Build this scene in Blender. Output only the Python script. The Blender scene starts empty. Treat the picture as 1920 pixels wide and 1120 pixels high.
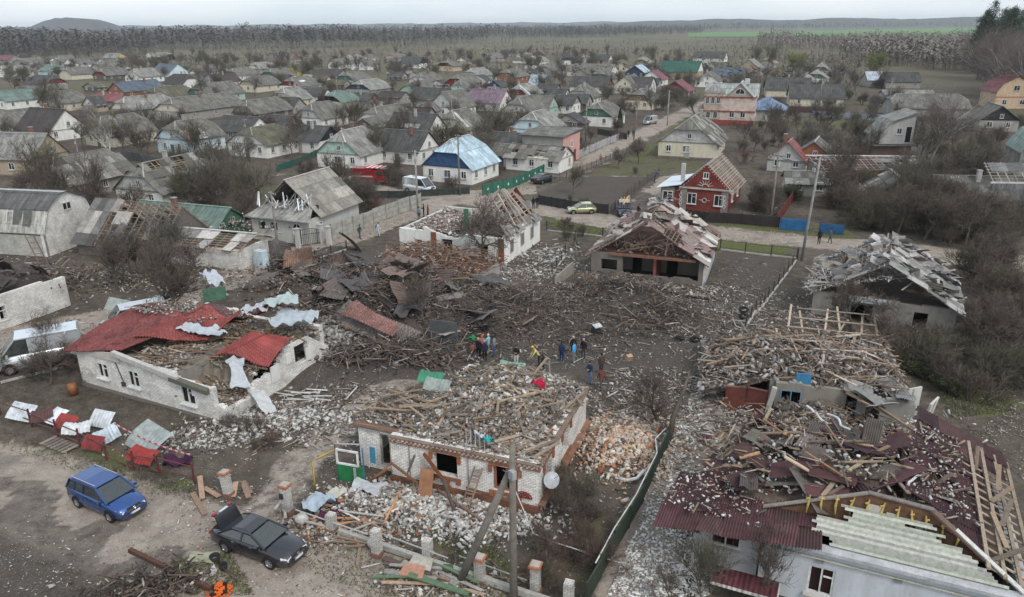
import bpy, math, random, numpy as np
from mathutils import Vector, Matrix
R = random.Random(11); NR = np.random.RandomState(11)
SC = bpy.context.scene; COL = SC.collection
RU, RC_, RG, mcos, msin = R.uniform, R.choice, R.gauss, math.cos, math.sin
rad = math.radians
# ---------------------------------------------------------------- camera
FPX, HY, ROLL, CH = 1400.0, 45.0, 0.0085, 24.0
PITCH = math.atan((560 - HY) / FPX)
_cr, _sr = mcos(ROLL), msin(ROLL)
_R = Vector((1, 0, 0)); _U = Vector((0, msin(PITCH), mcos(PITCH))); _D = Vector((0, mcos(PITCH), -msin(PITCH)))
CX = _R * _cr - _U * _sr; CY = _R * _sr + _U * _cr
cam = bpy.data.objects.new('camera', bpy.data.cameras.new('camera')); COL.objects.link(cam)
cam.data.sensor_width = 36; cam.data.lens = FPX / 1920 * 36; cam.data.clip_end = 30000; cam.data.clip_start = 0.5
m4 = Matrix.Identity(4)
for i in range(3):
 m4[i][0] = CX[i]; m4[i][1] = CY[i]; m4[i][2] = -_D[i]
m4[2][3] = CH
cam.matrix_world = m4
SC.camera = cam
# ---------------------------------------------------------------- sky, sun, exposure
W = bpy.data.worlds.new('World'); SC.world = W; W.use_nodes = True
nt = W.node_tree; nt.nodes.clear()
SUN_EL, SUN_AZ = 46, 148      # thin high sun behind an overcast, from behind the camera on the right
sky = nt.nodes.new('ShaderNodeTexSky'); sky.sky_type = 'NISHITA'; sky.sun_disc = False
sky.sun_elevation = rad(SUN_EL); sky.sun_rotation = rad(SUN_AZ); sky.dust_density = 3.0
b1 = nt.nodes.new('ShaderNodeBackground'); b1.inputs[1].default_value = 0.06
nt.links.new(sky.outputs[0], b1.inputs[0])
tc = nt.nodes.new('ShaderNodeTexCoord'); mp = nt.nodes.new('ShaderNodeMapping'); mp.inputs['Scale'].default_value = (1, 1, 5)
nz = nt.nodes.new('ShaderNodeTexNoise'); nz.inputs['Scale'].default_value = 2.2; nz.inputs['Detail'].default_value = 6
rp = nt.nodes.new('ShaderNodeValToRGB')
rp.color_ramp.elements[0].position = 0.3; rp.color_ramp.elements[0].color = (0.56, 0.65, 0.73, 1)
rp.color_ramp.elements[1].position = 0.72; rp.color_ramp.elements[1].color = (0.90, 0.92, 0.93, 1)
b2 = nt.nodes.new('ShaderNodeBackground'); b2.inputs[1].default_value = 1.08
ad = nt.nodes.new('ShaderNodeAddShader'); ow = nt.nodes.new('ShaderNodeOutputWorld')
nt.links.new(tc.outputs['Generated'], mp.inputs[0]); nt.links.new(mp.outputs[0], nz.inputs['Vector'])
nt.links.new(nz.outputs[0], rp.inputs[0]); nt.links.new(rp.outputs[0], b2.inputs[0])
nt.links.new(b1.outputs[0], ad.inputs[0]); nt.links.new(b2.outputs[0], ad.inputs[1]); nt.links.new(ad.outputs[0], ow.inputs[0])
sl = bpy.data.lights.new('sun', 'SUN'); sl.energy = 1.5; sl.angle = rad(14); sl.color = (1.0, 0.96, 0.9)
so = bpy.data.objects.new('sun', sl); COL.objects.link(so)
_az = rad(SUN_AZ)
sd = Vector((msin(_az) * mcos(rad(SUN_EL)), mcos(_az) * mcos(rad(SUN_EL)), msin(rad(SUN_EL))))
so.rotation_euler = sd.to_track_quat('Z', 'Y').to_euler(); so.location = (0, 0, 80)
SC.view_settings.view_transform = 'Standard'; SC.view_settings.look = 'None'
SC.view_settings.exposure = 0.08; SC.view_settings.gamma = 1.0
SC.cycles.max_bounces = 4; SC.cycles.diffuse_bounces = 2; SC.cycles.glossy_bounces = 2; SC.cycles.volume_bounces = 0
SC.cycles.transparent_max_bounces = 4
# ---------------------------------------------------------------- projection helpers (photo pixel -> place on the ground)
def ray(x, y):
 u = (x - 960) / FPX; v = -(y - 560) / FPX
 d = CX * u + CY * v + _D
 return d
def P(x, y, z=0.0):
 d = ray(x, y); t = (z - CH) / d.z
 return Vector((d.x * t, d.y * t, z))
def Pn(xs, ys):
 u = (xs - 960) / FPX; v = -(ys - 560) / FPX
 d = [CX[i] * u + CY[i] * v + _D[i] for i in range(3)]
 t = -CH / d[2]
 return d[0] * t, d[1] * t
def proj(p):
 q = Vector((p[0], p[1], p[2] - CH)); f = q.dot(_D)
 return 960 + FPX * q.dot(CX) / f, 560 - FPX * q.dot(CY) / f
def dirv(a): return Vector((mcos(rad(a)), msin(rad(a)), 0))
def onwall(px, py, o, a):
 """where a pixel's ray meets the vertical plane through o with heading a: (distance along, height)"""
 d = ray(px, py); t = dirv(a); n = Vector((-t.y, t.x, 0))
 k = (Vector((o[0], o[1], 0)).dot(n)) / d.dot(n)
 p = Vector((0, 0, CH)) + d * k
 return (p - Vector((o[0], o[1], 0))).dot(t), p.z
# ---------------------------------------------------------------- noise and terrain
_H = NR.rand(256, 256)
def vnoise(x, y, s):
 x = np.asarray(x, float) / s + 1000.3; y = np.asarray(y, float) / s + 1000.7
 xi = np.floor(x).astype(int); yi = np.floor(y).astype(int); fx = x - xi; fy = y - yi
 fx = fx * fx * (3 - 2 * fx); fy = fy * fy * (3 - 2 * fy)
 a = _H[xi & 255, yi & 255]; b = _H[(xi + 1) & 255, yi & 255]; c = _H[xi & 255, (yi + 1) & 255]; d = _H[(xi + 1) & 255, (yi + 1) & 255]
 return (a * (1 - fx) + b * fx) * (1 - fy) + (c * (1 - fx) + d * fx) * fy - 0.5
MOUNDS = []   # px, py, radius x, radius y, height
for q in ((470, 640, 9, 7, .0), (690, 600, 8, 6, 1.6), (800, 560, 7, 6, 1.3), (620, 560, 7, 6, 1.5), (760, 690, 4, 4, .5), (1150, 560, 6, 5, .9), (940, 590, 5, 4, .8),
   (1210, 590, 5, 4, .7), (1510, 700, 6, 5, 1.0), (1160, 850, 2.6, 3.4, .9), (760, 960, 3.4, 2.2, .35), (540, 790, 3.5, 2, .35), (590, 700, 4, 3, .5),
   (1560, 790, 6, 3, .8), (1620, 470, 8, 5, .5), (1110, 620, 6, 5, -.9), (1000, 640, 5, 4, -.5), (870, 640, 3, 3, -.3), (1500, 640, 7, 5, 1.4), (480, 620, 4, 3, .9), (350, 1080, 2.5, 1.2, .5), (458, 890, 1.3, 1.1, -.7)):
 a = P(q[0], q[1]); MOUNDS.append((a.x, a.y, q[2], q[3], q[4]))
def hz(x, y):
 x = np.asarray(x, float); y = np.asarray(y, float)
 near = np.clip((150 - y) / 40, 0, 1)
 h = 0.22 * vnoise(x, y, 9) + near * (0.12 * vnoise(x, y, 2.3) + 0.07 * vnoise(x, y, 0.8))
 a_ = -.44; u_ = x * mcos(a_) + y * msin(a_); v_ = -x * msin(a_) + y * mcos(a_); rt = np.clip((44 - y) / 6, 0, 1) * np.clip((-8 - x) / 6, 0, 1); h = h + rt * (.16 * vnoise(u_ / 5, v_, .55) + .1 * vnoise(u_ / 3, v_, .3))
 for cx, cy, rx, ry, hh in MOUNDS:
  h = h + hh * np.exp(-((x - cx) / rx) ** 2 - ((y - cy) / ry) ** 2) * (1 + .5 * vnoise(x, y, 1.3))
 return h
def H1(x, y): return float(hz(x, y))
def G(px, py):
 a = P(px, py); a.z = H1(a.x, a.y); return a
# ---------------------------------------------------------------- materials
def newmat(name, rough=.85, spec=.3):
 m = bpy.data.materials.new(name); m.use_nodes = True; t = m.node_tree; b = t.nodes['Principled BSDF']
 b.inputs['Roughness'].default_value = rough; b.inputs['Specular IOR Level'].default_value = spec
 return m, t, b
def nd(t, typ, ins=None, **kw):
 n = t.nodes.new('ShaderNode' + typ)
 for k, v in kw.items(): setattr(n, k, v)
 for k, v in (ins or {}).items():
  if hasattr(v, 'bl_idname') or isinstance(v, bpy.types.NodeSocket): t.links.new(v, n.inputs[k])
  else: n.inputs[k].default_value = v
 return n
def math_(t, op, a, b=0.0, c=None):
 ins = {0: a, 1: b}
 if c is not None: ins[2] = c
 return nd(t, 'Math', ins, operation=op).outputs[0]
def mixc(t, f, a, b, bt='MIX'):
 n = t.nodes.new('ShaderNodeMix'); n.data_type = 'RGBA'; n.blend_type = bt
 for i, v in ((0, f), (6, a), (7, b)):
  if isinstance(v, bpy.types.NodeSocket): t.links.new(v, n.inputs[i])
  else: n.inputs[i].default_value = v
 return n.outputs[2]
def noise(t, vec, s, det=4, rough=.6, dist=0):
 return nd(t, 'TexNoise', {'Vector': vec, 'Scale': s, 'Detail': det, 'Roughness': rough, 'Distortion': dist}).outputs[0]
def mrange(t, v, a, b, c, d):
 return nd(t, 'MapRange', {0: v, 1: a, 2: b, 3: c, 4: d}).outputs[0]
def grey(t, v): return nd(t, 'CombineColor', {0: v, 1: v, 2: v}).outputs[0]
def vc(t): return nd(t, 'Attribute', attribute_name='Col').outputs[0]
def uvn(t): return nd(t, 'UVMap', uv_map='UVMap').outputs[0]
def wpos(t): return nd(t, 'NewGeometry').outputs['Position']
def bump(t, b, h, s=.4, d=.03):
 n = nd(t, 'Bump', {'Height': h, 'Strength': s, 'Distance': d}); t.links.new(n.outputs[0], b.inputs['Normal'])
def mk_plain(name, rough=.85, spec=.25, amp=.3, sc=1.5, bs=.3, metal=0):
 m, t, b = newmat(name, rough, spec); w = wpos(t)
 n1 = mrange(t, noise(t, w, sc, 5), .3, .7, 1 - amp, 1 + amp * .6); n2 = mrange(t, noise(t, w, sc * 9, 3), .3, .7, 1 - amp * .6, 1 + amp * .5)
 c = mixc(t, 1.0, vc(t), grey(t, math_(t, 'MULTIPLY', n1, n2)), 'MULTIPLY')
 t.links.new(c, b.inputs['Base Color']); b.inputs['Metallic'].default_value = metal
 bump(t, b, noise(t, w, sc * 14, 4), bs, .02); return m
MP = mk_plain('weathered_surface')
MWOOD = mk_plain('broken_wood', .9, .15, .38, 3.0, .5)
MRUB = mk_plain('rubble_stone', .95, .1, .35, 2.0, .8)
MCLOTH = mk_plain('cloth', .95, .1, .15, 4.0, .2)
MMET = mk_plain('rusty_metal', .55, .4, .35, 1.2, .2, .2)
MBARK = mk_plain('bark', .95, .1, .3, 2.0, .4)
def mk_plaster():
 m, t, b = newmat('stained_plaster', .92, .15); w = wpos(t)
 st = noise(t, nd(t, 'Mapping', {0: w, 'Scale': (1.6, 1.6, .35)}).outputs[0], 1.0, 6, .65)
 f = mrange(t, st, .35, .72, 0, .55); f2 = mrange(t, noise(t, w, 6, 4), .55, .75, 0, .35)
 c = mixc(t, f, vc(t), mixc(t, 1.0, vc(t), (.55, .52, .48, 1), 'MULTIPLY')); c = mixc(t, f2, c, mixc(t, 1.0, c, (.6, .57, .52, 1), 'MULTIPLY'))
 t.links.new(c, b.inputs['Base Color']); bump(t, b, noise(t, w, 18, 5), .35, .015); return m
MPLA = mk_plaster()
def mk_brick(name, mort, bw=.26, rh=.1):
 m, t, b = newmat(name, .9, .15); w = wpos(t); u = uvn(t); c0 = vc(t)
 br = nd(t, 'TexBrick', {'Vector': u, 'Color1': (1, 1, 1, 1), 'Color2': (.8, .78, .76, 1), 'Mortar': mort, 'Scale': 1.0, 'Mortar Size': .011, 'Mortar Smooth': .15, 'Brick Width': bw, 'Row Height': rh})
 c = mixc(t, 1.0, c0, br.outputs[0], 'MULTIPLY')
 d = mrange(t, noise(t, w, .9, 6, .65), .42, .74, 1.08, .6); d2 = mrange(t, noise(t, w, 7, 3), .3, .7, 1.08, .85)
 c = mixc(t, 1.0, c, grey(t, math_(t, 'MULTIPLY', d, d2)), 'MULTIPLY')
 t.links.new(c, b.inputs['Base Color']); bump(t, b, math_(t, 'SUBTRACT', 1.0, br.outputs[1]), .7, .012); return m
MBRW = mk_brick('white_brick', (.36, .33, .3, 1)); MBRO = mk_brick('orange_brick', (.5, .45, .42, 1))
def mk_roof(name, wave, sw, sh, rough, moss, var, bs, metal=0):
 """corrugated sheets: ridges run up the slope; colour differs a little from sheet to sheet, lichen and streaks on top"""
 m, t, b = newmat(name, rough, .25); w = wpos(t); u = uvn(t)
 sx = nd(t, 'SeparateXYZ', {0: u}); x, y = sx.outputs[0], sx.outputs[1]
 cx_ = math_(t, 'FLOOR', math_(t, 'DIVIDE', x, sw)); cy_ = math_(t, 'FLOOR', math_(t, 'DIVIDE', y, sh))
 wn = nd(t, 'TexWhiteNoise', {'Vector': nd(t, 'CombineXYZ', {0: cx_, 1: cy_, 2: nd(t, 'ObjectInfo').outputs['Random']}).outputs[0]}, noise_dimensions='3D').outputs[0]
 v1 = mrange(t, wn, 0, 1, 1 - var, 1 + var)
 st = noise(t, nd(t, 'CombineXYZ', {0: math_(t, 'MULTIPLY', x, 3.0), 1: math_(t, 'MULTIPLY', y, .35), 2: 0.0}).outputs[0], 1.0, 5, .7)
 v2 = mrange(t, st, .32, .68, .5, 1.3); v3 = mrange(t, noise(t, w, .6, 5, .6), .3, .7, .65, 1.25)
 c = mixc(t, 1.0, vc(t), grey(t, math_(t, 'MULTIPLY', v1, math_(t, 'MULTIPLY', v2, v3))), 'MULTIPLY')
 if moss: c = mixc(t, mrange(t, noise(t, w, 1.7, 7, .7), .48, .68, 0, moss), c, (.075, .075, .045, 1))
 # dark overlap line along each sheet's lower edge
 fy = math_(t, 'FRACT', math_(t, 'DIVIDE', y, sh)); ln = mrange(t, fy, 0, .05, .55, 1)
 c = mixc(t, 1.0, c, grey(t, ln), 'MULTIPLY')
 t.links.new(c, b.inputs['Base Color']); b.inputs['Metallic'].default_value = metal
 wv = math_(t, 'SINE', math_(t, 'MULTIPLY', x, 6.2832 / wave))
 bump(t, b, wv, bs, .025); return m
MSLATE = mk_roof('asbestos_slate', .17, 1.1, 1.65, .95, .55, .16, .8)
MSTEEL = mk_roof('profiled_steel', .22, 1.2, 5.0, .55, .3, .12, .7, .1)
def mk_glass():
 m, t, b = newmat('window_glass', .08, .6); b.inputs['Base Color'].default_value = (.02, .024, .028, 1)
 bump(t, b, noise(t, wpos(t), 1.5, 2), .08, .05); return m
MGLS = mk_glass()
def mk_paint():
 m, t, b = newmat('car_paint', .32, .5); w = nd(t, 'TexCoord').outputs['Object']
 sx = nd(t, 'SeparateXYZ', {0: w}).outputs[2]
 du = math_(t, 'MULTIPLY', mrange(t, sx, .2, .9, .6, .02), mrange(t, noise(t, w, 3, 5), .3, .7, .3, 1.1))
 c = mixc(t, du, vc(t), (.13, .115, .1, 1)); t.links.new(c, b.inputs['Base Color'])
 t.links.new(mrange(t, du, 0, .6, .22, .8), b.inputs['Roughness'])
 b.inputs['Metallic'].default_value = .55; b.inputs['Coat Weight'].default_value = .8; b.inputs['Coat Roughness'].default_value = .05; return m
MCAR = mk_paint()
def mk_simple(name, col, rough, spec=.4, metal=0):
 m, t, b = newmat(name, rough, spec); b.inputs['Base Color'].default_value = (*col, 1); b.inputs['Metallic'].default_value = metal
 n = mrange(t, noise(t, wpos(t), 5, 4), .3, .7, .8, 1.15); t.links.new(mixc(t, 1.0, (*col, 1), grey(t, n), 'MULTIPLY'), b.inputs['Base Color']); return m
MTYRE = mk_simple('tyre_rubber', (.018, .018, .018), .9, .2); MRIM = mk_simple('alloy', (.3, .3, .31), .4, .5, .6)
MCHR = mk_simple('chrome_trim', (.5, .5, .5), .25, .6, .8); MLAMP = mk_simple('headlight_glass', (.55, .58, .6), .12, .6); MTAIL = mk_simple('tail_light_glass', (.25, .015, .02), .2, .5)
MCG = mk_simple('car_glass', (.03, .037, .037), .04, 1.0)
def mk_leaf():
 m, t, b = newmat('foliage', .8, .2)
 n = mrange(t, noise(t, wpos(t), 1.3, 3), .3, .7, .6, 1.4); t.links.new(mixc(t, 1.0, vc(t), grey(t, n), 'MULTIPLY'), b.inputs['Base Color']); return m
MLEAF = mk_leaf()
def mk_ground():
 m, t, b = newmat('earth', .97, .1); w = wpos(t); a = nd(t, 'Attribute', attribute_name='Mask'); s = nd(t, 'SeparateColor', {0: a.outputs[0]})
 nA = noise(t, w, .16, 6, .62); nB = noise(t, w, 1.1, 7, .68); nC = noise(t, w, 6.5, 6, .75)
 # vegetable soil, trodden earth and dry meadow
 c = mixc(t, mrange(t, nA, .35, .65, 0, 1), (.05, .043, .036, 1), (.105, .088, .071, 1))
 c = mixc(t, mrange(t, nB, .42, .66, 0, .8), c, (.15, .125, .10, 1)); c = mixc(t, mrange(t, nC, .45, .7, 0, .6), c, (.05, .042, .034, 1))
 far = mrange(t, nd(t, 'SeparateXYZ', {0: w}).outputs[1], 230, 420, 0, .85)
 mead = mixc(t, mrange(t, noise(t, w, .012, 7, .7), .4, .62, 0, 1), (.15, .13, .09, 1), (.08, .07, .052, 1))
 mead = mixc(t, mrange(t, noise(t, w, .08, 6, .7), .45, .6, 0, .6), mead, (.12, .12, .06, 1)); c = mixc(t, far, c, mead)
 rough_ = math_(t, 'ADD', math_(t, 'MULTIPLY', math_(t, 'SUBTRACT', nB, .5), .9), math_(t, 'MULTIPLY', math_(t, 'SUBTRACT', nC, .5), .6))
 def blend(c, chan, col, lo=.3, hi=.6):
  return mixc(t, mrange(t, math_(t, 'ADD', s.outputs[chan], rough_), lo, hi, 0, 1), c, col)
 gr = mixc(t, mrange(t, nC, .35, .65, 0, 1), (.055, .075, .022, 1), (.14, .135, .062, 1))
 c = blend(c, 1, gr, .35, .7)
 rd = mixc(t, mrange(t, nB, .35, .65, 0, 1), (.23, .195, .165, 1), (.34, .295, .25, 1)); rd = mixc(t, mrange(t, nC, .5, .75, 0, .6), rd, (.13, .105, .088, 1))
 rd = mixc(t, mrange(t, noise(t, w, .35, 5), .5, .7, 0, .7), rd, (.14, .115, .095, 1))
 c = blend(c, 0, rd, .32, .58)
 dk = mixc(t, mrange(t, nC, .4, .65, 0, 1), (.055, .048, .042, 1), (.115, .10, .088, 1)); c = blend(c, 2, dk, .35, .75)
 # pale crumbs of plaster and brick everywhere near the ruins
 vo = nd(t, 'TexVoronoi', {'Vector': w, 'Scale': 5.0}); sp = mrange(t, vo.outputs[0], .10, .14, 1, 0)
 kk = math_(t, 'MULTIPLY', sp, mrange(t, noise(t, w, .22, 4), .46, .6, 0, 1)); kk = math_(t, 'MULTIPLY', kk, mrange(t, nd(t, 'SeparateXYZ', {0: w}).outputs[1], 85, 120, .8, 0))
 c = mixc(t, kk, c, (.4, .38, .35, 1))
 vo2 = nd(t, 'TexVoronoi', {'Vector': w, 'Scale': 13.0}); k2 = math_(t, 'MULTIPLY', mrange(t, vo2.outputs[0], .12, .2, 1, 0), mrange(t, nB, .44, .6, 0, .9)); k2 = math_(t, 'MULTIPLY', k2, mrange(t, nd(t, 'SeparateXYZ', {0: w}).outputs[1], 70, 110, 1, 0))
 c = mixc(t, k2, c, mixc(t, nC, (.30, .27, .24, 1), (.03, .026, .023, 1)))
 c = mixc(t, 1.0, c, grey(t, mrange(t, noise(t, w, 22, 4, .8), .3, .7, .65, 1.35)), 'MULTIPLY')
 t.links.new(c, b.inputs['Base Color'])
 bump(t, b, math_(t, 'ADD', math_(t, 'MULTIPLY', nB, .7), math_(t, 'MULTIPLY', nC, .5)), .9, .12); return m
MGND = mk_ground()
# ---------------------------------------------------------------- object helpers
def tag(o, label=None, cat=None, group=None, kind=None):
 if label: o['label'] = label
 if cat: o['category'] = cat
 if group: o['group'] = group
 if kind: o['kind'] = kind
 return o
def link(o, parent=None):
 COL.objects.link(o)
 if parent is not None: o.parent = parent
 return o
def empty(name, loc, rz=0, **kw):
 o = bpy.data.objects.new(name, None); COL.objects.link(o); o.location = loc; o.rotation_euler = (0, 0, rad(rz)); o.empty_display_size = .3
 return tag(o, **kw)
def inst(name, me, parent=None, loc=(0, 0, 0), rot=(0, 0, 0), sc=1):
 o = bpy.data.objects.new(name, me); COL.objects.link(o); o.parent = parent; o.location = loc; o.rotation_euler = rot
 o.scale = (sc,) * 3 if isinstance(sc, (int, float)) else sc
 return o
def finish(me, cols, uv=True):
 n = len(me.polygons)
 if not n: return
 lt = np.zeros(n, np.int32); me.polygons.foreach_get('loop_total', lt); nl = len(me.loops)
 at = me.color_attributes.new('Col', 'BYTE_COLOR', 'CORNER')
 c = np.ones((n, 4), np.float32); c[:, :3] = np.asarray(cols, np.float32).reshape(-1, 3)
 at.data.foreach_set('color', np.repeat(c, lt, axis=0).ravel())
 if uv:
  vs = np.zeros(len(me.vertices) * 3, np.float32); me.vertices.foreach_get('co', vs); vs = vs.reshape(-1, 3)
  li = np.zeros(nl, np.int32); me.loops.foreach_get('vertex_index', li)
  nn = np.zeros(n * 3, np.float32); me.polygons.foreach_get('normal', nn); nn = nn.reshape(-1, 3)
  nf = np.repeat(nn, lt, axis=0); t = np.stack([-nf[:, 1], nf[:, 0], np.zeros(nl)], 1); l = np.linalg.norm(t, axis=1)
  t[l < .05] = (1, 0, 0); l[l < .05] = 1; t /= l[:, None]; bb = np.cross(nf, t); p = vs[li]
  u = me.uv_layers.new(name='UVMap'); u.data.foreach_set('uv', np.stack([(p * t).sum(1), (p * bb).sum(1)], 1).astype(np.float32).ravel())
class MB:
 def __init__(s): s.V = []; s.F = []; s.C = []; s.M = []
 def add(s, vs, fs, col=(.5, .5, .5), mi=0):
  b = len(s.V); s.V.extend([tuple(v) for v in vs])
  for f in fs: s.F.append(tuple(b + i for i in f)); s.C.append(col); s.M.append(mi)
 def box(s, c, d, yaw=0, col=(.5, .5, .5), mi=0, mat=None):
  hx, hy, h_ = d[0] / 2, d[1] / 2, d[2] / 2
  m = mat if mat is not None else Matrix.Rotation(rad(yaw), 3, 'Z')
  c = Vector(c); vs = [c + m @ Vector((x * hx, y * hy, z * h_)) for z in (-1, 1) for x, y in ((-1, -1), (1, -1), (1, 1), (-1, 1))]
  s.add(vs, [(3, 2, 1, 0), (4, 5, 6, 7), (0, 1, 5, 4), (1, 2, 6, 5), (2, 3, 7, 6), (3, 0, 4, 7)], col, mi)
 def bar(s, a, b, w, h, col=(.5, .5, .5), mi=0, up=(0, 0, 1)):
  a = Vector(a); b = Vector(b); y = b - a; L = y.length
  if L < 1e-5: return
  y.normalize(); u = Vector(up)
  if abs(y.dot(u)) > .98: u = Vector((1, 0, 0))
  x = y.cross(u).normalized(); z = x.cross(y)
  s.box((a + b) / 2, (w, L, h), col=col, mi=mi, mat=Matrix((x, y, z)).transposed())
 def prism(s, poly, off, col, mi=0):
  """planar polygon extruded by the vector off"""
  n = len(poly); p = [Vector(q) for q in poly]; q = [v + Vector(off) for v in p]
  nv = Vector((0, 0, 0))
  for i in range(n): nv += p[i].cross(p[(i + 1) % n])
  f = [tuple(range(n)), tuple(range(2 * n - 1, n - 1, -1))] + [(i, i + n, (i + 1) % n + n, (i + 1) % n) for i in range(n)]
  if nv.dot(Vector(off)) > 0: f = [tuple(reversed(k)) for k in f]
  s.add(p + q, f, col, mi)
 def tube(s, pts, rs, n=5, col=(.3, .3, .3), mi=0, cap=True):
  pts = [Vector(p) for p in pts]; base = len(s.V)
  if isinstance(rs, (int, float)): rs = [rs] * len(pts)
  for i, p in enumerate(pts):
   d = (pts[min(i + 1, len(pts) - 1)] - pts[max(i - 1, 0)]); d = d.normalized() if d.length > 1e-6 else Vector((0, 0, 1))
   a = d.cross(Vector((0, 0, 1)) if abs(d.z) < .9 else Vector((1, 0, 0))).normalized(); b = d.cross(a)
   for k in range(n):
    t = 2 * math.pi * k / n; s.V.append(tuple(p + (a * mcos(t) + b * msin(t)) * rs[i]))
  for i in range(len(pts) - 1):
   for k in range(n):
    k2 = (k + 1) % n; s.F.append((base + i * n + k, base + i * n + k2, base + (i + 1) * n + k2, base + (i + 1) * n + k)); s.C.append(col); s.M.append(mi)
  if cap:
   s.F.append(tuple(base + k for k in range(n - 1, -1, -1))); s.C.append(col); s.M.append(mi)
   e = base + (len(pts) - 1) * n; s.F.append(tuple(e + k for k in range(n))); s.C.append(col); s.M.append(mi)
 def mesh(s, name, mats, smooth=False):
  me = bpy.data.meshes.new(name); me.from_pydata(s.V, [], s.F)
  for m in (mats if isinstance(mats, (list, tuple)) else [mats]): me.materials.append(m)
  if any(s.M): me.polygons.foreach_set('material_index', s.M)
  if smooth: me.polygons.foreach_set('use_smooth', [True] * len(s.F))
  finish(me, s.C if s.C else [(1, 1, 1)]); me.update(); return me
 def build(s, name, mats, parent=None, loc=(0, 0, 0), rz=0, smooth=False):
  if not s.F: return None
  return inst(name, s.mesh(name, mats, smooth), parent, loc, (0, 0, rad(rz)))
_BF = np.array([(3, 2, 1, 0), (4, 5, 6, 7), (0, 1, 5, 4), (1, 2, 6, 5), (2, 3, 7, 6), (3, 0, 4, 7)], np.int32)
_BV = np.array([(x, y, z) for z in (-1, 1) for x, y in ((-1, -1), (1, -1), (1, 1), (-1, 1))], float) / 2
def euler_mats(yaw, pit, rol):
 cy, sy, cp, sp, cr, sr = np.cos(yaw), np.sin(yaw), np.cos(pit), np.sin(pit), np.cos(rol), np.sin(rol); o = np.zeros_like(cy); i = np.ones_like(cy)
 Z = np.array([[cy, -sy, o], [sy, cy, o], [o, o, i]]).transpose(2, 0, 1); Y = np.array([[cp, o, sp], [o, i, o], [-sp, o, cp]]).transpose(2, 0, 1); X = np.array([[i, o, o], [o, cr, -sr], [o, sr, cr]]).transpose(2, 0, 1)
 return Z @ Y @ X
def raw_mesh(name, V, F, cols, mat):
 me = bpy.data.meshes.new(name); k = F.shape[1]
 me.vertices.add(len(V)); me.vertices.foreach_set('co', V.astype(np.float32).ravel())
 me.loops.add(F.size); me.loops.foreach_set('vertex_index', F.astype(np.int32).ravel())
 me.polygons.add(len(F)); me.polygons.foreach_set('loop_start', np.arange(0, F.size, k, dtype=np.int32)); me.polygons.foreach_set('loop_total', np.full(len(F), k, np.int32))
 me.materials.append(mat); me.update(calc_edges=True); finish(me, cols, uv=False); return me
def chunks(name, X, Y, Z, S, cols, mat, tilt=.5, jit=.18, label=None, yaw=None, flat=False):
 """one mesh of many uneven chunks (stuff): centres, sizes, colours as arrays"""
 n = len(X); yaw = NR.rand(n) * 6.28 if yaw is None else yaw
 Rm = euler_mats(yaw, (NR.rand(n) - .5) * 2 * tilt, (NR.rand(n) - .5) * 2 * tilt)
 L = _BV[None] * S[:, None, :] * (1 + (NR.rand(n, 8, 3) - .5) * 2 * jit)
 V = np.einsum('nij,nkj->nki', Rm, L) + np.stack([X, Y, Z], 1)[:, None, :]
 F = (_BF[None] + (np.arange(n) * 8)[:, None, None]).reshape(-1, 4)
 me = raw_mesh(name, V.reshape(-1, 3), F, np.repeat(cols, 6, axis=0), mat)
 o = link(bpy.data.objects.new(name, me)); tag(o, kind='stuff', label=label, cat='rubble' if 'rubble' in name or 'brick' in name else 'debris'); return o
def pal(n, *cw):
 """n colours drawn from (colour, weight) pairs, each a little off"""
 c = np.array([q[0] for q in cw], float); w = np.array([q[1] for q in cw], float); w /= w.sum()
 i = NR.choice(len(c), n, p=w); return np.clip(c[i] * (.72 + .5 * NR.rand(n, 1)), 0, 1)
WHT = ((.55, .54, .51), 1); GRY = ((.22, .21, .2), 1); DKG = ((.07, .065, .06), 1); BRN = ((.15, .11, .08), 1); ORB = ((.35, .15, .08), 1); TAN = ((.36, .27, .19), 1)
def W_(c, w): return (c[0], w)
# ---------------------------------------------------------------- the land
def pline(pts): return [P(*q).xy for q in pts]
ROADS = [  # (photo points along the middle, half width in metres, name)
 ([(-500, 800), (-200, 850), (40, 915), (230, 985), (420, 1035), (560, 1075), (760, 1150), (900, 1200)], 3.1, 'dirt_road'),
 ([(-60, 650), (120, 615), (300, 578), (370, 548), (505, 497), (655, 443), (790, 392), (868, 366), (985, 357), (1100, 307), (1180, 265), (1262, 222), (1330, 190)], 2.7, 'village_road'),
 ([(860, 372), (1030, 393), (1160, 418), (1400, 443), (1600, 466), (1900, 492), (2100, 505)], 3.0, 'village_road'),
 ([(1200, 395), (1230, 350), (1270, 330)], 2.2, 'dirt_drive'),
 ([(500, 330), (640, 338), (760, 365), (860, 372)], 1.8, 'dirt_lane'),
 ([(1180, 1120), (1215, 1010), (1262, 880), (1330, 760)], 1.6, 'rubble_path'),
 ([(840, 660), (730, 730), (650, 790), (560, 870), (520, 940)], 1.6, 'trodden_path'),
]
def seg_dist(x, y, pts):
 d = np.full(np.shape(x), 1e9)
 for a, b in zip(pts[:-1], pts[1:]):
  ax, ay, bx, by = a[0], a[1], b[0], b[1]; L = (bx - ax) ** 2 + (by - ay) ** 2
  t = np.clip(((x - ax) * (bx - ax) + (y - ay) * (by - ay)) / L, 0, 1)
  d = np.minimum(d, np.hypot(x - ax - t * (bx - ax), y - ay - t * (by - ay)))
 return d
RW = [(pline(a), b, c) for a, b, c in ROADS]
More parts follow.
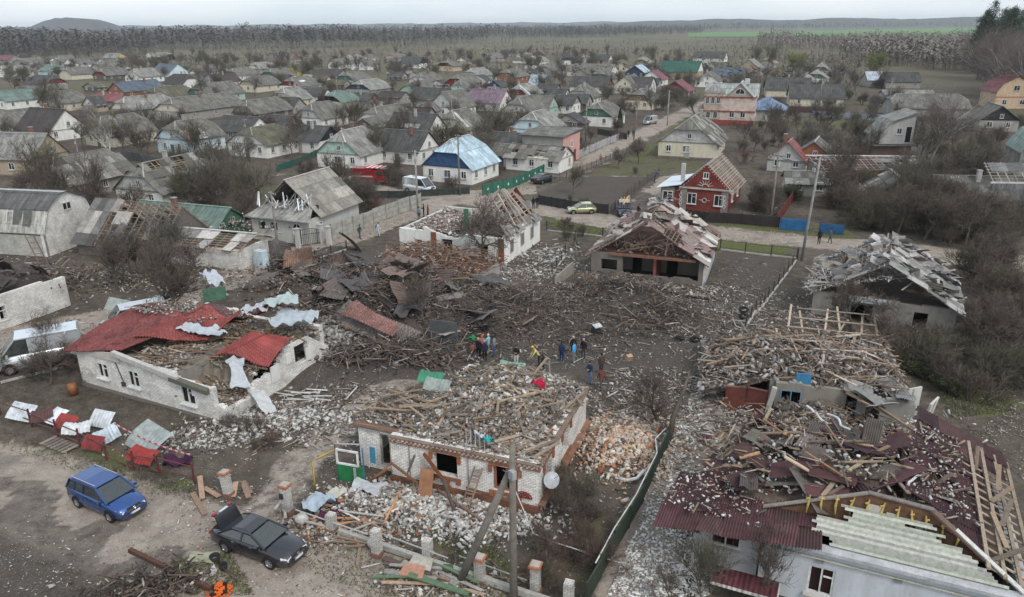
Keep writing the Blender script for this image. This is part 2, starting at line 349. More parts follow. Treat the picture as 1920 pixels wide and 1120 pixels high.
def road_mask(x, y):
 m = np.zeros(np.shape(x)); k = np.full(np.shape(x), -1)
 for i, (pts, hw, _) in enumerate(RW):
  d = seg_dist(x, y, pts); w = {3: .8, 4: .75, 5: .75, 6: .55}.get(i, 1.0)
  v = np.clip(1 - (d - hw * .6) / (hw * .8), 0, 1) * w; k = np.where((v > m) & (d < hw), i, k); m = np.maximum(m, v)
 return m, k
def in_poly(x, y, poly):
 r = np.zeros(np.shape(x), bool); n = len(poly); j = n - 1
 for i in range(n):
  xi, yi, xj, yj = poly[i][0], poly[i][1], poly[j][0], poly[j][1]
  r ^= ((yi > y) != (yj > y)) & (x < (xj - xi) * (y - yi) / (yj - yi + 1e-12) + xi); j = i
 return r
GRASS = [([(0, 800), (130, 850), (300, 880), (400, 920), (380, 945), (250, 915), (60, 860), (0, 835)], .7), ([(480, 1000), (640, 1010), (760, 1060), (1000, 1120), (700, 1130), (560, 1060)], .5),
 ([(1020, 405), (1140, 430), (1140, 440), (1020, 425)], .9), ([(1150, 420), (1210, 425), (1480, 452), (1480, 485), (1350, 470), (1150, 440)], .95), ([(1330, 405), (1480, 430), (1600, 440), (1600, 455), (1330, 430)], .8),
 ([(780, 425), (700, 440), (620, 480), (610, 470), (700, 425), (785, 395)], .6), ([(930, 360), (985, 345), (1040, 320), (1060, 330), (1000, 352), (930, 372)], .9),
 ([(800, 1000), (900, 1010), (1000, 1080), (860, 1060)], .5), ([(1760, 730), (1900, 700), (1900, 770), (1780, 790)], .7), ([(430, 1040), (480, 1120), (300, 1120), (330, 1060)], .5), ([(1180, 300), (1240, 250), (1330, 180), (1350, 190), (1260, 262), (1200, 310)], .7),
 ([(1500, 225), (1600, 225), (1620, 235), (1490, 240)], .6), ([(1040, 1000), (1100, 960), (1120, 1110), (1020, 1110)], .45), ([(700, 180), (720, 190), (650, 215), (640, 200)], .6)]
DARK = [([(860, 560), (1330, 560), (1340, 700), (1260, 790), (1140, 740), (1110, 700), (880, 700), (860, 640)], .95), ([(1120, 520), (1560, 540), (1400, 700), (1300, 720), (1180, 600)], .55), ([(540, 470), (900, 470), (900, 700), (600, 740)], .8),
 ([(1360, 470), (1490, 490), (1470, 560), (1340, 560)], .75), ([(1030, 330), (1230, 330), (1200, 400), (1010, 385)], .7), ([(430, 860), (480, 870), (490, 905), (430, 930)], .8), ([(-60, 930), (120, 935), (240, 990), (330, 1060), (250, 1130), (-60, 1130)], .62), ([(-60, 820), (30, 850), (60, 900), (-60, 930)], .5)]
GP = [(pline(a), b) for a, b in GRASS]; DP = [(pline(a), b) for a, b in DARK]
def ground_grid(name_far, xs, ys, z_extra=0.0):
 X, Y = np.meshgrid(xs, ys); Z = hz(X, Y) + z_extra
 rm, rk = road_mask(X, Y); g = np.zeros(X.shape); d = np.zeros(X.shape)
 Xw = X + 3.5 * vnoise(X, Y, 3) + 1.2 * vnoise(X, Y, .9); Yw = Y + 3.5 * vnoise(Y, X, 3) + 1.2 * vnoise(Y, X, .9)
 for p_, v in GP: g = np.maximum(g, in_poly(Xw, Yw, p_) * v)
 for p_, v in DP: d = np.maximum(d, in_poly(Xw, Yw, p_) * v)
 g = np.maximum(g, np.clip(vnoise(X, Y, 14) * 1.5 - .1, 0, .45) * (Y > 60)); g *= (1 - rm)
 g = np.maximum(g, (vnoise(X, Y, 60) > .1) * .35 * (Y > 230))
 n, m = X.shape; idx = np.arange(n * m).reshape(n, m)
 F = np.stack([idx[:-1, :-1], idx[:-1, 1:], idx[1:, 1:], idx[1:, :-1]], -1).reshape(-1, 4)
 fk = rk[:-1, :-1].ravel(); V = np.stack([X.ravel(), Y.ravel(), Z.ravel()], 1); M = np.stack([rm.ravel(), g.ravel(), d.ravel(), np.ones(n * m)], 1).astype(np.float32)
 for k in sorted(set(fk.tolist())):
  sel = F[fk == k]; used, inv = np.unique(sel, return_inverse=True); me = bpy.data.meshes.new('sheet')
  me.vertices.add(len(used)); me.vertices.foreach_set('co', V[used].astype(np.float32).ravel()); me.loops.add(sel.size)
  me.loops.foreach_set('vertex_index', inv.astype(np.int32).ravel()); me.polygons.add(len(sel))
  me.polygons.foreach_set('loop_start', np.arange(0, sel.size, 4, dtype=np.int32)); me.polygons.foreach_set('loop_total', np.full(len(sel), 4, np.int32))
  me.polygons.foreach_set('use_smooth', np.ones(len(sel), bool)); me.materials.append(MGND); me.update(calc_edges=True)
  a = me.color_attributes.new('Mask', 'FLOAT_COLOR', 'POINT'); a.data.foreach_set('color', M[used].ravel())
  o = link(bpy.data.objects.new(name_far if k < 0 else RW[k][2], me)); tag(o, kind='structure')
ground_grid('ground', np.arange(-76, 84, .4), np.arange(20, 124, .4))
# the middle and far country (one sheet with a hole where the fine sheet lies)
def far_sheet():
 xs = np.concatenate([np.arange(-400, -76, 4), [-76], np.arange(-72, 84, 4), [83.6], np.arange(88, 420, 4)]); ys = np.concatenate([[-30, 0, 10, 20], np.arange(24, 123, 4), [123.6], np.arange(128, 620, 4)])
 X, Y = np.meshgrid(xs, ys); Z = hz(X, Y); rm, rk = road_mask(X, Y)
 g = np.clip(vnoise(X, Y, 30) * 1.6 - .1, 0, .5); g *= 1 - rm
 for p_, v in GP: g = np.maximum(g, in_poly(X, Y, p_) * v)
 n, m = X.shape; idx = np.arange(n * m).reshape(n, m); F = np.stack([idx[:-1, :-1], idx[:-1, 1:], idx[1:, 1:], idx[1:, :-1]], -1).reshape(-1, 4)
 cxm = ((X[:-1, :-1] + X[1:, 1:]) / 2).ravel(); cym = ((Y[:-1, :-1] + Y[1:, 1:]) / 2).ravel()
 F = F[~((cxm > -76) & (cxm < 83.6) & (cym > 20) & (cym < 123.6))]
 V = np.stack([X.ravel(), Y.ravel(), Z.ravel()], 1); b = len(V)
 # skirts to the horizon
 x0, x1, y0, y1 = xs[0], xs[-1], ys[0], ys[-1]; B = 9000
 ex = [(x0, y0), (x1, y0), (x1, y1), (x0, y1), (-B, y0), (B, y0), (B, y1), (-B, y1), (-B, 20000), (B, 20000), (-B, -400), (B, -400)]
 V = np.concatenate([V, [(p[0], p[1], -.15) for p in ex]]); F = np.concatenate([F, [(b + 4, b, b + 3, b + 7), (b + 1, b + 5, b + 6, b + 2), (b + 7, b + 6, b + 9, b + 8), (b + 10, b + 11, b + 5, b + 4)]])
 me = bpy.data.meshes.new('sheet'); me.vertices.add(len(V)); me.vertices.foreach_set('co', V.astype(np.float32).ravel()); me.loops.add(F.size); me.loops.foreach_set('vertex_index', F.astype(np.int32).ravel())
 me.polygons.add(len(F)); me.polygons.foreach_set('loop_start', np.arange(0, F.size, 4, dtype=np.int32)); me.polygons.foreach_set('loop_total', np.full(len(F), 4, np.int32)); me.materials.append(MGND); me.update(calc_edges=True)
 M = np.zeros((len(V), 4), np.float32); M[:, 3] = 1; M[:b, 0] = rm.ravel(); M[:b, 1] = g.ravel()
 a = me.color_attributes.new('Mask', 'FLOAT_COLOR', 'POINT'); a.data.foreach_set('color', M.ravel())
 tag(link(bpy.data.objects.new('countryside', me)), kind='structure')
far_sheet()
def field(name, pts, col, z):
 m = MB(); q = [P(*p) for p in pts]; m.prism([(v.x, v.y, z) for v in q], (0, 0, -.3), col); tag(m.build(name, MP), kind='structure')
field('green_field', [(1290, 70), (1540, 69), (1850, 68), (1990, 62), (1990, 51), (1700, 55), (1290, 62)], (.085, .19, .045), .5)
field('green_field', [(1010, 67.5), (1230, 70), (1230, 68.4), (1010, 66.5)], (.11, .17, .06), .5)
# far spoil heap on the left, and long low wooded rises on the skyline
def ridge(name, px0, px1, Y, prof, depth, col, mat=MP):
 m = MB(); n = len(prof); a = P(px0, 0).xy; xs = [((px0 + (px1 - px0) * i / (n - 1)) - 960) / FPX * Y * mcos(PITCH) for i in range(n)]
 rows = [(0, 0), (.35, .6), (.5, 1), (.65, .95), (1, 0)]
 vs = [(x, Y + depth * (t - .5), -1 + (h + 1) * k) for t, k in rows for x, h in zip(xs, prof)]
 fs = [(r * n + i, r * n + i + 1, (r + 1) * n + i + 1, (r + 1) * n + i) for r in range(len(rows) - 1) for i in range(n - 1)]
 m.add(vs, fs, col); o = m.build(name, mat, smooth=True); tag(o, kind='structure')
ridge('spoil_heap', 60, 225, 1900, [2, 16, 33, 40, 42, 46, 45, 47, 43, 45, 44, 40, 36, 25, 17, 12, 2], 500, (.10, .10, .11))
ridge('hills', -900, 1300, 5200, [29 + 3 * msin(i * .7) + R.random() * 5 for i in range(160)], 900, (.05, .06, .06))
ridge('hills', 1080, 2700, 3300, [4 + 26 * min(1, i / 8) + 3 * msin(i * .5) + R.random() * 5 for i in range(90)], 600, (.045, .055, .05))
# ---------------------------------------------------------------- trees
def grow(seed, h, trunk_h, spread, levels, nb, r0, droop=0.0, stems=1, twig=.012, up=.35, dens=1.0):
 r = random.Random(seed); T = []; C = []
 def limb(p, d, L, rr, lv):
  n = 3 if lv < 2 else 2; pts = [p]; rs = [rr]; q = p.copy(); dd = d.copy()
  for i in range(n):
   dd = (dd + Vector((r.gauss(0, .18), r.gauss(0, .18), r.gauss(0, .12) + (up - droop * lv) * .25))).normalized(); q = q + dd * L / n; pts.append(q.copy()); rs.append(max(twig * .45, rr * (1 - .62 * (i + 1) / n)))
  (T if lv == 0 else C).append((pts, rs, lv))
  if lv >= levels: return
  for k in range(max(2, int(nb[lv] * dens))):
   t = r.uniform(.25 if lv else .35, 1.0); i = min(int(t * n), n - 1); f = t * n - i; b = pts[i].lerp(pts[i + 1], f)
   ax = dd.cross(Vector((r.gauss(0, 1), r.gauss(0, 1), r.gauss(0, .5)))); ax = ax.normalized() if ax.length > .01 else Vector((1, 0, 0))
   ang = r.uniform(.45, 1.05) * spread; nd_ = (Matrix.Rotation(ang, 3, ax) @ dd); limb(b, nd_, L * r.uniform(.48, .74), rs[i] * .55 + twig * .2, lv + 1)
 for s in range(stems):
  d = Vector((r.gauss(0, .08 if stems == 1 else .55), r.gauss(0, .08 if stems == 1 else .55), 1)).normalized()
  limb(Vector((r.gauss(0, .12 * (stems - 1) * .3), r.gauss(0, .12 * (stems - 1) * .3), -.15)), d, trunk_h * r.uniform(.85, 1.1), r0, 0)
 mz = max(p.z for pts, _, _ in T + C for p in pts); k = h / mz
 return [([p * k for p in pts], rs, lv) for pts, rs, lv in T], [([p * k for p in pts], rs, lv) for pts, rs, lv in C]
def tree_mesh(T, C, ct, cc, extra=None):
 a = MB(); b = MB(); r = random.Random(5)
 for pts, rs, lv in T: a.tube(pts, rs, 7, ct, cap=False)
 for pts, rs, lv in C:
  k = r.uniform(.7, 1.25); c = ct if lv <= 1 else cc; b.tube(pts, rs, 5 if lv == 1 else 3, (c[0] * k, c[1] * k, c[2] * k), cap=False)
 if extra: extra(b, T, C)
 return a, b
def leaves(cnt, size, col, lvmin):
 def f(b, T, C):
  r = random.Random(9); tips = [c for c in C if c[2] >= lvmin]
  for _ in range(cnt):
   pts = r.choice(tips)[0]; p = pts[-1].lerp(pts[0], r.random() * .8) + Vector((r.gauss(0, .15), r.gauss(0, .15), r.gauss(0, .15))); s = size * r.uniform(.5, 1.4)
   u = Vector((r.gauss(0, 1), r.gauss(0, 1), r.gauss(0, 1))).normalized(); v = u.cross(Vector((r.gauss(0, 1), r.gauss(0, 1), r.gauss(0, 1)))).normalized(); k = r.uniform(.6, 1.4)
   b.add([p, p + u * s, p + u * s * .6 + v * s * .6, p + v * s * .5], [(0, 1, 2, 3)], (col[0] * k, col[1] * k, col[2] * k), 1)
 return f
def clumps(n, rr, cnt, col):
 def f(b, T, C):
  r = random.Random(4); tips = [c for c in C if c[2] in (1, 2)]
  for _ in range(n):
   o = r.choice(tips)[0][-1]
   for k in range(cnt):
    d = Vector((r.gauss(0, 1), r.gauss(0, 1), r.gauss(0, .8))); p = o + d.normalized() * rr * r.random() ** .5; s = rr * .35
    u = Vector((r.gauss(0, 1), r.gauss(0, 1), r.gauss(0, 1))).normalized(); v = u.cross(Vector((0, .3, 1))).normalized(); k = r.uniform(.6, 1.4)
    b.add([p, p + u * s, p + u * s * .5 + v * s * .4], [(0, 1, 2)], (col[0] * k, col[1] * k, col[2] * k), 1)
 return f
BK = (.10, .085, .072); TW = (.115, .095, .08); TWG = (.12, .11, .082); TWR = (.135, .09, .075); BIR = (.42, .41, .38)
SP = {}
def species(key, name, T, C, ct, cc, extra=None):
 a, b = tree_mesh(T, C, ct, cc, extra); both = MB(); both.V = a.V + b.V; both.F = a.F + [tuple(i + len(a.V) for i in f) for f in b.F]; both.C = a.C + b.C; both.M = a.M + b.M
 SP.setdefault(key, []).append((name, a.mesh('trunk', [MBARK, MLEAF]), b.mesh('crown', [MBARK, MLEAF]), both.mesh(name, [MBARK, MLEAF])))
for s in range(4): species('fruit', 'bare_tree', *grow(20 + s, 5.4, 2.0, 1.15, 4, (8, 7, 5, 4), .14, 0, 1, .02, .5), BK, TW)
for s in range(3): species('orchard', 'garden_tree', *grow(130 + s, 7.2, 3.2, .8, 4, (9, 6, 5, 3), .12, 0, 1 + s % 2, .024, .6), BK, (TW, TWG, (.13, .12, .105))[s])
for s in range(2): species('tall', 'bare_tree', *grow(40 + s, 11.5, 6.5, .85, 4, (13, 7, 6, 4), .2, 0, 1, .022, .6), BK, TWG)
for s in range(3): species('bush', 'bare_bush', *grow(60 + s, 2.9, 1.6, .9, 3, (6, 5, 4), .035, 0, 8, .015, .5), BK, (TW, TWR, TWG)[s])
for s in range(2): species('thicket', 'thicket_bush', *grow(70 + s, 4.2, 2.4, 1.0, 3, (8, 6, 5), .055, 0, 9, .018, .4), BK, (TW, TWG)[s])
for s in range(2): species('birch', 'birch_tree', *grow(80 + s, 15, 13, .6, 3, (24, 8, 6), .16, .25, 1, .02, .55), BIR, (.17, .14, .13))
species('twin', 'birch_tree', *grow(92, 12, 9, .7, 3, (9, 6, 5), .16, .1, 2, .02, .6), BIR, (.2, .18, .16), clumps(15, .62, 110, (.10, .115, .025)))
species('willow', 'willow_tree', *grow(90, 10, 4.5, 1.0, 3, (11, 9, 7), .2, 0, 2, .02, .4), BK, (.17, .165, .08), leaves(5000, .28, (.16, .175, .06), 2))
species('green_bush', 'budding_bush', *grow(95, 1.8, 1.0, .9, 3, (7, 6, 5), .03, 0, 9, .012, .5), BK, TW, leaves(1500, .12, (.05, .075, .025), 2))
def pine(seed, h):
 r = random.Random(seed); a = MB(); b = MB(); a.tube([(0, 0, -.2), (.1, 0, h * .5), (0, .1, h)], [.28, .18, .04], 7, (.16, .10, .07))
 for i in range(46):
  z = h * (.38 + .62 * i / 46); L = (1 - (i / 46) ** 1.4) * h * .2 + .4; t = r.random() * 6.28; d = Vector((mcos(t), msin(t), r.uniform(-.05, .35))); e = Vector((0, 0, z)) + d * L
  b.tube([(0, 0, z), e], [.05, .015], 3, (.13, .09, .07), cap=False)
  for k in range(75):
   p = Vector((0, 0, z)) + d * L * r.uniform(.35, 1.08) + Vector((r.gauss(0, .38), r.gauss(0, .38), r.gauss(0, .26))); s = r.uniform(.25, .5); u = Vector((r.gauss(0, 1), r.gauss(0, 1), r.gauss(0, .6))).normalized(); v = u.cross(Vector((r.gauss(0, 1), .4, 1))).normalized(); q = r.uniform(.5, 1.4)
   b.add([p, p + u * s, p + u * s * .4 + v * s * .35], [(0, 1, 2)], (.028 * q, .048 * q, .025 * q), 1)
 both = MB(); both.V = a.V + b.V; both.F = a.F + [tuple(i + len(a.V) for i in f) for f in b.F]; both.C = a.C + b.C; both.M = a.M + b.M
 SP.setdefault('pine', []).append(('pine_tree', a.mesh('trunk', [MBARK, MLEAF]), b.mesh('crown', [MBARK, MLEAF]), both.mesh('pine_tree', [MBARK, MLEAF])))
pine(3, 17); pine(8, 18)
def thuja():
 r = random.Random(2); a = MB(); b = MB(); a.tube([(0, 0, -.1), (0, 0, 3.6)], [.09, .02], 6, BK)
 for k in range(2600):
  z = r.uniform(.15, 4.0); w = .75 * (1 - z / 4.1) ** .7 * r.uniform(.6, 1.05); t = r.random() * 6.28; p = Vector((mcos(t) * w, msin(t) * w, z)); u = Vector((r.gauss(0, .4), r.gauss(0, .4), 1)).normalized(); v = u.cross(p).normalized(); s = .22; q = r.uniform(.5, 1.4)
  b.add([p, p + u * s, p + u * s * .5 + v * s * .4], [(0, 1, 2)], (.03 * q, .05 * q, .025 * q), 1)
 SP['thuja'] = [('thuja', a.mesh('trunk', [MBARK, MLEAF]), b.mesh('crown', [MBARK, MLEAF]), b.mesh('thuja', [MBARK, MLEAF]))]
thuja()
NT = {}
def plant(key, x, y, sc=1.0, label='', cat='tree', group=None, i=None, lean=0.0):
 sp = SP[key]; name, t, c, both = sp[R.randrange(len(sp)) if i is None else i]
 if NT.get('n' + name, 0) >= 298: return None
 NT['n' + name] = NT.get('n' + name, 0) + 1; rz = R.random() * 6.28; z = H1(x, y) - .03; s = (sc * RU(.85, 1.15),) * 2 + (sc * RU(.85, 1.15),)
 if y > 170: o = inst(name, both, None, (x, y, z), (0, 0, rz), s)
 else:
  o = empty(name, (x, y, z)); o.rotation_euler = (lean, lean * .5, rz); o.scale = s
  inst('trunk', t, o); inst('crown', c, o)
 return tag(o, label, cat, group)
# far woods: one mass, thin pale and dark trunks with twig sprays, each tree its own little shape
def wood(name, poly, n, h0, h1, cols, label, conif=0.0):
 xs = np.array([p[0] for p in poly]); ys = np.array([p[1] for p in poly]); X = NR.uniform(xs.min(), xs.max(), n * 3); Yp = NR.uniform(ys.min(), ys.max(), n * 3)
 k = in_poly(X, Yp, poly); X, Yp = X[k][:n], Yp[k][:n]; x, y = Pn(X, Yp); n = len(x); h = NR.uniform(h0, h1, n) * (1 + .9 * vnoise(x, y, 70) + .5 * vnoise(x, y, 18)); ok = vnoise(x, y, 45) > -.3; x, y, h = x[ok], y[ok], h[ok]; n = len(x); far = np.clip(y / 700, 1, 3)
 cf = NR.rand(n) < conif; V = []; F = []; C = []
 NTW = 12
 base = np.stack([x, y, np.full(n, -.3)], 1)
 tw = .06 * far ** .8; tcol = np.where((NR.rand(n) < .14)[:, None], (.22, .21, .20), (.08, .07, .065)) * (.7 + .6 * NR.rand(n, 1))
 def tri(p, a, b, col): V.append(np.stack([p, a, b], 1)); C.append(col)
 for yaw in (0.0, 2.1, 4.2):
  o = np.stack([np.cos(yaw) * tw, np.sin(yaw) * tw, np.zeros(n)], 1); tri(base - o, base + o, base + np.stack([0 * x, 0 * x, h], 1), tcol)
 cols = np.array(cols); cc = cols[NR.randint(0, len(cols), n)] * (.7 + .6 * NR.rand(n, 1)); cc[cf] = (.025, .045, .03)
 for i in range(NTW):
  t = .3 + .66 * NR.rand(n) ** .8; ang = NR.rand(n) * 6.28; L = h * (.10 + .13 * NR.rand(n)) * np.where(cf, 1.3 * (1.15 - t), 1.0); p = base + np.stack([0 * x, 0 * x, h * t], 1)
  e = p + np.stack([np.cos(ang) * L * .95, np.sin(ang) * L * .95, L * np.where(cf, -.25, .5)], 1); w = (h * .03 + .10 * far) * np.where(cf, 3.0, 1.0); o = np.stack([-np.sin(ang + .6) * w, np.cos(ang + .6) * w, w * .4], 1)
  tri(p, e + o, e - o, cc * (.75 + .5 * NR.rand(n, 1)))
 V = np.concatenate(V).reshape(-1, 3); C = np.concatenate(C); F = np.arange(len(V)).reshape(-1, 3)
 o = link(bpy.data.objects.new(name, raw_mesh(name, V, F, C, MLEAF))); return tag(o, label, 'woodland', kind='stuff')
GB = [(.085, .075, .07), (.07, .065, .065), (.10, .088, .075), (.065, .063, .066), (.11, .10, .08)]
wood('far_woodland', [(-80, 57), (980, 50), (980, 70), (850, 84), (560, 91), (300, 94), (-80, 102)], 12500, 10, 18, GB, 'bare grey woodland filling the left skyline beyond the meadow', .04)
wood('far_woodland', [(-80, 90), (230, 88), (300, 98), (-80, 112)], 2200, 7, 13, GB, 'bare trees behind the far left houses', .05)
wood('pine_woodland', [(780, 50.6), (1080, 49), (1080, 51.4), (780, 53)], 900, 16, 20, [(.03, .045, .035)], 'dark pine wood on the skyline at the centre', .9)
wood('far_woodland', [(940, 52), (1300, 47), (1320, 64), (1100, 72), (960, 72)], 5200, 9, 16, GB, 'bare woodland beyond the meadow at the centre', .06)
wood('far_woodland', [(1250, 49), (2000, 42), (2000, 50), (1700, 52), (1250, 60)], 2600, 12, 19, [(.09, .10, .07), (.12, .11, .08)], 'woods along the skyline behind the green field', .3)
wood('birch_scrub', [(1420, 72), (1860, 70), (1850, 140), (1640, 125), (1540, 98), (1420, 90)], 4300, 5, 10, [(.17, .145, .125), (.14, .12, .10), (.19, .165, .14)], 'young pale birch scrub beyond the village on the right', 0)
wood('scrub', [(240, 92), (1440, 72), (1540, 100), (1640, 135), (1400, 110), (900, 100), (560, 95), (240, 102)], 1500, 1.2, 4.5, GB, 'low bare scrub dotted over the dry meadow', .02)
wood('scrub', [(0, 104), (560, 97), (1100, 102), (1500, 110), (1640, 140), (1500, 170), (1200, 150), (600, 140), (0, 150)], 2300, 2, 6.0, [(.10, .085, .075), (.085, .08, .075), (.13, .10, .085)], 'bare garden shrubs between the farthest houses', 0)
# ---------------------------------------------------------------- houses
RC = {'grey': (.17, .165, .15), 'light grey': (.27, .265, .25), 'dark grey': (.085, .085, .085), 'brown': (.055, .043, .038), 'green': (.14, .20, .17), 'deep green': (.03, .11, .08), 'slate blue': (.10, .125, .16), 'sky blue': (.42, .54, .62), 'red': (.22, .07, .07), 'maroon': (.18, .055, .07), 'plum': (.20, .14, .18), 'mossy': (.13, .125, .09), 'silver': (.42, .47, .52)}
WC = {'white': (.72, .72, .69), 'cream': (.58, .54, .43), 'grey': (.30, .29, .27), 'tan': (.38, .32, .24), 'pale blue': (.56, .68, .72), 'mint': (.35, .48, .42), 'green': (.07, .15, .11), 'dark red': (.17, .035, .035), 'navy': (.04, .055, .085), 'brown': (.20, .125, .08), 'orange brick': (.27, .12, .07), 'yellow': (.50, .42, .13), 'pink': (.55, .33, .30), 'peach': (.52, .39, .27), 'black': (.03, .03, .032), 'pale grey': (.44, .44, .42), 'blue': (.035, .08, .17), 'wood': (.13, .11, .095)}
HOUSES = []; FOOT = []   # footprints: centre, radius
_wm = {}
def window_mesh(w, h, fc=(.62, .62, .6)):
 k = (round(w, 2), round(h, 2), fc)
 if k not in _wm:
  m = MB(); t = .09
  m.box((0, -.03, h / 2 - t / 2), (w, .1, t), col=fc); m.box((0, -.03, -h / 2 + t / 2), (w, .1, t), col=fc); m.box((-w / 2 + t / 2, -.03, 0), (t, .1, h - 2 * t), col=fc); m.box((w / 2 - t / 2, -.03, 0), (t, .1, h - 2 * t), col=fc)
  m.box((0, -.03, 0), (.07, .09, h - 2 * t), col=fc)
  if h > 1.1: m.box((w * .25, -.03, h * .16), (w * .36, .07, .05), col=fc)
  g = MB(); g.box((0, .01, 0), (w - 2 * t + .02, .05, h - 2 * t + .02), col=(.02, .02, .02)); s = MB(); s.box((0, -.07, -h / 2 - .04), (w + .14, .2, .05), col=fc)
  _wm[k] = (m.mesh('window', MP), g.mesh('pane', MGLS), s.mesh('sill', MP))
 return _wm[k]
def window(parent, x, y, z, yaw, w=1.0, h=1.25, fc=(.62, .62, .6), parts=True, name='window'):
 """face of the wall at (x, y); yaw 0 looks towards local -Y"""
 a, b, c = window_mesh(w, h, fc); o = inst(name, a, parent, (x, y, z), (0, 0, rad(yaw)))
 if name != 'window': o.name = name
 inst('pane', b, o)
 if parts: inst('sill', c, o)
 return o
_sheet = {}
def corr_mesh(w=1.13, l=1.75, n=16, amp=.03, th=False, bend=0.0, name='roof_sheet', mat=None, col=(1, 1, 1)):
 k = (w, l, n, amp, bend, name, mat, col)
 if k not in _sheet:
  m = MB(); rows = 2 if not bend else 5; vs = []
  for j in range(rows):
   t = j / (rows - 1)
   for i in range(n + 1):
    z = amp * (1 if i % 2 else -1) + bend * msin(t * 3.1 + .4) + (bend * .5 * mcos(i * .5) if bend else 0); vs.append(((i / n - .5) * w, (t - .5) * l, z))
  fs = [(j * (n + 1) + i, j * (n + 1) + i + 1, (j + 1) * (n + 1) + i + 1, (j + 1) * (n + 1) + i) for j in range(rows - 1) for i in range(n)]
  m.add(vs, fs, col); _sheet[k] = m.mesh(name, mat or MOBJ)
 return _sheet[k]
def mk_objcol():
 """sheet material whose colour is the object's own colour"""
 m, t, b = newmat('loose_sheet', .8, .3); w = wpos(t); oi = nd(t, 'ObjectInfo'); r = mrange(t, oi.outputs['Random'], 0, 1, .75, 1.25)
 st = mrange(t, noise(t, w, 2.2, 6, .7), .3, .72, .65, 1.25); c = mixc(t, 1.0, oi.outputs['Color'], grey(t, math_(t, 'MULTIPLY', r, st)), 'MULTIPLY')
 c = mixc(t, mrange(t, noise(t, w, 1.2, 7, .7), .52, .7, 0, .4), c, (.07, .062, .05, 1)); t.links.new(c, b.inputs['Base Color']); bump(t, b, noise(t, w, 25, 4), .4, .01); return m
MOBJ = mk_objcol()
def mk_objwood():
 m, t, b = newmat('loose_timber', .9, .15); w = wpos(t); oi = nd(t, 'ObjectInfo'); r = mrange(t, oi.outputs['Random'], 0, 1, .65, 1.3)
 st = mrange(t, noise(t, w, 6, 6, .7), .3, .72, .65, 1.2); c = mixc(t, 1.0, oi.outputs['Color'], grey(t, math_(t, 'MULTIPLY', r, st)), 'MULTIPLY'); t.links.new(c, b.inputs['Base Color']); bump(t, b, noise(t, w, 30, 4), .4, .01); return m
MOW = mk_objwood()
_bm = {}
def beam_mesh(L, w, h, name):
 k = (round(L, 1), round(w, 2), round(h, 2), name)
 if k not in _bm:
  m = MB(); m.box((0, 0, 0), (w, L, h), col=(1, 1, 1)); v = m.V; j = RU(-.3, .3) * w; m.V = [(a[0], a[1] + (j if a[0] > 0 and a[1] > 0 else 0), a[2]) for a in v]; _bm[k] = m.mesh(name, MOW)
 return _bm[k]
def basis(x, y, z): return Matrix((x, y, z)).transposed().to_4x4()
def beam(name, parent, a, b, w, h, col, quant=.5):
 a = Vector(a); b = Vector(b); d = b - a; L = d.length; d.normalize(); x = d.cross(Vector((0, 0, 1)));
 x = x.normalized() if x.length > .05 else Vector((1, 0, 0)); z = x.cross(d); o = link(bpy.data.objects.new(name, beam_mesh(max(.3, round(L / quant) * quant), w, h, name)), parent)
 M = basis(x, d, z); M.translation = (a + b) / 2; o.matrix_local = M; o.color = (*col, 1); return o
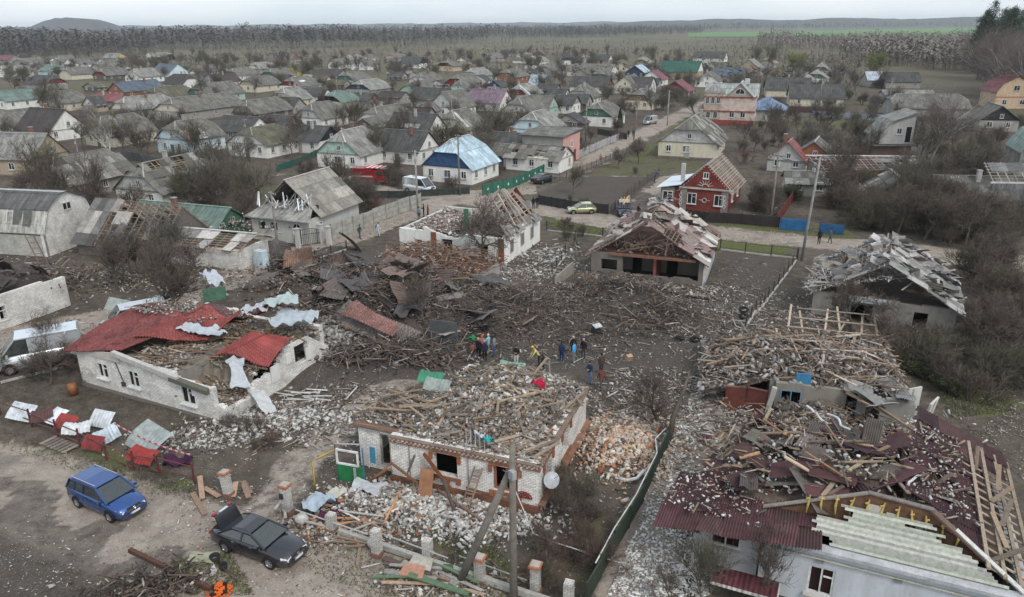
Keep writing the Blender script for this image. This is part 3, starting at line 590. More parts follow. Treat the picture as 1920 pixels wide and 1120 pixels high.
def roof_slopes(parent, Mx, W, L, hw, hr, o=.4, hip=(0, 0), col=(.2, .2, .2), mode='slab', mat=None, miss=.0, wood=(.3, .24, .18), r=R, name='roof', sheetcol=None, side=(0, 1), patch=None, sag=0):
 """canonical frame: u across 0..W, v along the ridge 0..L; Mx maps it into the house frame"""
 mat = mat or MSLATE; th = .55; res = None
 def T(u, v, z): return Vector(Mx @ Vector((u, v, z)))
 ov = o * hr / (W / 2); ze = hw - ov; zr = hw + hr; hh = [h and max(h, .6) for h in hip]; uh = W / 2 * th; zh = hw + hr * th
 def outline(s):
  f = (lambda u: u) if s == 0 else (lambda u: W - u)
  pts = [(f(-o), -o, ze), (f(-o), L + o, ze)]
  pts += [(f(uh), L + o, zh), (W / 2, L - hh[1], zr)] if hh[1] else [(W / 2, L + o, zr)]
  pts += [(W / 2, hh[0], zr), (f(uh), -o, zh)] if hh[0] else [(W / 2, -o, zr)]
  return pts
 if mode == 'slab':
  m = MB()
  for s in (0, 1): m.prism([T(*p) for p in outline(s)], (0, 0, .08), col)
  for k, v in ((0, -o), (1, L + o)):
   if hh[k]: m.prism([T(uh, v, zh), T(W - uh, v, zh), T(W / 2, hh[0] if k == 0 else L - hh[1], zr)], (0, 0, .08), col)
  res = m.build(name, mat, parent)
  if patch:
   for (s, v0, v1, t0, t1, pc) in patch:
    f = (lambda u: u) if s == 0 else (lambda u: W - u)
    q = [T(f(-o + (W / 2 + o) * t), v, ze + (zr - ze) * t + .1) for v, t in ((v0, t0), (v1, t0), (v1, t1), (v0, t1))]; pm = MB(); pm.prism(q, (0, 0, .03), pc); pm.build('roof_patch', mat, res)
 else:
  # rafters, battens and single sheets
  SL = math.hypot(W / 2 + o, zr - ze)
  base = None
  for s in (0, 1):
   f = (lambda u: u) if s == 0 else (lambda u: W - u)
   n = int(L / .95)
   for i in range(n + 1):
    v = i * L / n
    top = 1.0
    if hh[0] and v < hh[0]: top = th + (1 - th) * v / hh[0]
    if hh[1] and v > L - hh[1]: top = th + (1 - th) * (L - v) / hh[1]
    a = T(f(-o), v, ze - .1); b = T(f(-o + (W / 2 + o) * top), v, ze + (zr - ze) * top - .1)
    beam('rafter', parent, a, b, .07, .14, wood)
   nb = int(SL / .38)
   for i in range(nb + 1):
    t = i / nb; v0 = -o; v1 = L + o
    if t > th:
     q = (t - th) / (1 - th)
     if hh[0]: v0 = -o + (hh[0] + o) * q
     if hh[1]: v1 = L + o - (hh[1] + o) * q
    if mode == 'bare' or r.random() < .85: beam('batten', parent, T(f(-o + (W / 2 + o) * t), v0, ze + (zr - ze) * t), T(f(-o + (W / 2 + o) * t), v1, ze + (zr - ze) * t), .09, .045, wood)
  if mode != 'bare' or miss < 1:
   me = corr_mesh(); sc_ = sheetcol or [col]
   for s in (0, 1):
    f = (lambda u: u) if s == 0 else (lambda u: W - u); na = int((L + 2 * o) / 1.06); nbb = max(2, round(SL / 1.55)); ux = (T(0, 1, 0) - T(0, 0, 0)).normalized()
    up = (T(f(W / 2), 0, zr) - T(f(-o), 0, ze)).normalized(); nz_ = ux.cross(up)
    if nz_.z < 0: ux = -ux; nz_ = ux.cross(up)
    hole = r.random() * 9
    for i in range(na):
     for j in range(nbb):
      t = (j + .5) / nbb; v = -o + (i + .5) * (L + 2 * o) / na; v0 = -o; v1 = L + o
      if t > th:
       q = (t - th) / (1 - th)
       if hh[0]: v0 = -o + (hh[0] + o) * q
       if hh[1]: v1 = L + o - (hh[1] + o) * q
      if v < v0 + .2 or v > v1 - .2: continue
      mm = miss if not callable(miss) else miss(s, (v + o) / (L + 2 * o), t)
      if (float(vnoise(v + s * 40 + hole * 7, t * SL, 2.0)) + .5) * .6 + r.random() * .4 < mm: continue
      ob = link(bpy.data.objects.new('roof_sheet', me), parent); lean = r.gauss(0, .015 if mm < .15 else .08)
      M = basis(ux, up, nz_) @ Matrix.Rotation(lean, 4, 'Z') @ Matrix.Rotation(-.02 + (r.gauss(0, .05) if mm > .15 else 0), 4, 'X'); M.translation = T(f(-o + (W / 2 + o) * t), v, ze + (zr - ze) * t) + nz_ * (.06 + .015 * (j % 2) + .006 * (i % 2)); ob.matrix_local = M
      c = r.choice(sc_); k = r.uniform(.72, 1.3); ob.color = (c[0] * k, c[1] * k, c[2] * k, 1)
   for k, v in ((0, -o), (1, L + o)):
    if hh[k] and miss != 1 and not callable(miss): hm = MB(); hm.prism([T(uh, v, zh), T(W - uh, v, zh), T(W / 2, hh[0] if k == 0 else L - hh[1], zr)], (0, 0, .06), col); res = hm.build('roof_hip', mat, parent)
 cm = MB(); cc = tuple(min(.6, q * 1.55 + .05) for q in col)
 if mode == 'slab' or (mode == 'sheets' and not callable(miss)):
  cm.bar(T(W / 2, hh[0] or -o, zr + .09), T(W / 2, L - hh[1] if hh[1] else L + o, zr + .09), .3, .06, cc)
  for k, v, e in ((0, -o, hh[0]), (1, L + o, L - hh[1])):
   if hh[k]:
    for u in (uh, W - uh): cm.bar(T(u, v, zh + .08), T(W / 2, e, zr + .1), .2, .05, cc)
  cm.build('ridge_cap', MSTEEL if mat is MSTEEL else MP, res if res is not None else parent)
 return res
def house(px, py, typ, w, d, roof, gable='white', wall='white', hw=2.8, hr=3.0, hip=1, a=-27, desc='', mode=None, miss=0.0, chim=True, wins=True, patch=None, gw=True, cat='house', zr=None, mat=None, wmat=None, base=None, label=None, group=None, name=None, wood=(.3, .24, .18), gm=None, o=.4, sheetcol=None):
 q = P(px, py, hw); ox, oy = q.x, q.y; z0 = H1(ox, oy) * .5; dist = math.hypot(ox, oy); near = dist < 210
 rc = RC[roof] if isinstance(roof, str) else roof; gc = WC[gable]; wc = WC[wall]; r = random.Random(int(px * 7 + py * 13))
 nm = name or ('house' if cat == 'house' else 'shed'); root = empty(nm, (ox, oy, z0), a)
 mode = mode or ('sheets' if dist < 128 and rc[0] > .1 and roof in ('grey', 'mossy', 'light grey') else 'slab'); mat = mat or (MSTEEL if roof in ('brown', 'deep green', 'green', 'slate blue', 'sky blue', 'red', 'maroon', 'plum', 'silver') else MSLATE)
 if typ == 'A': Mx = Matrix(((1, 0, 0), (0, 1, 0), (0, 0, 1))); off = Vector((-w, 0, 0)); Wd, Ln = w, d
 else: Mx = Matrix(((0, -1, 0), (1, 0, 0), (0, 0, 1))); off = Vector((0, 0, 0)); Wd, Ln = d, w
 M4 = Matrix.Translation(off) @ Mx.to_4x4(); hp = (1.5, 1.5) if hip == 1 else ((3.2, 3.2) if hip == 2 else (0, 0))
 wm = wmat or MPLA; fnd = MB(); fnd.box((-w / 2, d / 2, .12 - .2), (w + .12, d + .12, .75), col=base or (.17, .16, .15)); fnd.build('foundation', MPLA, root)
 wl = MB(); wl.box((-w / 2, d / 2, hw / 2 + .1), (w, d, hw - .2), col=wc); wl.build('wall', wm, root)
 th = .55
 for k, v in ((0, .001), (1, Ln - .001)):
  if hip == 2: break
  T = lambda u, z: Vector(M4 @ Vector((u, v, z)))
  g = MB(); pts = [T(0, hw), T(Wd, hw), T(Wd - Wd / 2 * th, hw + hr * th), T(Wd / 2 * th, hw + hr * th)] if hp[0] else [T(0, hw), T(Wd, hw), T(Wd / 2, hw + hr)]
  nrm = (M4.to_3x3() @ Vector((0, -1 if k == 0 else 1, 0))); g.prism(pts, nrm * .05 if near else nrm * .02, gc); go = g.build('gable', gm or (wm if gable == wall else MP), root)
  if near and k == 0:
   tb = MB(); c_ = tuple(x * .45 for x in gc); tb.bar(T(-.05, hw - .02) + nrm * .07, T(Wd + .05, hw - .02) + nrm * .07, .1, .14, c_); tb.build('cornice', MP, go)
  if gw and k == 0 and dist < 330:
   ws = M4 @ Vector((Wd / 2 + .3, 0, hw + hr * .27)); c0 = gable in ('green', 'navy', 'dark red', 'brown')
   window(root, ws.x, ws.y, ws.z, 0 if typ == 'A' else 90, .75, .95 if hr > 2.4 else .6, (.5, .5, .5) if not c0 else (.4, .38, .35), near, 'window').location += Vector(nrm) * .06
 rf = roof_slopes(root, M4, Wd, Ln, hw, hr, o=o, hip=hp, col=rc, mode=mode, mat=mat, miss=miss, r=r, patch=patch, wood=wood, sheetcol=sheetcol or ([RC['grey'], (.12, .118, .105), (.23, .225, .21)] if rc[0] > .15 and rc[1] > .15 and roof in ('grey', 'mossy', 'light grey') else [rc]))
 if chim and r.random() < .42:
  c = M4 @ Vector((Wd / 2 + r.choice((-.9, .9)), Ln * r.uniform(.3, .7), hw + hr + .15)); m = MB(); cc = r.choice([(.2, .11, .08), (.3, .29, .27), (.36, .35, .33)]); m.box(c, (.5, .5, 1.5), col=cc); m.box(c + Vector((0, 0, .8)), (.62, .62, .1), col=(.3, .29, .28)); m.build('chimney', MP, rf if rf is not None else root)
 if wins and dist < 420:
  nf = 2 if w < 9 else 3; fcs = (.6, .6, .58)
  for i in range(nf):
   if r.random() < .92: window(root, -w * (i + .5) / nf + r.uniform(-.2, .2), -.005, 1.75, 0, .95 + .3 * (i % 2) * (r.random() < .3), 1.2, fcs, near)
  ns = 2 if d < 9 else 3
  for i in range(ns):
   if r.random() < .85: window(root, .005, d * (i + .5) / ns + r.uniform(-.2, .2), 1.75, 90, .9, 1.2, fcs, near)
  if ox > 20:
   for i in range(ns): window(root, -w - .005, d * (i + .5) / ns, 1.75, -90, .9, 1.2, fcs, near)
  if r.random() < .5 and near: dm = MB(); dm.box((-w * .5, -.03, 1.1), (.95, .08, 2.0), col=r.choice([(.15, .09, .06), (.1, .12, .14), (.3, .3, .28)])); dm.build('door', MP, root)
 FOOT.append((ox + (dirv(a) * -w / 2 + dirv(a + 90) * d / 2).x, oy + (dirv(a) * -w / 2 + dirv(a + 90) * d / 2).y, math.hypot(w, d) / 2))
 tag(root, label, cat, group)
 HOUSES.append(dict(o=root, px=proj((FOOT[-1][0], FOOT[-1][1], hw)), roof=roof if isinstance(roof, str) else 'grey', gable=gable, wall=wall, hip=hip, desc=desc, cat=cat, auto=label is None, typ=typ))
 return root
HL = [
 (91, 247, 'B', 12, 9, 'brown', 'white', 'white', dict(hip=0, hr=4.2, hw=2.6, desc='outdoor stair')), (208, 254, 'A', 8.5, 11, 'grey', 'cream', 'cream', dict(hr=3.4, desc='dark timber corner posts', patch=[(1, 3, 4, .1, .95, (.5, .5, .48))])),
 (-8, 240, 'A', 10, 12, 'grey', 'cream', 'white', {}), (10, 190, 'A', 12, 13, 'green', 'grey', 'white', dict(hr=2.8)), (107, 194, 'A', 9, 10, 'grey', 'cream', 'cream', dict(hr=3.2)),
 (86, 158, 'B', 14, 9, 'dark grey', 'dark red', 'grey', dict(desc='blue star painted')), (133, 140, 'A', 9, 12, 'grey', 'cream', 'cream', {}), (200, 142, 'A', 10, 13, 'grey', 'dark red', 'wood', {}), (262, 145, 'A', 10, 13, 'light grey', 'white', 'white', dict(hr=3.4)),
 (233, 172, 'A', 9, 17, 'slate blue', 'orange brick', 'orange brick', dict(hip=0, gm=None)), (217, 190, 'B', 13, 7, 'red', 'grey', 'grey', dict(hw=2.2, hr=1.8, hip=0, cat='shed')), (248, 206, 'A', 9, 15, 'light grey', 'cream', 'grey', dict(hr=3)),
 (100, 134, 'B', 13, 9, 'green', 'pale blue', 'pale blue', {}), (115, 122, 'B', 12, 9, 'grey', 'white', 'white', dict(hip=0)), (42, 119, 'A', 10, 13, 'grey', 'grey', 'grey', {}), (12, 136, 'A', 11, 14, 'light grey', 'white', 'white', {}), (16, 113, 'B', 16, 10, 'maroon', 'grey', 'grey', dict(hip=0)),
 (150, 121, 'A', 9, 11, 'grey', 'grey', 'white', {}), (190, 127, 'A', 9, 12, 'grey', 'grey', 'cream', {}), (217, 109, 'B', 15, 10, 'light grey', 'yellow', 'grey', dict(hip=0)), (307, 107, 'B', 14, 10, 'light grey', 'black', 'black', {}), (318, 135, 'B', 13, 11, 'slate blue', 'pale blue', 'pale blue', dict(hip=0, hr=3.6)),
 (115, 113, 'A', 9, 11, 'grey', 'white', 'white', {}), (342, 158, 'B', 11, 9, 'brown', 'white', 'white', dict(hr=3.4)), (382, 136, 'A', 9.5, 14, 'grey', 'grey', 'white', {}), (407, 155, 'A', 9, 13, 'brown', 'pale blue', 'white', dict(hip=0)), (447, 142, 'A', 9.5, 13, 'grey', 'brown', 'white', {}), (487, 129, 'A', 9, 12, 'light grey', 'cream', 'grey', {}),
 (518, 143, 'A', 9.5, 13, 'grey', 'green', 'white', {}), (482, 161, 'A', 9.5, 13, 'grey', 'tan', 'cream', {}), (562, 162, 'A', 10, 12, 'grey', 'dark red', 'white', dict(patch=[(1, 3, 6, .45, .6, (.7, .72, .73))])), (595, 147, 'A', 10, 14, 'brown', 'white', 'white', {}), (560, 133, 'A', 9, 14, 'mossy', 'yellow', 'yellow', {}), (545, 113, 'B', 12, 10, 'grey', 'brown', 'grey', dict(hip=0, hr=3.8)),
 (385, 180, 'A', 8.5, 17, 'grey', 'green', 'mint', dict(hr=3.6)), (305, 184, 'A', 10, 14, 'mossy', 'grey', 'white', {}), (548, 188, 'A', 9, 9, 'light grey', 'cream', 'cream', dict(hr=3.4, desc='pale blue porch roof')), (342, 210, 'A', 11, 22, 'grey', 'cream', 'grey', dict(hr=3.2)), (477, 213, 'A', 7.5, 14, 'grey', 'grey', 'wood', {}), (533, 237, 'B', 9, 6, 'dark grey', 'brown', 'grey', dict(hip=0, hw=2.4, hr=2, cat='shed')),
 (350, 263, 'A', 8.6, 9.5, 'grey', 'pale blue', 'pale blue', dict(hw=3.2, hr=3.2, desc='pink and white roof patches', patch=[(1, .2, 2.2, .05, .5, (.55, .38, .33)), (1, 2.3, 4, .2, .55, (.28, .33, .38)), (1, 2.4, 5, .02, .2, (.6, .6, .6)), (1, 4.3, 5.4, .25, .5, (.5, .5, .5))], mode='slab')), (465, 247, 'B', 10, 7, 'dark grey', 'white', 'grey', dict(hip=0, hr=2.6, cat='shed')), (499, 273, 'A', 10, 9.5, 'mossy', 'white', 'white', dict(hr=2.8)), (597, 265, 'B', 9.5, 7, 'dark grey', 'black', 'white', dict(hip=0, hr=2.4, cat='shed')),
 (603, 223, 'A', 8.5, 10, 'grey', 'pale grey', 'white', dict(hr=3.3, desc='blue attic door')), (605, 180, 'B', 7, 5, 'dark grey', 'white', 'white', dict(hip=0, cat='shed', hw=2.3, hr=2)), (641, 192, 'A', 9.5, 9, 'green', 'cream', 'cream', dict(hip=2, hr=2.8)), (695, 169, 'A', 11, 13, 'light grey', 'navy', 'grey', {}), (665, 151, 'A', 10, 12, 'grey', 'green', 'grey', {}), (638, 121, 'A', 9, 13, 'grey', 'white', 'white', {}), (685, 123, 'A', 10, 12, 'grey', 'white', 'white', dict(hip=0)), (663, 113, 'A', 10, 13, 'light grey', 'white', 'grey', {}), (743, 109, 'A', 10, 12, 'grey', 'pink', 'grey', {}), (785, 120, 'B', 13, 9, 'dark grey', 'black', 'white', dict(hip=0, hr=3.6)),
 (850, 125, 'A', 11, 9, 'grey', 'peach', 'peach', dict(hip=2, hr=3.2)), (895, 143, 'A', 8, 14, 'light grey', 'mint', 'mint', {}), (872, 157, 'A', 9, 13, 'grey', 'dark red', 'dark red', {}), (800, 153, 'A', 8.5, 13, 'grey', 'white', 'white', {}), (793, 171, 'A', 9.5, 11, 'grey', 'mint', 'mint', {}), (832, 187, 'B', 12, 7, 'dark grey', 'grey', 'grey', dict(hip=0, hr=3, cat='shed')), (750, 184, 'B', 9, 6, 'brown', 'grey', 'grey', dict(hip=0, hr=1.6, hw=2.2, cat='shed')), (690, 188, 'B', 7, 6, 'dark grey', 'dark red', 'grey', dict(hip=0, hr=1.8, cat='shed')),
 (858, 203, 'A', 9.5, 10, 'grey', 'pale grey', 'white', dict(hip=0, hr=4, desc='black attic opening')), (807, 209, 'A', 4.5, 5, 'grey', 'white', 'grey', dict(hip=0, hr=1.8, cat='shed')), (873, 243, 'A', 8.5, 9.5, 'grey', 'cream', 'cream', dict(hr=3.6, patch=[(1, 1.2, 2.2, .15, .9, (.46, .46, .44)), (1, 2.4, 3.4, .1, .5, (.3, .3, .28))])), (725, 229, 'A', 8.5, 12, 'grey', 'white', 'white', dict(hr=3)), (800, 249, 'B', 10.5, 8, 'dark grey', 'white', 'white', dict(hip=0, hr=3.4, patch=[(0, 2.5, 7, .25, .45, (.36, .36, .35))])), (783, 284, 'B', 9, 7, 'dark grey', 'white', 'white', dict(hip=0, hr=3)),
 (675, 291, 'A', 9, 10, 'light grey', 'mint', 'white', dict(hr=3.7, a=-22, desc='fire engine parked before it')), (877, 169, 'A', 8, 9, 'grey', 'mint', 'grey', {}), (937, 193, 'B', 11, 8, 'plum', 'white', 'white', dict(hip=0, hr=3.2)), (768, 139, 'B', 13, 5, 'light grey', 'grey', 'grey', dict(hip=0, hr=1, cat='shed')), (932, 109, 'A', 10, 13, 'grey', 'pale grey', 'grey', {}), (990, 109, 'B', 9, 9, 'light grey', 'white', 'white', {}), (1012, 116, 'A', 10, 14, 'light grey', 'grey', 'white', {}), (1037, 133, 'A', 11, 14, 'grey', 'grey', 'grey', {}), (1082, 114, 'A', 11, 11, 'dark grey', 'black', 'white', {}), (1140, 113, 'B', 12, 10, 'dark grey', 'white', 'grey', dict(hip=0)), (1104, 115, 'A', 8, 9, 'light grey', 'white', 'white', {}), (1145, 134, 'B', 22, 10, 'grey', 'white', 'white', {}), (1175, 125, 'A', 9, 10, 'mossy', 'cream', 'cream', {}),
 (1145, 148, 'A', 10, 11, 'grey', 'green', 'grey', {}), (967, 145, 'A', 10, 13, 'grey', 'brown', 'orange brick', dict(hip=1, hr=3)), (1018, 158, 'B', 6, 6, 'sky blue', 'white', 'white', dict(hip=0, hr=3.2, hw=2.2, cat='shed')), (1208, 136, 'A', 9, 10, 'sky blue', 'navy', 'navy', dict(hip=0)), (1192, 163, 'A', 8.5, 12, 'grey', 'cream', 'cream', dict(hip=0, hr=3.4, desc='arched attic window')), (1137, 162, 'B', 14, 7, 'dark grey', 'dark red', 'white', dict(hip=0)), (1107, 184, 'A', 8.3, 9, 'grey', 'pale grey', 'white', dict(hr=3.4, desc='bright blue attic window')), (990, 179, 'A', 8, 11, 'light grey', 'dark red', 'grey', dict(patch=[(1, 1, 2.2, .1, .9, (.62, .63, .64))])), (940, 163, 'A', 6, 6, 'dark grey', 'blue', 'grey', dict(hip=0, hr=2, cat='shed')),
 (997, 213, 'A', 9, 10, 'grey', 'pale grey', 'cream', dict(hr=3.6)), (1027, 204, 'B', 8, 7, 'grey', 'mint', 'mint', dict(hip=0, hr=3)), (1073, 197, 'B', 9, 6, 'dark grey', 'grey', 'white', dict(hip=0, hr=2.2, cat='shed')), (1148, 219, 'A', 8.8, 9.5, 'grey', 'green', 'white', dict(hr=3)), (1030, 245, 'A', 9.5, 9, 'light grey', 'pale blue', 'pale blue', dict(hr=3.4)), (968, 293, 'B', 6, 5, 'grey', 'white', 'white', dict(hip=0, hr=1.5, hw=2.4, cat='shed')), (1003, 274, 'B', 10, 5, 'dark grey', 'grey', 'grey', dict(hip=0, hr=1.8, cat='shed')),
 (1307, 135, 'B', 17, 12, 'deep green', 'white', 'tan', dict(hip=0, hr=4.2, hw=3.6)), (1241, 149, 'A', 9, 9, 'maroon', 'white', 'white', dict(hip=0, hr=3.2)), (1290, 171, 'A', 9, 9, 'maroon', 'dark red', 'wood', dict(hip=0, hr=3)), (1332, 127, 'A', 8, 10, 'light grey', 'grey', 'grey', {}), (1358, 109, 'B', 20, 10, 'dark grey', 'white', 'white', dict(hip=0, hr=3.6)), (1426, 130, 'A', 11, 13, 'light grey', 'tan', 'tan', dict(hip=0, hr=4, hw=3.4)), (1452, 119, 'A', 8, 12, 'light grey', 'tan', 'grey', {}), (1347, 152, 'A', 9, 9, 'grey', 'white', 'white', {}), (1392, 142, 'B', 12, 8, 'slate blue', 'grey', 'grey', dict(hip=0)),
 (1223, 190, 'A', 8.5, 9, 'grey', 'brown', 'cream', dict(hr=3)), (1218, 163, 'B', 9, 8, 'dark grey', 'white', 'white', dict(hip=0)), (1270, 128, 'A', 8, 9, 'light grey', 'grey', 'grey', {}), (1214, 118, 'A', 8, 10, 'light grey', 'brown', 'grey', {}),
 (1583, 184, 'B', 15, 9, 'dark grey', 'cream', 'cream', dict(hip=0, hr=3.4, a=-14, mat=None)), (1520, 168, 'B', 14, 9, 'dark grey', 'grey', 'cream', dict(hip=0, hr=3.4, a=-14)), (1555, 133, 'A', 8, 10, 'light grey', 'green', 'white', {}), (1550, 148, 'A', 8.5, 10, 'light grey', 'green', 'white', dict(desc='middle')), (1527, 156, 'A', 8, 10, 'light grey', 'grey', 'white', {}), (1727, 153, 'B', 12, 9, 'dark grey', 'grey', 'grey', dict(hip=0, a=-8)), (1662, 150, 'B', 6.5, 9, 'silver', 'grey', 'grey', dict(hip=0, a=-8, hr=2.8)), (1820, 204, 'B', 18, 12, 'grey', 'grey', 'grey', dict(a=-12)),
 (1752, 178, 'B', 14, 6, 'light grey', 'grey', 'pale grey', dict(hip=0, hr=1, a=-10, cat='shed')), (1912, 226, 'A', 8, 9, 'grey', 'black', 'grey', dict(hip=0, hr=3, a=-15, cat='shed')), (1510, 303, 'A', 6, 5, 'red', 'pale grey', 'pale grey', dict(hip=0, hr=3, cat='shed', hw=2.2)), (1565, 298, 'A', 7, 7, 'grey', 'orange brick', 'orange brick', dict(hip=0, hr=2.6, cat='shed', hw=2.2)),
 (60, 298, 'B', 9, 8, 'light grey', 'tan', 'tan', dict(hip=0, hr=3.6, hw=3.2, a=-12, desc='brick')), (130, 345, 'A', 8, 12, 'grey', 'mint', 'grey', dict(hr=3.2, a=-20, patch=[(1, 2.5, 4.5, .35, .75, (.42, .22, .2))], mode='sheets')), (303, 361, 'A', 8.5, 11.5, 'grey', 'pale grey', 'white', dict(hr=3.4, mode='sheets', miss=.42, desc='burnt holed', a=-22)),
 (1048, 300, 'B', 10, 6, 'grey', 'white', 'white', dict(hip=0, hr=1.7, hw=2.6, mode='sheets', miss=.4, desc='stripped', cat='shed')), (1345, 270, 'A', 10.8, 13, 'grey', 'pale grey', 'cream', dict(hr=4.2, hw=3.0, a=-22, mode='sheets', miss=.22, desc='big battered', o=.6)), (400, 432, 'B', 13, 6, 'green', 'green', 'green', dict(hip=0, hr=2, hw=1.8, cat='shed', a=-20)),
 (1560, 345, 'B', 6, 5, 'grey', 'grey', 'grey', dict(hip=0, hr=1.2, hw=2.2, a=-12, cat='shed')), (1905, 372, 'B', 9, 6, 'grey', 'grey', 'grey', dict(hip=0, hr=2.2, hw=2.4, a=-8, mode='sheets', miss=.2, cat='shed')), (1745, 378, 'A', 8, 7, 'grey', 'wood', 'wood', dict(hip=0, hr=2.8, hw=1.4, a=-15, mode='sheets', miss=.2, cat='shed', desc='sagging')),
]
for h in HL: house(*h[:8], **h[8])
_r = random.Random(77); _n = 0
for h in list(HL):      # outbuildings that stand behind and beside the village houses
 if _n > 62 or h[1] > 262 or h[8].get('cat') == 'shed': continue
 k = max(.3, (h[1] - 45) / 200); px = h[0] + _r.choice((-1, 1)) * _r.uniform(60, 95) * k; py = h[1] - _r.uniform(8, 26) * k; q = P(px, py, 2.2)
 w = _r.uniform(5, 9); d = _r.uniform(4, 6)
 if any(math.hypot(q.x - w / 2 - f[0], q.y + d / 2 - f[1]) < f[2] * .8 + 3.2 for f in FOOT) or float(seg_dist(np.array([q.x]), np.array([q.y]), RW[1][0])[0]) < 7: continue
 house(px, py, 'B' if _r.random() < .7 else 'A', w, d, _r.choice(('dark grey', 'dark grey', 'grey', 'mossy', 'brown')), _r.choice(('grey', 'wood', 'white')), _r.choice(('grey', 'wood', 'white', 'tan')), hip=0, hr=_r.uniform(1.4, 2.4), hw=2.2, cat='shed', chim=False, mode='slab'); _n += 1
# details that make single houses recognisable
def near_house(px, py):
 return min(HOUSES, key=lambda h: math.hypot(proj(h['o'].location)[0] - px, proj(h['o'].location)[1] - py))['o']
# house with the bright metal half of its roof and blue gable
hb = house(884, 316, 'A', 9, 9, 'sky blue', 'blue', 'white', hw=2.9, hr=4.0, hip=1, mat=MSTEEL, chim=True, gw=False, label='white house with bright pale blue metal roof and dark blue gable')
# two-storey shed with a pink end
m = MB(); q = P(1055, 258, 5.0); r0 = empty('outbuilding', (q.x, q.y, 0), -27, label='tall grey outbuilding with a flat slate roof and a pink end wall by the lane', cat='outbuilding')
m.box((-4, 4, 2.5), (8, 8, 5), col=WC['grey']); m.build('wall', MPLA, r0); m = MB(); m.box((.03, 4, 2.5), (.1, 8, 5), col=WC['pink']); m.build('end_wall', MPLA, r0)
m = MB(); m.prism([(-8.5, -.5, 5.05), (.5, -.5, 5.05), (.5, 8.5, 5.6), (-8.5, 8.5, 5.6)], (0, 0, .12), RC['grey']); m.build('roof', MSLATE, r0); window(r0, .085, 4, 3.4, 90, .9, 1.1); dm = MB(); dm.box((.1, 5.6, 1.1), (.08, 1, 2.1), col=(.12, .04, .04)); dm.build('door', MP, r0); FOOT.append((q.x - 2, q.y + 4, 6))
# brick mansion with turret and pediment
q = P(1408, 236); r0 = empty('mansion', (q.x, q.y, 0), -20, label='two storey pink and red brick mansion with turret and arched windows', cat='house'); FOOT.append((q.x - 6, q.y + 6, 10))
m = MB(); m.box((-3.6, 4.5, 3.4), (8.2, 9, 6.8), col=(.62, .52, .47)); m.build('wall', MBRO, r0); m = MB(); m.box((-9.6, 2.6, 3.8), (4.2, 5, 7.6), col=(.5, .42, .35)); m.build('turret', MBRO, r0)
for z in (3.3, 6.7):
 m = MB(); m.box((-3.6, -.05, z), (8.5, .25, .3), col=(.24, .06, .05)); m.box((.55, 4.5, z), (.2, 9, .3), col=(.24, .06, .05)); m.box((-9.6, .05, z), (4.4, .2, .25), col=(.24, .06, .05)); m.build('cornice', MP, r0)
m = MB(); m.box((-3.6, -.02, .6), (8.35, .2, 1.2), col=(.24, .06, .05)); m.box((-9.6, .04, .6), (4.35, .2, 1.2), col=(.24, .06, .05)); m.build('plinth', MP, r0)
roof_slopes(r0, Matrix.Translation((-6.6, 0, 0)), 6.6, 9, 6.8, 3.2, o=.5, col=(.36, .39, .37), mat=MSTEEL); roof_slopes(r0, Matrix.Translation((.6, 4.6, 0)) @ Matrix(((0, -1, 0, 0), (1, 0, 0, 0), (0, 0, 1, 0), (0, 0, 0, 1))), 4.6, 12.4, 6.8, 2.6, o=.4, col=(.36, .39, .37), mat=MSTEEL)
m = MB(); m.prism([(-6.6, -.06, 6.8), (0, -.06, 6.8), (-3.3, -.06, 9.9)], (0, -.08, 0), (.34, .31, .26)); m.build('pediment', MP, r0)
m = MB(); c = Vector((-9.6, 2.6, 9.6)); e = [(-12, 0, 7.6), (-7.2, 0, 7.6), (-7.2, 5.3, 7.6), (-12, 5.3, 7.6)]
for i in range(4): m.prism([e[i], e[(i + 1) % 4], c], (0, 0, .07), (.25, .25, .24))
m.build('turret_roof', MSTEEL, r0)
def arch(parent, x, y, z, w, h, yaw=0, fc=(.6, .6, .58), name='window'):
 m = MB(); g = MB(); n = 8; top = [(mcos(math.pi * i / n) * w / 2, z + h * .5 - w / 2 + msin(math.pi * i / n) * w / 2) for i in range(n + 1)]; pts = [(w / 2, z - h / 2)] + top + [(-w / 2, z - h / 2)]
 Mz = Matrix.Rotation(rad(yaw), 3, 'Z'); T = lambda a, dy, zz: Vector((x, y, 0)) + Mz @ Vector((a, dy, zz))
 m.tube([T(a, -.06, zz) for a, zz in pts] + [T(pts[0][0], -.06, pts[0][1])], .07, 4, fc, cap=False); m.bar(T(0, -.06, z - h / 2), T(0, -.06, z + h / 2), .06, .06, fc); g.prism([T(a, -.02, zz) for a, zz in pts], Mz @ Vector((0, -.02, 0)), (.02, .02, .02))
 o = m.build(name, MP, parent); g.build('pane', MGLS, o)
for x in (-10.9, -9.6, -8.3): arch(r0, x, .06, 5.9, .85, 1.7)
for x in (-10.5, -8.8): arch(r0, x, .06, 2.4, 1.0, 1.7)
for x in (-4.8, -2.2): window(r0, x, -.03, 2.7, 0, 1.2, 1.7)
arch(r0, -3.3, -.15, 8.1, 2.2, 1.3)
for y in (2, 4.5, 7): window(r0, .52, y, 2.7, 90, 1.0, 1.6)
m = MB(); m.box((-2.2, 6.5, 10), (1.2, .8, 1.4), col=(.5, .5, .5)); m.build('chimney', MP, r0)
q = P(1470, 208, 2.8); r0 = empty('hip_roof_house', (q.x, q.y, 0), -22, label='pale house with a low blue hipped metal roof behind the brick mansion', cat='house'); m = MB(); m.box((-4.5, 4.5, 1.4), (9, 9, 2.8), col=WC['pale grey']); m.build('wall', MPLA, r0); FOOT.append((q.x - 3, q.y + 5, 7))
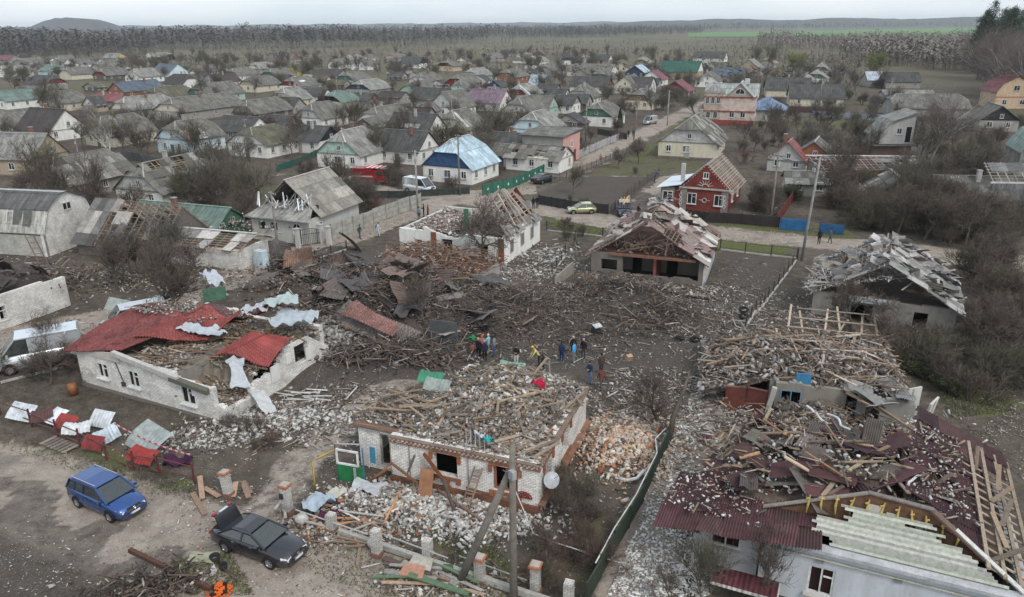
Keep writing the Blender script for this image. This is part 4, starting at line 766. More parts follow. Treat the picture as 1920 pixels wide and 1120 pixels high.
m = MB(); e = [(-9.6, -.6, 2.8), (.6, -.6, 2.8), (.6, 9.6, 2.8), (-9.6, 9.6, 2.8)]
for i in range(4): m.prism([e[i], e[(i + 1) % 4], (-4.5, 4.5, 5.8)], (0, 0, .08), (.17, .25, .38))
m.build('roof', MSTEEL, r0)
# pink two-storey house at the right edge
q = P(1863, 204); r0 = empty('gambrel_house', (q.x, q.y, 0), -8, label='pink two storey house with a red gambrel roof at the right edge', cat='house'); FOOT.append((q.x + 5, q.y + 4, 8))
m = MB(); m.box((5, 5, 2.4), (10, 10, 4.8), col=WC['peach']); m.build('wall', MPLA, r0); m = MB(); m.prism([(0, -.03, 3.4), (10, -.03, 3.4), (10, -.03, 4.8), (8.6, -.03, 7), (5, -.03, 8.8), (1.4, -.03, 7), (0, -.03, 4.8)], (0, -.06, 0), WC['peach']); m.box((5, -.06, 3.3), (10.1, .12, .25), col=(.45, .2, .17)); m.build('gable', MPLA, r0)
m = MB()
for a_, b_ in (((-.4, 4.4), (1.4, 7.1)), ((1.4, 7.1), (5, 8.95)), ((10.4, 4.4), (8.6, 7.1)), ((8.6, 7.1), (5, 8.95))): m.prism([(a_[0], -.5, a_[1]), (a_[0], 10.5, a_[1]), (b_[0], 10.5, b_[1]), (b_[0], -.5, b_[1])], (0, 0, .09), RC['red'])
m.build('roof', MSTEEL, r0); window(r0, 5, -.1, 5.7, 0, 1.6, 1.5, (.5, .5, .5)); window(r0, 2.5, -.03, 1.8, 0, 1.2, 1.4); window(r0, 7.2, -.03, 1.8, 0, 1.4, 1.4)
# tall narrow attic house with a black doorway
q = P(1700, 305); r0 = empty('half_house', (q.x, q.y, 0), -6, label='tall narrow pale house with one roof slope and a black upper doorway', cat='house'); FOOT.append((q.x - 2, q.y + 3, 5))
m = MB(); m.box((-3, 3, 1.5), (6.6, 6, 3.0), col=(.22, .15, .13)); m.build('wall', MPLA, r0); m = MB(); m.prism([(-5.4, -.3, 3.3), (.2, -.3, 3.3), (.2, -.3, 8.6), (-3.6, -.3, 7.2), (-5.4, -.3, 5.4)], (0, 5.6, 0), WC['pale grey']); m.build('upper_wall', MPLA, r0)
m = MB(); m.prism([(-6.2, -.9, 4.6), (-3.6, -.9, 7.35), (-3.6, 6, 7.35), (-6.2, 6, 4.6)], (0, 0, .12), RC['light grey']); m.prism([(-3.6, -.9, 7.35), (.5, -.9, 8.85), (.5, 6, 8.85), (-3.6, 6, 7.35)], (0, 0, .12), RC['light grey']); m.build('roof', MSLATE, r0)
m = MB(); m.box((-3, -.7, 3.15), (8, 1.4, .12), col=RC['grey']); m.build('canopy', MSLATE, r0); window(r0, -2.3, -.31, 5.6, 0, .9, 1.1); m = MB(); m.box((-.7, -.33, 5.0), (1.2, .06, 2.9), col=(.6, .6, .58)); dr = m.build('door_frame', MP, r0); m = MB(); m.box((-.7, -.37, 5.0), (.9, .05, 2.7), col=(.01, .01, .01)); m.build('doorway', MP, dr)
# grey-green barn at the right edge, long stripped brick shed, grey long cladded shed
q = P(1905, 330); r0 = empty('gambrel_barn', (q.x, q.y, 0), -20, label='grey gambrel barn with green roof edges cut by the right border', cat='barn'); FOOT.append((q.x + 5, q.y + 4, 7))
m = MB(); m.prism([(0, 0, 0), (8, 0, 0), (8, 0, 4), (6.4, 0, 6.5), (4, 0, 7.8), (1.6, 0, 6.5), (0, 0, 4)], (0, 9, 0), WC['grey']); m.build('wall', MSTEEL, r0); m = MB()
for a_, b_ in (((-.3, 3.7), (1.5, 6.6)), ((1.5, 6.6), (4, 7.95)), ((8.3, 3.7), (6.5, 6.6)), ((6.5, 6.6), (4, 7.95))): m.prism([(a_[0], -.6, a_[1]), (a_[0], 9.5, a_[1]), (b_[0], 9.5, b_[1]), (b_[0], -.6, b_[1])], (0, 0, .1), (.22, .30, .26))
m.build('roof', MSTEEL, r0)
q = P(1530, 345); r0 = empty('burnt_shed', (q.x, q.y, 0), -6, label='long red brick shed with its roof stripped to white battens behind the pole', cat='shed'); FOOT.append((q.x + 7, q.y + 3, 9))
m = MB(); m.box((8, .2, 1.2), (16, .35, 2.4), col=(.2, .09, .07)); m.box((8, 5.8, 1.6), (16, .35, 3.2), col=(.2, .09, .07)); m.box((.2, 3, 1.4), (.35, 5.3, 2.8), col=(.25, .24, .22)); m.box((15.8, 3, 1.4), (.35, 5.3, 2.8), col=(.25, .24, .22)); m.build('wall', MBRO, r0); m = MB(); m.bar((-.5, 5.9, 3.5), (16.5, 5.9, 3.5), .35, .12, (.55, .54, .52)); m.build('ridge_cap', MP, r0)
for i in range(18): beam('rafter', r0, (i * .95, -.4, 2.3), (i * .95, 5.9, 3.4), .08, .12, (.3, .27, .24))
for j in range(9): beam('batten', r0, (RU(-.3, 4) if j % 2 else -.3, j * .75 - .4, 2.42 + j * .13), (RU(10, 16.3) if j % 3 else 16.3, j * .75 - .4, 2.42 + j * .13), .08, .04, (.42, .4, .37))
me = corr_mesh()
for i in range(15):
 for j in range(4):
  if (i > 8 or (i < 3 and j > 2)) and R.random() < .75: o = inst('roof_sheet', me, r0, (i * 1.07 + .5, j * 1.6 + .4, 2.6 + j * .275), (.17, 0, RG(0, .04))); o.color = (.22, .215, .2, 1)
q = P(1850, 402); r0 = empty('clad_shed', (q.x, q.y, 0), -6, label='long grey shed clad in upright slate sheets at the right edge', cat='shed'); FOOT.append((q.x + 6, q.y + 4, 8))
m = MB(); m.box((6, 3, 1.0), (12, 6, 2.0), col=(.24, .34, .38)); m.build('wall', MPLA, r0); m = MB(); m.box((6, -.1, 2.9), (12.4, .12, 2.4), col=(.16, .165, .165)); m.build('cladding', MSLATE, r0)
m = MB(); m.box((6, -.1, 4.2), (12.8, .2, .16), col=(.5, .5, .49)); m.build('cornice', MP, r0)
for i in range(13): beam('rafter', r0, (i, -.1, 4.2), (i, 3.2, 6.2), .08, .12, (.35, .32, .29))
for j in range(7): beam('batten', r0, (-.3, j * .5, 4.32 + j * .3), (12.3, j * .5, 4.32 + j * .3), .08, .05, (.4, .37, .33))
for i in range(11):
 for j in range(2):
  if j or R.random() < .35: o = inst('roof_sheet', me, r0, (i * 1.07 + .8, j * 1.4 + .9, 4.95 + j * .85), (.54, 0, RG(0, .05))); o.color = (.2, .2, .195, 1)
# ---------------------------------------------------------------- ruined buildings
def rwall(m, p, head, L, t, topf, ops, col, mi=0, z0=0.0, step=.26, noisy=0):
 """wall from local p with local heading; masonry columns whose tops follow topf(s); rectangular openings (s0, s1, z0, z1)"""
 d = dirv(head); n = Vector((-d.y, d.x, 0)); cuts = {0.0, L}; s = 0.0
 while s < L: cuts.add(round(s, 3)); s += step
 for o in ops: cuts.add(max(0, o[0])); cuts.add(min(L, o[1]))
 cuts = sorted(cuts); cols = []
 for a, b in zip(cuts[:-1], cuts[1:]):
  if b - a < .004: continue
  c = (a + b) / 2; top = topf(c); top = z0 + max(.05, round((top - z0) / .1) * .1); iv = [(z0, top)]
  for o in ops:
   if o[0] <= c <= o[1]: iv = [x for l, h in iv for x in ((l, min(h, o[2])), (max(l, o[3]), h)) if x[1] - x[0] > .01]
  if cols and cols[-1][2] == iv: cols[-1][1] = b
  else: cols.append([a, b, iv])
 for a, b, iv in cols:
  for l, h in iv:
   c = Vector((p[0], p[1], 0)) + d * (a + b) / 2 + n * t / 2; m.box((c.x, c.y, (l + h) / 2), (b - a, t, h - l), yaw=head, col=col, mi=mi)
def surround(parent, x, y, z0, z1, w, yaw, col=(.26, .11, .06), sill=True):
 """orange brick window surround: lintel with lugs and a stepped sill, laid brick by brick"""
 m = MB(); Mz = Matrix.Rotation(rad(yaw), 3, 'Z')
 def b(cx, cz, dx, dz, dy=.1): c = Vector((x, y, 0)) + Mz @ Vector((cx, -dy / 2, 0)); m.box((c.x, c.y, cz), (dx, dy, dz), yaw=yaw, col=tuple(q * RU(.8, 1.2) for q in col))
 n = 14
 for i in range(n):
  cx = -w / 2 - .2 + (w + .4) * (i + .5) / n; e = .10 * (1 - ((cx) / (w / 2 + .2)) ** 2); b(cx, z1 + .14 + e, (w + .4) / n - .012, .28)
 for s in (-1, 1):
  for k in range(4): b(s * (w / 2 + .13), z1 - .06 - k * .1, .2, .088)
 m.build('lintel', MP, parent)
 if sill:
  m = MB()
  for i in range(n): cx = -w / 2 - .2 + (w + .4) * (i + .5) / n; b(cx, z0 - .08 - (.1 if i in (0, 1, 5, 8, n - 2, n - 1) else .0), (w + .4) / n - .012, .16 + (.2 if i in (0, 1, 5, 8, n - 2, n - 1) else 0))
  m.build('sill', MP, parent)
NPL = [0]
def plank(p, yaw, pit, L, w, h, col, label, group, name='plank'):
 d = Vector((mcos(yaw) * mcos(pit), msin(yaw) * mcos(pit), msin(pit))); p = Vector(p)
 o = beam(name, None, p - d * L / 2, p + d * L / 2, w, h, col); NPL[0] += 1; return tag(o, label, 'plank', group)
WD = [(.25, .19, .14), (.20, .16, .125), (.31, .235, .165), (.15, .125, .105), (.20, .18, .16), (.12, .10, .088)]
WDB = [(.11, .085, .07), (.15, .10, .07), (.08, .07, .06), (.20, .13, .085)]
def zmix(f): return lambda x, y: f(x, y)
def hfield(nbox, nstick, samp, zf, colsB, colsS, sB=(.1, .3), sL=(.5, 2.2), name='rubble', label='', tilt=.35, bias=None, mat=None, lift=.12):
 """uneven masonry crumbs and splintered wood spread over a surface zf; both stuff"""
 if nbox:
  nbox = int(nbox * 1.3); x, y = samp(nbox); z = zf(x, y) + NR.rand(nbox) * lift; s = (sB[0] * .6 + (sB[1] - sB[0] * .6) * NR.rand(nbox, 1) ** 1.8) * np.array([[1.25, .75, .55]]) * (.6 + .8 * NR.rand(nbox, 3))
  chunks('brick_rubble' if name == 'rubble' else name, x, y, z, s, pal(nbox, *colsB), mat or MRUB, .8, .2, label='broken bricks and plaster ' + label)
 if nstick:
  nstick = int(nstick * .75); x, y = samp(nstick); z = zf(x, y) + .06 + NR.rand(nstick) * lift * 2; L = sL[0] * .5 + (sL[1] * .8 - sL[0] * .5) * NR.rand(nstick) ** 2.2; s = np.stack([L, NR.uniform(.025, .11, nstick), NR.uniform(.02, .045, nstick)], 1)
  yw = NR.rand(nstick) * 6.28 if bias is None else bias + NR.randn(nstick) * .5
  chunks('splintered_timber', x, y, z, s, pal(nstick, *colsS), MWOOD, tilt, .04, label='splintered laths and boards ' + label, yaw=yw)
def ell(px, py, rx, ry, g=True):
 c = P(px, py)
 def f(n):
  if g: return c.x + NR.randn(n) * rx * .5, c.y + NR.randn(n) * ry * .5
  a = NR.rand(n) * 6.28; r = NR.rand(n) ** .5; return c.x + np.cos(a) * r * rx, c.y + np.sin(a) * r * ry
 return f
def rectl(o, a, x0, x1, y0, y1):
 t = dirv(a); n = dirv(a + 90)
 def f(k): u = NR.uniform(x0, x1, k); v = NR.uniform(y0, y1, k); return o[0] + t.x * u + n.x * v, o[1] + t.y * u + n.y * v
 return f
def local(o, a, x, y):
 t = dirv(a); n = dirv(a + 90); return ((x - o[0]) * t.x + (y - o[1]) * t.y, (x - o[0]) * n.x + (y - o[1]) * n.y)
def wpt(o, a, x, y, z): v = Vector((o[0], o[1], 0)) + dirv(a) * x + dirv(a + 90) * y; v.z = z; return v
def heap_mesh(name, o, a, x0, x1, y0, y1, zf, col, label, mat=None, st=.35, cat='rubble'):
 xs = np.arange(x0, x1 + .01, st); ys = np.arange(y0, y1 + .01, st); X, Y = np.meshgrid(xs, ys); t = dirv(a); n = dirv(a + 90); WX = o[0] + t.x * X + n.x * Y; WY = o[1] + t.y * X + n.y * Y; Z = zf(WX, WY) + .25 * vnoise(WX, WY, .5)
 k, m_ = X.shape; idx = np.arange(k * m_).reshape(k, m_); F = np.stack([idx[:-1, :-1], idx[:-1, 1:], idx[1:, 1:], idx[1:, :-1]], -1).reshape(-1, 4)
 me = raw_mesh(name, np.stack([WX.ravel(), WY.ravel(), Z.ravel()], 1), F, pal(len(F), (col, 1)), mat or MRUB); return tag(link(bpy.data.objects.new(name, me)), label, cat, kind='stuff')
def sheet_at(p, yaw, pit, rol, w, l, col, label, group=None, bend=0.0, n=16, amp=.03, name='corrugated_sheet', cat='metal sheet'):
 o = inst(name, corr_mesh(w, l, n, amp, bend=bend, name=name), None, p, (rol, pit, yaw)); o.color = (*col, 1); return tag(o, label, cat, group)
def shards(r, W, L, h, hr, n, cols, tilt=.2):
 for i in range(n):
  s = RC_((0, 1)); t = RU(0, .97); v = RU(0, L); u = (-W - .4 + (W / 2 + .4) * t) if s == 0 else (.4 - (W / 2 + .4) * t); a = math.atan2(hr, W / 2)
  sh = inst('roof_shard', corr_mesh(RC_((.35, .7)), RC_((.8, 1.2)), 6, .02, name='roof_shard'), r, (u, v, h - .2 + (hr + .25) * t + RU(.08, .4)), (RG(0, tilt), (-a if s == 0 else a) + RG(0, tilt), R.random() * 3.1)); sh.color = (*RC_(cols), 1)
def footp(o, a, x0, x1, y0, y1):
 c = wpt(o, a, (x0 + x1) / 2, (y0 + y1) / 2, 0); FOOT.append((c.x, c.y, max(abs(x1 - x0), abs(y1 - y0)) * .62))
OBR = (.25, .115, .07); WBR = (.80, .79, .76)
# ================= 1. white brick house in the middle foreground, roof blown off
O1 = (1.25, 32.6); A1 = -21.0; h1 = 3.0
r = empty('ruined_house', (*O1, 0), A1, label='roofless white brick house with orange brick trim in the middle foreground, rubble on its ceiling', cat='house'); footp(O1, A1, -8.5, 0, 0, 9)
def fw(px, py): return onwall(px, py, O1, A1)
def sw(px, py): return onwall(px, py, O1, A1 + 90)
m = MB(); f1 = -8.55; D1 = 9.2
o1 = [(-5.95 - f1, -4.55 - f1, 1.15, 2.5), (-2.5 - f1, -1.1 - f1, .95, 2.45)]
rwall(m, (f1, 0), 0, -f1, .38, lambda s: h1, o1, WBR)
so = [(1.0, 2.3, .9, 2.45), (4.2, 5.6, .9, 2.5)]
rwall(m, (0, .38), 90, D1 - .38, .38, lambda s: h1 if s > .5 else h1, [(a - .38, b - .38, c, d) for a, b, c, d in so], WBR)
rwall(m, (f1 + .38, .38), 90, D1 - .38, .38, lambda s: h1 - .2, [], WBR); rwall(m, (f1 + .38, D1 - .38), 0, -f1 - .76, .38, lambda s: h1 + .3 * msin(s * 3), [], WBR)
m.build('wall', MBRW, r)
m = MB(); rwall(m, (f1 - 2.6, .9), 0, 2.6, .3, lambda s: h1 - .35, [(1.35, 2.35, .3, 2.35)], WBR); rwall(m, (f1 - 2.3, 1.2), 90, 4, .3, lambda s: h1 - .4, [], WBR); m.box((f1 - .02, .45, 1.3), (.12, .86, 2.4), col=(.45, .4, .27)); m.build('porch_wall', MBRW, r)
m = MB(); m.box((f1 - 1.3, 2.9, h1 - .3), (3.0, 4.4, .14), col=(.16, .13, .11)); m.build('porch_roof', MRUB, r); m = MB(); m.box((f1 - 1.35, .85, h1 - .3), (2.8, .16, .22), col=OBR); m.build('porch_cornice', MP, r)
m = MB(); m.box((f1 / 2, .02, .22), (-f1 + .14, .36, .62), col=(.2, .1, .065)); m.box((-.02, D1 / 2 + .3, .22), (.36, D1 - .3, .6), col=(.2, .1, .065)); m.build('plinth', MBRO, r)
m = MB(); m.box((.12, D1 / 2 + .1, .6), (.5, D1 + .2, .1), col=(.24, .13, .09)); m.build('ledge', MP, r)
for px in (-7.4, -3.9): m = MB(); m.box((px, -.03, 1.8), (.05, .05, 2.3), col=(.25, .24, .23)); m.build('pilaster_joint', MP, r)
# dentilled orange and white cornice, brick by brick in two courses
m = MB()
for i in range(int(-f1 / .13)):
 x = f1 + .065 + i * .13; c = OBR if i % 2 else (.5, .48, .44); k = RU(.8, 1.2); m.box((x, -.07, h1 - .12), (.118, .14, .1), col=tuple(q * k for q in c)); c = OBR if (i + 1) % 2 else (.5, .48, .44); m.box((x, -.05, h1 - .23), (.118, .1, .1), col=tuple(q * k for q in c))
for i in range(int(D1 / .13)):
 y = .065 + i * .13
 if R.random() < .1 and y > 3: continue
 c = OBR if i % 2 else (.5, .48, .44); k = RU(.8, 1.2); m.box((.07, y, h1 - .12), (.14, .118, .1), col=tuple(q * k for q in c)); c = OBR if (i + 1) % 2 else (.5, .48, .44); m.box((.05, y, h1 - .23), (.1, .118, .1), col=tuple(q * k for q in c))
m.box((f1 / 2 + .05, -.04, h1 - .02), (-f1 + .2, .26, .05), col=(.19, .14, .11)); m.box((f1 / 2 + .05, -.05, h1 - .33), (-f1 + .2, .1, .07), col=OBR); m.box((.05, D1 / 2, h1 - .02), (.26, D1, .05), col=(.19, .14, .11)); m.box((.05, D1 / 2, h1 - .33), (.1, D1, .07), col=OBR)
m.build('cornice', MP, r)
for (a, b, c, d) in o1:
 surround(r, f1 + (a + b) / 2, 0, c, d, b - a, 0)
for (a, b, c, d) in so: surround(r, 0, (a + b) / 2, c, d, b - a, 90)
wo = window_mesh(1.32, 1.45, (.30, .12, .08)); w_ = inst('window', wo[0], r, (-1.8, .22, 1.7), (0, 0, 0));
m = MB()
for i in range(5): m.box((-2.3 + i * .26, .08, 1.7), (.025, .025, 1.45), col=(.5, .5, .5))
m.build('window_bars', MP, w_)
m = MB(); m.box((f1 / 2, D1 / 2, .02), (-f1 - .8, D1 - .8, .04), col=(.05, .045, .04)); m.box((f1 / 2, D1 / 2, 2.72), (-f1 - .78, D1 - .78, .16), col=(.22, .2, .18)); m.build('ceiling', MRUB, r)
# wrought red bracket and satellite dish on the wall
m = MB()
for rr_ in (.42, .30, .18): m.tube([(-.72 + mcos(t) * rr_, -.1, .95 + msin(t) * rr_ * .8) for t in [i * .35 - .1 for i in range(10)]], .035, 5, (.2, .035, .03))
m.bar((-1.15, -.1, .95), (-.28, -.1, .95), .06, .06, (.2, .035, .03)); m.build('bracket', MP, r)
m = MB(); n = 14; vs = [(0, 0, .06)] + [(mcos(6.283 * i / n) * rr, msin(6.283 * i / n) * rr, z) for rr, z in ((.25, .035), (.45, -.03)) for i in range(n)]
fs = [(0, 1 + i, 1 + (i + 1) % n) for i in range(n)] + [(1 + i, 1 + n + i, 1 + n + (i + 1) % n, 1 + (i + 1) % n) for i in range(n)]
m.add(vs, fs, (.40, .42, .44)); dsh = m.build('dish', MP, None, smooth=True); dsh.location = wpt(O1, A1, .5, .75, 1.75); dsh.rotation_euler = (rad(62), rad(14), rad(15)); tag(dsh, 'pale satellite dish on the right corner of the white brick house', 'satellite dish')
m = MB(); m.tube([(0, 0, 0), (0, 0, -.35)], .02, 5, (.2, .2, .2)); m.tube([(.1, .05, -.02), (.25, .35, .5)], .015, 5, (.2, .2, .2)); m.build('dish_arm', MMET, dsh)
# rubble roof
def z1f(x, y):
 u, v = local(O1, A1, x, y); e = np.clip(np.minimum(np.minimum(-u, u - f1), np.minimum(v, D1 + 1.5 - v)) / 2.5, 0, 1)
 return h1 - .18 + e * 1.15 * np.clip(.35 + .65 * np.exp(-((u + 4) / 3.4) ** 2 - ((v - 6.5) / 3.4) ** 2) * 1.4 + .35 * vnoise(x, y, 2.2), 0, 2) + .1 * vnoise(x, y, .6)
heap_mesh('rubble_heap', O1, A1, f1 + .1, -.1, .1, D1 + .3, z1f, (.24, .22, .2), 'grey brown rubble lying on the ceiling of the white brick house')
PLR = [((.50, .49, .46), 5), ((.26, .24, .22), 4), ((.10, .09, .08), 1.5), ((.36, .17, .1), .5), ((.28, .22, .17), 2)]
PLW = [((.30, .22, .15), 3), ((.22, .17, .125), 4), ((.12, .10, .085), 3), ((.36, .33, .3), 2)]
hfield(4600, 1000, rectl(O1, A1, f1 + .2, -.1, .2, D1 + .2), z1f, PLR, PLW, (.07, .26), (.4, 1.8), label='on top of the white brick house')
LP1 = 'broken plank among the rubble on top of the roofless white brick house'; GP1 = 'planks on the white brick house'
for i in range(78):
 u = RU(f1 + .2, -.2); v = RU(.5, D1) ; p = wpt(O1, A1, u, v, 0); p.z = float(z1f(p.x, p.y)) + RU(.05, .3); yw = rad(A1 + (90 if R.random() < .35 else 20)) + RG(0, .75)
 plank(p, yw, RG(0, .14), RC_((1, 1.5, 2, 2.5, 3, 3.5)), RC_((.1, .14, .2)), RC_((.05, .08)), RC_(WD[:5]), LP1, GP1)
for i in range(9):
 p = wpt(O1, A1, -2.9 + i * .36, 1.3 + (i % 2) * .25, h1 + .12); plank(p, rad(A1 + 60 + RU(-6, 6)), .03, 2, .2, .05, (.27, .21, .16), 'pale board lying in a row along the front right corner of the rubble roof', 'boards in a row on the rubble roof', 'board')
for i in range(14):
 p = wpt(O1, A1, RU(f1 - 2.6, f1 + .5), RU(1, 4.5), h1 - .05 + RU(0, .35)); plank(p, rad(A1) + RG(0, .5), RG(0, .1), RC_((1.5, 2.5, 3)), .12, .06, RC_(WD[:3]), 'pale split board on the low porch roof of the white brick house', 'boards on the porch roof', 'board')
hfield(240, 60, rectl(O1, A1, f1 - 2.6, f1, 1, 5), lambda x, y: 0 * x + h1 - .2, PLR, PLW, (.07, .2), (.4, 1.4), label='on the porch roof')
# things leaning on the front wall
def lean(px0, py0, px1, z1, w, h, col, label, off=.35, z0=None, group=None, name='beam', y0=-1.2):
 a = G(px0, py0); x1, _ = fw(px1, 900); b = wpt(O1, A1, x1, -off, z1); o = beam(name, None, (a.x, a.y, a.z + .05 if z0 is None else z0), b, w, h, col); return tag(o, label, 'beam', group)
lean(855, 935, 805, 2.45, .18, .12, (.26, .10, .05), 'red brown beam leaning from the first window down to the rubble'); lean(823, 942, 742, 1.5, .12, .1, (.2, .11, .07), 'thin brown beam leaning beside the green door'); lean(760, 905, 786, 2.3, .13, .06, (.2, .18, .16), 'grey board leaning at the left of the first window')
lean(853, 965, 852, 1.9, .16, .12, (.16, .13, .11), 'dark upright post standing in the rubble before the wall', off=1.3); lean(700, 900, 748, 1.6, .25, .12, (.34, .15, .07), 'orange painted door leaf propped on the rubble by the green door', off=1.0)
o = beam('beam', None, G(765, 905) + Vector((0, 0, .9)), G(985, 962) + Vector((0, 0, .45)), .16, .14, (.21, .12, .08)); tag(o, 'long brown beam lying along the foot of the front wall', 'beam')
o = beam('beam', None, G(820, 930) + Vector((0, 0, .3)), G(905, 985) + Vector((0, 0, .2)), .12, .1, (.19, .13, .10)); tag(o, 'short dark beam lying across the brick spill', 'beam')
m = MB(); a = G(800, 935); m.box((0, 0, 0), (.75, .06, 1.7), col=(.26, .13, .07)); o = m.build('cupboard_door', MP, None, a + Vector((0, 0, .7)), A1 + 8); o.rotation_euler[0] = -.45; tag(o, 'brown cupboard door standing in the brick rubble under the first window', 'door')
m = MB(); ld = empty('ladder', (0, 0, 0), 0, label='short broken wooden ladder leaning on the white brick front wall', cat='ladder'); a = wpt(O1, A1, -3.7, -.75, .35); b = wpt(O1, A1, -3.25, -.1, 2.2); sd_ = dirv(A1) * .22
for s in (-1, 1): beam('rail', ld, a + sd_ * s, b + sd_ * s, .07, .06, (.24, .18, .14))
for k in range(6): c = a.lerp(b, (k + .5) / 6); beam('rung', ld, c - sd_, c + sd_, .1, .04, (.3, .2, .14), .4)
# green door with white window frame at the porch
g = G(660, 905); r2 = empty('door', (g.x, g.y, g.z), A1 + 4, label='dark green porch door with white window frame left of the white brick house', cat='door')
m = MB(); m.box((0, 0, .55), (1.6, .08, 1.1), col=(.02, .16, .06)); m.build('panel', MP, r2); m = MB()
for x in (-.78, .5): m.box((x, -.02, 1.55), (.09, .1, .9), col=(.6, .6, .58))
for z in (1.12, 1.98): m.box((-.14, -.02, z), (1.36, .1, .09), col=(.6, .6, .58))
m.build('window_frame', MP, r2); m = MB(); m.bar((.82, 0, 0), (.82, 0, 2.3), .06, .06, (.1, .2, .32)); m.bar((-.86, 0, 0), (-.86, 0, 2.3), .05, .05, (.1, .12, .12)); m.bar((-.9, 0, 2.3), (1.6, .6, 2.3), .05, .05, (.4, .4, .4)); m.box((.28, -.07, .5), (.14, .05, 1.0), col=(.5, .5, .45)); m.build('post', MMET, r2)
m = MB(); m.box((0, 0, 0), (.3, .06, 1.0), col=(.05, .2, .32)); m.V = [(x + .05 * msin(z * 6), y, z) for x, y, z in m.V]; o = m.build('towel', MCLOTH, None, wpt(O1, A1, f1 - 1.0, -.3, 1.7), A1); tag(o, 'blue cloth hanging on the porch frame beside the green door', 'cloth')
# brick spill in front, cream brick spill on the right
hfield(3000, 130, ell(800, 940, 4.2, 1.9), hz, [((.54, .53, .5), 6), ((.34, .32, .3), 2), ((.33, .14, .08), .6), ((.12, .1, .09), .8)], PLW, (.1, .26), (.5, 1.6), label='spilt in front of the white brick house')
hfield(1300, 70, ell(900, 985, 3.8, 1.5), hz, [((.54, .53, .5), 5), ((.3, .28, .26), 2), ((.12, .1, .09), 1)], PLW, (.08, .24), (.5, 1.4), label='by the front yard poles')
hfield(2600, 60, ell(1168, 845, 3.0, 3.4), hz, [((.50, .36, .26), 4), ((.52, .48, .42), 4), ((.36, .16, .09), 1.5), ((.16, .12, .1), 1)], PLW, (.1, .28), (.4, 1.2), label='in the cream brick pile right of the white brick house')
# ================= 2. long white brick house with the crumpled red roof, on the left
O2 = (-18.4, 42.2); A2 = -26.0; W2 = 13.8; D2 = 10.4; h2 = 2.75
r = empty('ruined_house', (*O2, 0), A2, label='long white brick house with crumpled red metal roof and blown out right corner', cat='house'); footp(O2, A2, -W2, 0, 0, D2)
def top2(s):  # s from left end to the near corner
 if s > W2 - .9: return 1.15 + .5 * vnoise(s, 3, .5)
 if s > W2 - 4.2: return 2.35 + .25 * vnoise(s, 1, .7)
 return h2
m = MB(); op2 = [(W2 - 11.8, W2 - 10.7, 1.0, 2.15), (W2 - 8.7, W2 - 7.6, .95, 2.2), (W2 - 3.7, W2 - 2.4, .8, 2.1)]
rwall(m, (-W2, 0), 0, W2, .38, lambda s: float(top2(s)), op2, WBR)
def top2s(s):
 if s < 4.0: return .9 + .35 * float(vnoise(s, 9, .6)) + (.25 * s if s > 2 else 0)
 if s < 5.4: return 1.4 + (s - 4) * .9
 return 2.9 - max(0, (s - 8)) * .8
rwall(m, (0, .38), 90, D2 - .38, .38, top2s, [(6.4, 7.8, 1.3, 2.7)], WBR)
rwall(m, (-W2 + .38, .38), 90, D2 - .38, .38, lambda s: h2 + .3, [], WBR); rwall(m, (-W2 + .38, D2 - .38), 0, W2 - .76, .38, lambda s: h2 + .1 + .4 * float(vnoise(s, 2, .8)), [], WBR)
m.build('wall', MBRW, r)
m = MB(); m.box((-W2 / 2, D2 / 2, -.02), (W2 + .12, D2 + .12, .5), col=(.2, .18, .165)); m.build('foundation', MPLA, r)
m = MB(); rwall(m, (-4.4, .45), 90, 6, .3, lambda s: 2.5, [(2, 3, .2, 2.2)], (.25, .23, .21)); rwall(m, (-9, .45), 90, 9, .3, lambda s: 2.5, [], (.3, .28, .26)); rwall(m, (-4.1, 6), 0, 3.7, .3, lambda s: 2.3, [(1, 2, .1, 2)], (.2, .19, .17)); m.box((-W2 / 2, D2 / 2, .25), (W2 - .8, D2 - .8, .1), col=(.08, .07, .06)); m.build('inner_wall', MPLA, r)
for k, (a, b, c, d) in enumerate(op2):
 w_ = inst('window', window_mesh(b - a, d - c)[0], r, (-W2 + (a + b) / 2, .08, (c + d) / 2), (0, 0, 0)); m = MB(); m.box((0, -.12, -(d - c) / 2 - .05), (b - a + .2, .3, .06), col=(.6, .6, .58)); m.build('sill', MP, w_); m = MB(); m.box((0, .12, 0), (b - a, .04, d - c), col=(.03, .03, .03)); m.build('curtain', MCLOTH, w_)
m = MB(); m.prism([(-W2, -.02, 2.6), (-W2 + 4.6, -.02, 2.6), (-W2 + 4.6, -.02, 3.3), (-W2, -.02, 2.75)], (0, -.1, 0), (.48, .47, .44)); m.bar((-W2 + 4.2, -.15, 3.3), (-3.6, -.15, 2.6), .3, .3, (.45, .44, .42)); m.bar((-4.3, -.12, 2.5), (-1.0, -.12, 2.2), .4, .3, (.12, .12, .09)); m.build('cornice', MPLA, r)
m = MB(); m.bar((-9.9, -.05, 3.2), (-9.2, -.05, 1.1), .05, .05, (.1, .1, .1)); m.box((-9.2, -.1, 1.0), (.3, .12, .3), col=(.05, .05, .05)); m.build('meter_box', MP, r)
for x_, y_, z_, a_, b_, c_ in ((-2.4, -.02, 1.9, .5, .06, .7), (-1.3, -.02, 1.6, .4, .06, .56), (-.8, -.02, 1.9, .35, .06, .5), (.03, 4.7, 1.6, .06, .8, 1.2), (.03, 6.1, 2.1, .06, .5, .7), (.03, 8.2, 1.7, .06, .7, 1.0)):
 m = MB(); m.box((x_, y_, z_), (a_, b_, c_), col=(.62, .62, .6)); m.build('plaster_patch', MPLA, r)
